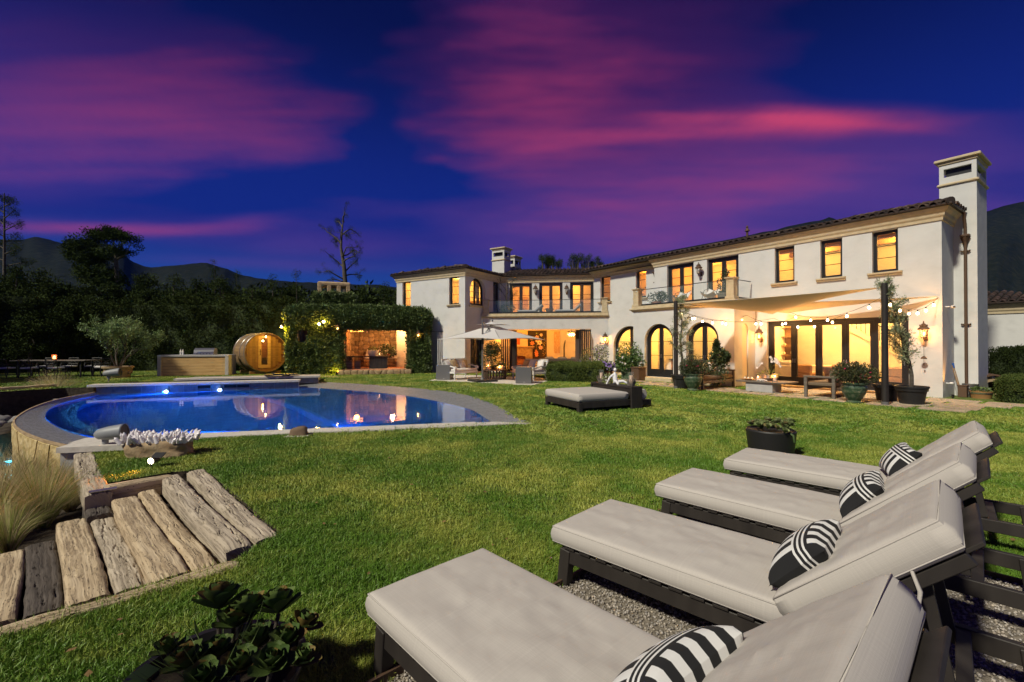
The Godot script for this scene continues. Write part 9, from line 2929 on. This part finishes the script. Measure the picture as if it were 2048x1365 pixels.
func tussocks() -> void:
	var make := func(n: int, h: float, spread: float, green: float) -> ArrayMesh:
		var mb := MB.new()
		mb.with_col = true
		for i in n:
			var a := rng.randf() * TAU
			var out := rng.randf() * spread
			var p := Vector3(cos(a), 0, sin(a)) * rng.randf() * 0.07
			var g := rng.randf() < green
			mb.col = Color(0.18, 0.28, 0.04).lerp(Color(0.36, 0.42, 0.08), rng.randf()) if g else Color(0.52, 0.41, 0.19).lerp(Color(0.75, 0.63, 0.37), rng.randf())
			var d := Vector3(cos(a) * out, 1.0, sin(a) * out).normalized()
			var side := d.cross(Vector3(cos(a + 1.3), 0.2, sin(a + 1.3))).normalized()
			var L := h * rng.randf_range(0.6, 1.1)
			var w := rng.randf_range(0.0018, 0.0032)
			var seg := 6
			var prev := p
			for k in seg:
				var f := (k + 1) / float(seg)
				var nd := (d + Vector3(cos(a), -1.1, sin(a)) * (0.10 + 0.55 * out) * f * f * 1.2 + rdir() * 0.04).normalized()
				var q := prev + nd * L / seg
				var w0 := w * (1.0 - 0.75 * k / seg)
				var w1 := w * (1.0 - 0.75 * (k + 1) / seg)
				mb.quad(prev - side * w0, prev + side * w0, q + side * w1, q - side * w1)
				prev = q
		return mb.mesh()
	var kinds := [make.call(1000, 0.85, 0.62, 0.5), make.call(900, 0.85, 0.75, 0.1), make.call(800, 0.9, 0.6, 0.2)]
	var spots := [[88, 1050, -0.45, 0.95, 0], [12, 1058, -0.5, 1.0, 1], [28, 1022, -0.62, 0.95, 1], [112, 1008, -0.55, 0.75, 1], [-20, 1085, -0.5, 1.0, 2], [20, 1100, -0.45, 0.75, 0], [60, 985, -0.8, 0.9, 2], [142, 1020, -0.45, 0.6, 1], [-10, 990, -0.85, 1.0, 1], [140, 985, -0.6, 0.55, 2], [110, 803, -0.6, 1.5, 1], [88, 806, -0.7, 1.2, 2], [152, 789, -0.5, 0.9, 0], [58, 815, -0.9, 0.9, 0]]
	for i in spots.size():
		var s: Array = spots[i]
		var t := thing("feather_grass", "straw and green feather grass tussock beside the sleeper steps" if i < 10 else "pale feather grass tussock below the far end of the pool rim", "grass tussock", on(s[0], s[1], s[2]) + Vector3(0, -0.02, 0), rng.randf() * TAU, "feather grass by the steps" if i < 10 else "feather grass by the far rim")
		t.scale = Vector3.ONE * float(s[3])
		part(t, "blades", kinds[s[4]], M.blade)
func rosette(mb: MB, c: Vector3, up: Vector3, r: float, n: int, ca: Color, cb: Color, red: float) -> void:
	var x := up.cross(Vector3(0.3, 0.2, 1.0)).normalized()
	var z := x.cross(up)
	for i in n:
		var f := i / float(n)
		var a := i * 2.39996
		var tilt := lerpf(1.25, 0.15, f)     # outer leaves lie flat, inner stand up
		var o := (x * cos(a) + z * sin(a))
		var d := (o * sin(tilt) + up * cos(tilt)).normalized()
		var nn := (up * sin(tilt) - o * cos(tilt)).normalized()
		var s := d.cross(nn).normalized()
		var L := r * lerpf(1.0, 0.55, f)
		var W := L * 0.74
		var base := c + up * (0.02 + 0.05 * r * f * 6.0)
		var rows := []
		for k in 9:
			var g := k / 8.0
			var w: float = W * (0.13 + 0.37 * sin(PI * pow(g, 1.35) * 0.92)) * (1.0 if k < 8 else 0.35)
			var lift := nn * (0.14 * L * g * g)
			var row := PackedVector3Array()
			for j in 7:
				var e := -1.0 + j / 3.0
				row.append(base + d * L * g + s * e * w + lift + nn * (e * e * w * 0.4))
			rows.append(row)
		mb.col = ca.lerp(cb, rng.randf())
		if rng.randf() < red: mb.col = mb.col.lerp(Color(0.22, 0.07, 0.03), 0.45)
		mb.surf(rows)
func succulents() -> void:
	var c := Vector3(-1.30, 0, -2.02)
	var t := thing("succulent_planter", "dark round planter crowded with red-edged green succulents by the gravel", "planter", c)
	part(t, "pot", MB.new().lathe([Vector2(0, 0), Vector2(0.28, 0), Vector2(0.35, 0.30), Vector2(0.36, 0.32), Vector2(0.33, 0.32), Vector2(0.31, 0.26), Vector2(0, 0.25)], 30), M.plastic)
	part(t, "soil", MB.new().lathe([Vector2(0, 0.265), Vector2(0.31, 0.262)], 24), M.soil)
	var leafm := vcol(mat(1, 1, 1, 0.55))
	leafm.metallic_specular = 0.3
	var rs := [[440, 1215, 0.47, 0.13, 22], [505, 1228, 0.45, 0.11, 18], [560, 1222, 0.45, 0.12, 20], [470, 1250, 0.42, 0.10, 16], [600, 1255, 0.40, 0.09, 16], [575, 1285, 0.40, 0.09, 18], [520, 1290, 0.38, 0.10, 16], [385, 1330, 0.40, 0.10, 18], [440, 1310, 0.38, 0.09, 16], [345, 1300, 0.36, 0.08, 14], [480, 1340, 0.38, 0.10, 16], [545, 1335, 0.40, 0.10, 18], [600, 1325, 0.38, 0.08, 14], [410, 1360, 0.40, 0.09, 16]]
	for q in rs:
		var p := on(q[0], q[1] + 12.0, q[2] - 0.06)
		var mb := MB.new()
		mb.with_col = true
		var up := (Vector3((p.x - c.x) * 0.6, 1.0, (p.z - c.z) * 0.6) + rdir() * 0.25).normalized()
		rosette(mb, p - c, up, q[3] * 1.15, q[4], Color(0.045, 0.085, 0.022), Color(0.12, 0.17, 0.045), 0.2)
		part(t, "rosette", mb, leafm)
		part(t, "stem", MB.new().tube([p - c + up * 0.02, (p - c) * Vector3(0.9, 0.8, 0.9), Vector3((p.x - c.x) * 0.7, 0.25, (p.z - c.z) * 0.7)], [0.010, 0.009, 0.009], 6), M.bark)
	var lv := MB.new()
	lv.with_col = true
	for i in 9:   # broad weedy leaves and wisps between
		var a := rng.randf() * TAU
		var p := Vector3(cos(a), 0, sin(a)) * rng.randf_range(0.1, 0.36) + Vector3(0, rng.randf_range(0.28, 0.42), 0)
		var d := (Vector3(cos(a), 0.6, sin(a)) + rdir() * 0.5).normalized()
		lv.col = Color(0.06, 0.12, 0.02).lerp(Color(0.14, 0.22, 0.05), rng.randf())
		leaf(lv, p, d, d.cross(rdir()).normalized(), rng.randf_range(0.07, 0.13), rng.randf_range(0.05, 0.09), 0.15)
	for i in 60:
		var a := rng.randf() * TAU
		var p := Vector3(cos(a) * 0.25, 0.28, sin(a) * 0.25) * Vector3(rng.randf(), 1, rng.randf())
		var d := (Vector3(cos(a) * 0.7, 0.9, sin(a) * 0.7) + rdir() * 0.3).normalized()
		lv.col = Color(0.12, 0.17, 0.05)
		leaf(lv, p, d, d.cross(rdir()).normalized(), rng.randf_range(0.2, 0.34), 0.005)
	part(t, "weeds", lv, M.leaf)
	var p2 := on(1541, 911)
	var t2 := thing("succulent_planter", "round black planter of pale green succulents at the lounger row's end", "planter", p2)
	part(t2, "pot", MB.new().lathe([Vector2(0, 0), Vector2(0.31, 0), Vector2(0.355, 0.40), Vector2(0.34, 0.42), Vector2(0.32, 0.40), Vector2(0, 0.36)], 30), M.plastic)
	for i in 30:
		var a := rng.randf() * TAU
		var r := sqrt(rng.randf()) * 0.31
		var mb := MB.new()
		mb.with_col = true
		var o := Vector3(cos(a) * r, 0.40 + rng.randf_range(0.0, 0.09), sin(a) * r)
		rosette(mb, o, (Vector3(cos(a) * r * 2.0, 1, sin(a) * r * 2.0)).normalized(), rng.randf_range(0.07, 0.11), 12, Color(0.10, 0.14, 0.045), Color(0.24, 0.28, 0.12), 0.1)
		part(t2, "rosette", mb, leafm)
	part(t2, "trailing_stem", MB.new().tube([Vector3(0.1, 0.42, 0.3), Vector3(0.13, 0.38, 0.37), Vector3(0.14, 0.28, 0.375)], [0.02, 0.02, 0.012], 6), M.green_stem)
func gravel() -> void:
	var mb := MB.new()
	mb.ball(Vector3.ZERO, Vector3(1.0, 0.62, 0.8), 6, 4)
	var xfs := []
	var cols := []
	var a := gravel_poly[0]
	for i in 60000:
		var u := rng.randf() * 6.35
		var v := rng.randf() * 3.6
		var p := a + ROWDIR * u + LONGDIR * v
		var d := p.y
		if d < 0.3: continue
		var px := CX + FOCAL * p.x / d
		if px < 500 or px > 2150: continue
		var s := rng.randf_range(0.005, 0.011) * (1.0 if d < 4.0 else 1.25)
		xfs.append(Transform3D(Basis(rdir(), rng.randf() * TAU).scaled(Vector3.ONE * s), v3(p, 0.008 + rng.randf() * 0.008)))
		var k := rng.randf_range(0.5, 1.25)
		var w := rng.randf()
		cols.append(Color(0.40 * k, (0.34 + 0.03 * w) * k, (0.27 + 0.08 * w) * k))
	var g := many(self, "gravel", mb, M.pebble, xfs, cols)
	g.set_meta("label", "mixed tan and grey pebbles spread under the sun loungers")
	g.set_meta("category", "gravel")
func lawn_grass() -> void:
	var tuft := func(n: int, r: float, h: float, w: float) -> ArrayMesh:
		var mb := MB.new()
		for i in n:
			var a := rng.randf() * TAU
			var p := Vector3(cos(a), 0, sin(a)) * sqrt(rng.randf()) * r
			var d := (Vector3(0, 1, 0) + rdir() * 0.75)
			d.y = absf(d.y) + 0.25
			d = d.normalized()
			var s := d.cross(rdir()).normalized() * w * rng.randf_range(0.7, 1.2)
			var l := h * rng.randf_range(0.55, 1.15)
			var m := p + d * l * 0.55
			var e := m + (d + Vector3(d.x, -0.5, d.z) * 0.7).normalized() * l * 0.5
			mb.quad(p - s, p + s, m + s * 0.8, m - s * 0.8)
			mb.tri(m - s * 0.8, m + s * 0.8, e)
		return mb.mesh()
	var fl := MB.new()
	leaf(fl, Vector3.ZERO, Vector3(1, 0.15, 0), Vector3(0, 0, 1), 0.05, 0.03, 0.2)
	var fx := []
	var fc := []
	for i in 260:
		var d := rng.randf_range(2.2, 16.0)
		var p := Vector2((rng.randf_range(0, 2048) - CX) / FOCAL * d, d)
		if not Geometry2D.is_point_in_polygon(p, lawn_edge) or Geometry2D.is_point_in_polygon(p, gravel_poly): continue
		fx.append(Transform3D(Basis(Vector3.UP, rng.randf() * TAU).scaled(Vector3.ONE * rng.randf_range(0.6, 1.3)), v3(p, 0.045)))
		fc.append(Color(0.30, 0.19, 0.07).lerp(Color(0.14, 0.08, 0.03), rng.randf()))
	var fo := many(self, "fallen_leaves", fl, M.leaf, fx, fc)
	fo.set_meta("label", "scattered small brown fallen leaves lying on the lawn")
	fo.set_meta("category", "leaves")
	var nz := noise(601, 0.55, 3)
	var n2 := noise(602, 2.2, 2)
	var bands := [[1.0, 4.6, 1150.0, tuft.call(15, 0.045, 0.045, 0.0021)], [4.6, 9.0, 460.0, tuft.call(16, 0.065, 0.048, 0.0034)], [9.0, 16.0, 120.0, tuft.call(18, 0.11, 0.052, 0.006)], [16.0, 30.0, 34.0, tuft.call(20, 0.2, 0.058, 0.011)]]
	for b in bands:
		var buf := PackedFloat32Array()
		var count := 0
		var d0: float = b[0]
		var d1: float = b[1]
		var area := (d1 * d1 - d0 * d0) * 1.2
		for i in int(area * b[2]):
			var d := sqrt(lerpf(d0 * d0, d1 * d1, rng.randf()))
			var px := rng.randf_range(-40, 2090)
			var p := Vector2((px - CX) / FOCAL * d, d)
			if not Geometry2D.is_point_in_polygon(p, lawn_edge): continue
			if Geometry2D.is_point_in_polygon(p, gravel_poly): continue
			if d > 10.0:
				var skip := false
				for q in pavers:
					if Geometry2D.is_point_in_polygon(p, q): skip = true; break
				if skip or (p - WR.o).dot(WR.n) < 0.2 and p.x > 5.0: continue
			var k := nz.get_noise_2d(p.x, p.y) * 0.9 + n2.get_noise_2d(p.x, p.y) * 0.35
			var dry := clampf(0.29 + k * 0.85 + rng.randf_range(-0.25, 0.25), 0, 1)
			var c := Color(0.11, 0.225, 0.018).lerp(Color(0.46, 0.47, 0.09), dry)
			var yaw := rng.randf() * TAU
			var s := rng.randf_range(0.75, 1.25)
			var cs := cos(yaw) * s
			var sn := sin(yaw) * s
			buf.append_array(PackedFloat32Array([cs, 0, sn, p.x, 0, s * rng.randf_range(0.8, 1.2), 0, 0.0, -sn, 0, cs, -p.y, c.r, c.g, c.b, 1.0]))
			count += 1
		var mm := MultiMesh.new()
		mm.transform_format = MultiMesh.TRANSFORM_3D
		mm.use_colors = true
		mm.mesh = b[3]
		mm.instance_count = count
		mm.buffer = buf
		var o := MultiMeshInstance3D.new()
		o.multimesh = mm
		o.material_override = M.blade
		o.name = numbered("lawn_grass")
		add_child(o)
		o.set_meta("kind", "stuff")
		o.set_meta("label", ["short mown grass of the lawn around the loungers", "short mown grass of the lawn before the pool coping", "short mown grass of the lawn around the daybed", "short mown grass of the lawn before the villa"][bands.find(b)])
		o.set_meta("category", "grass")
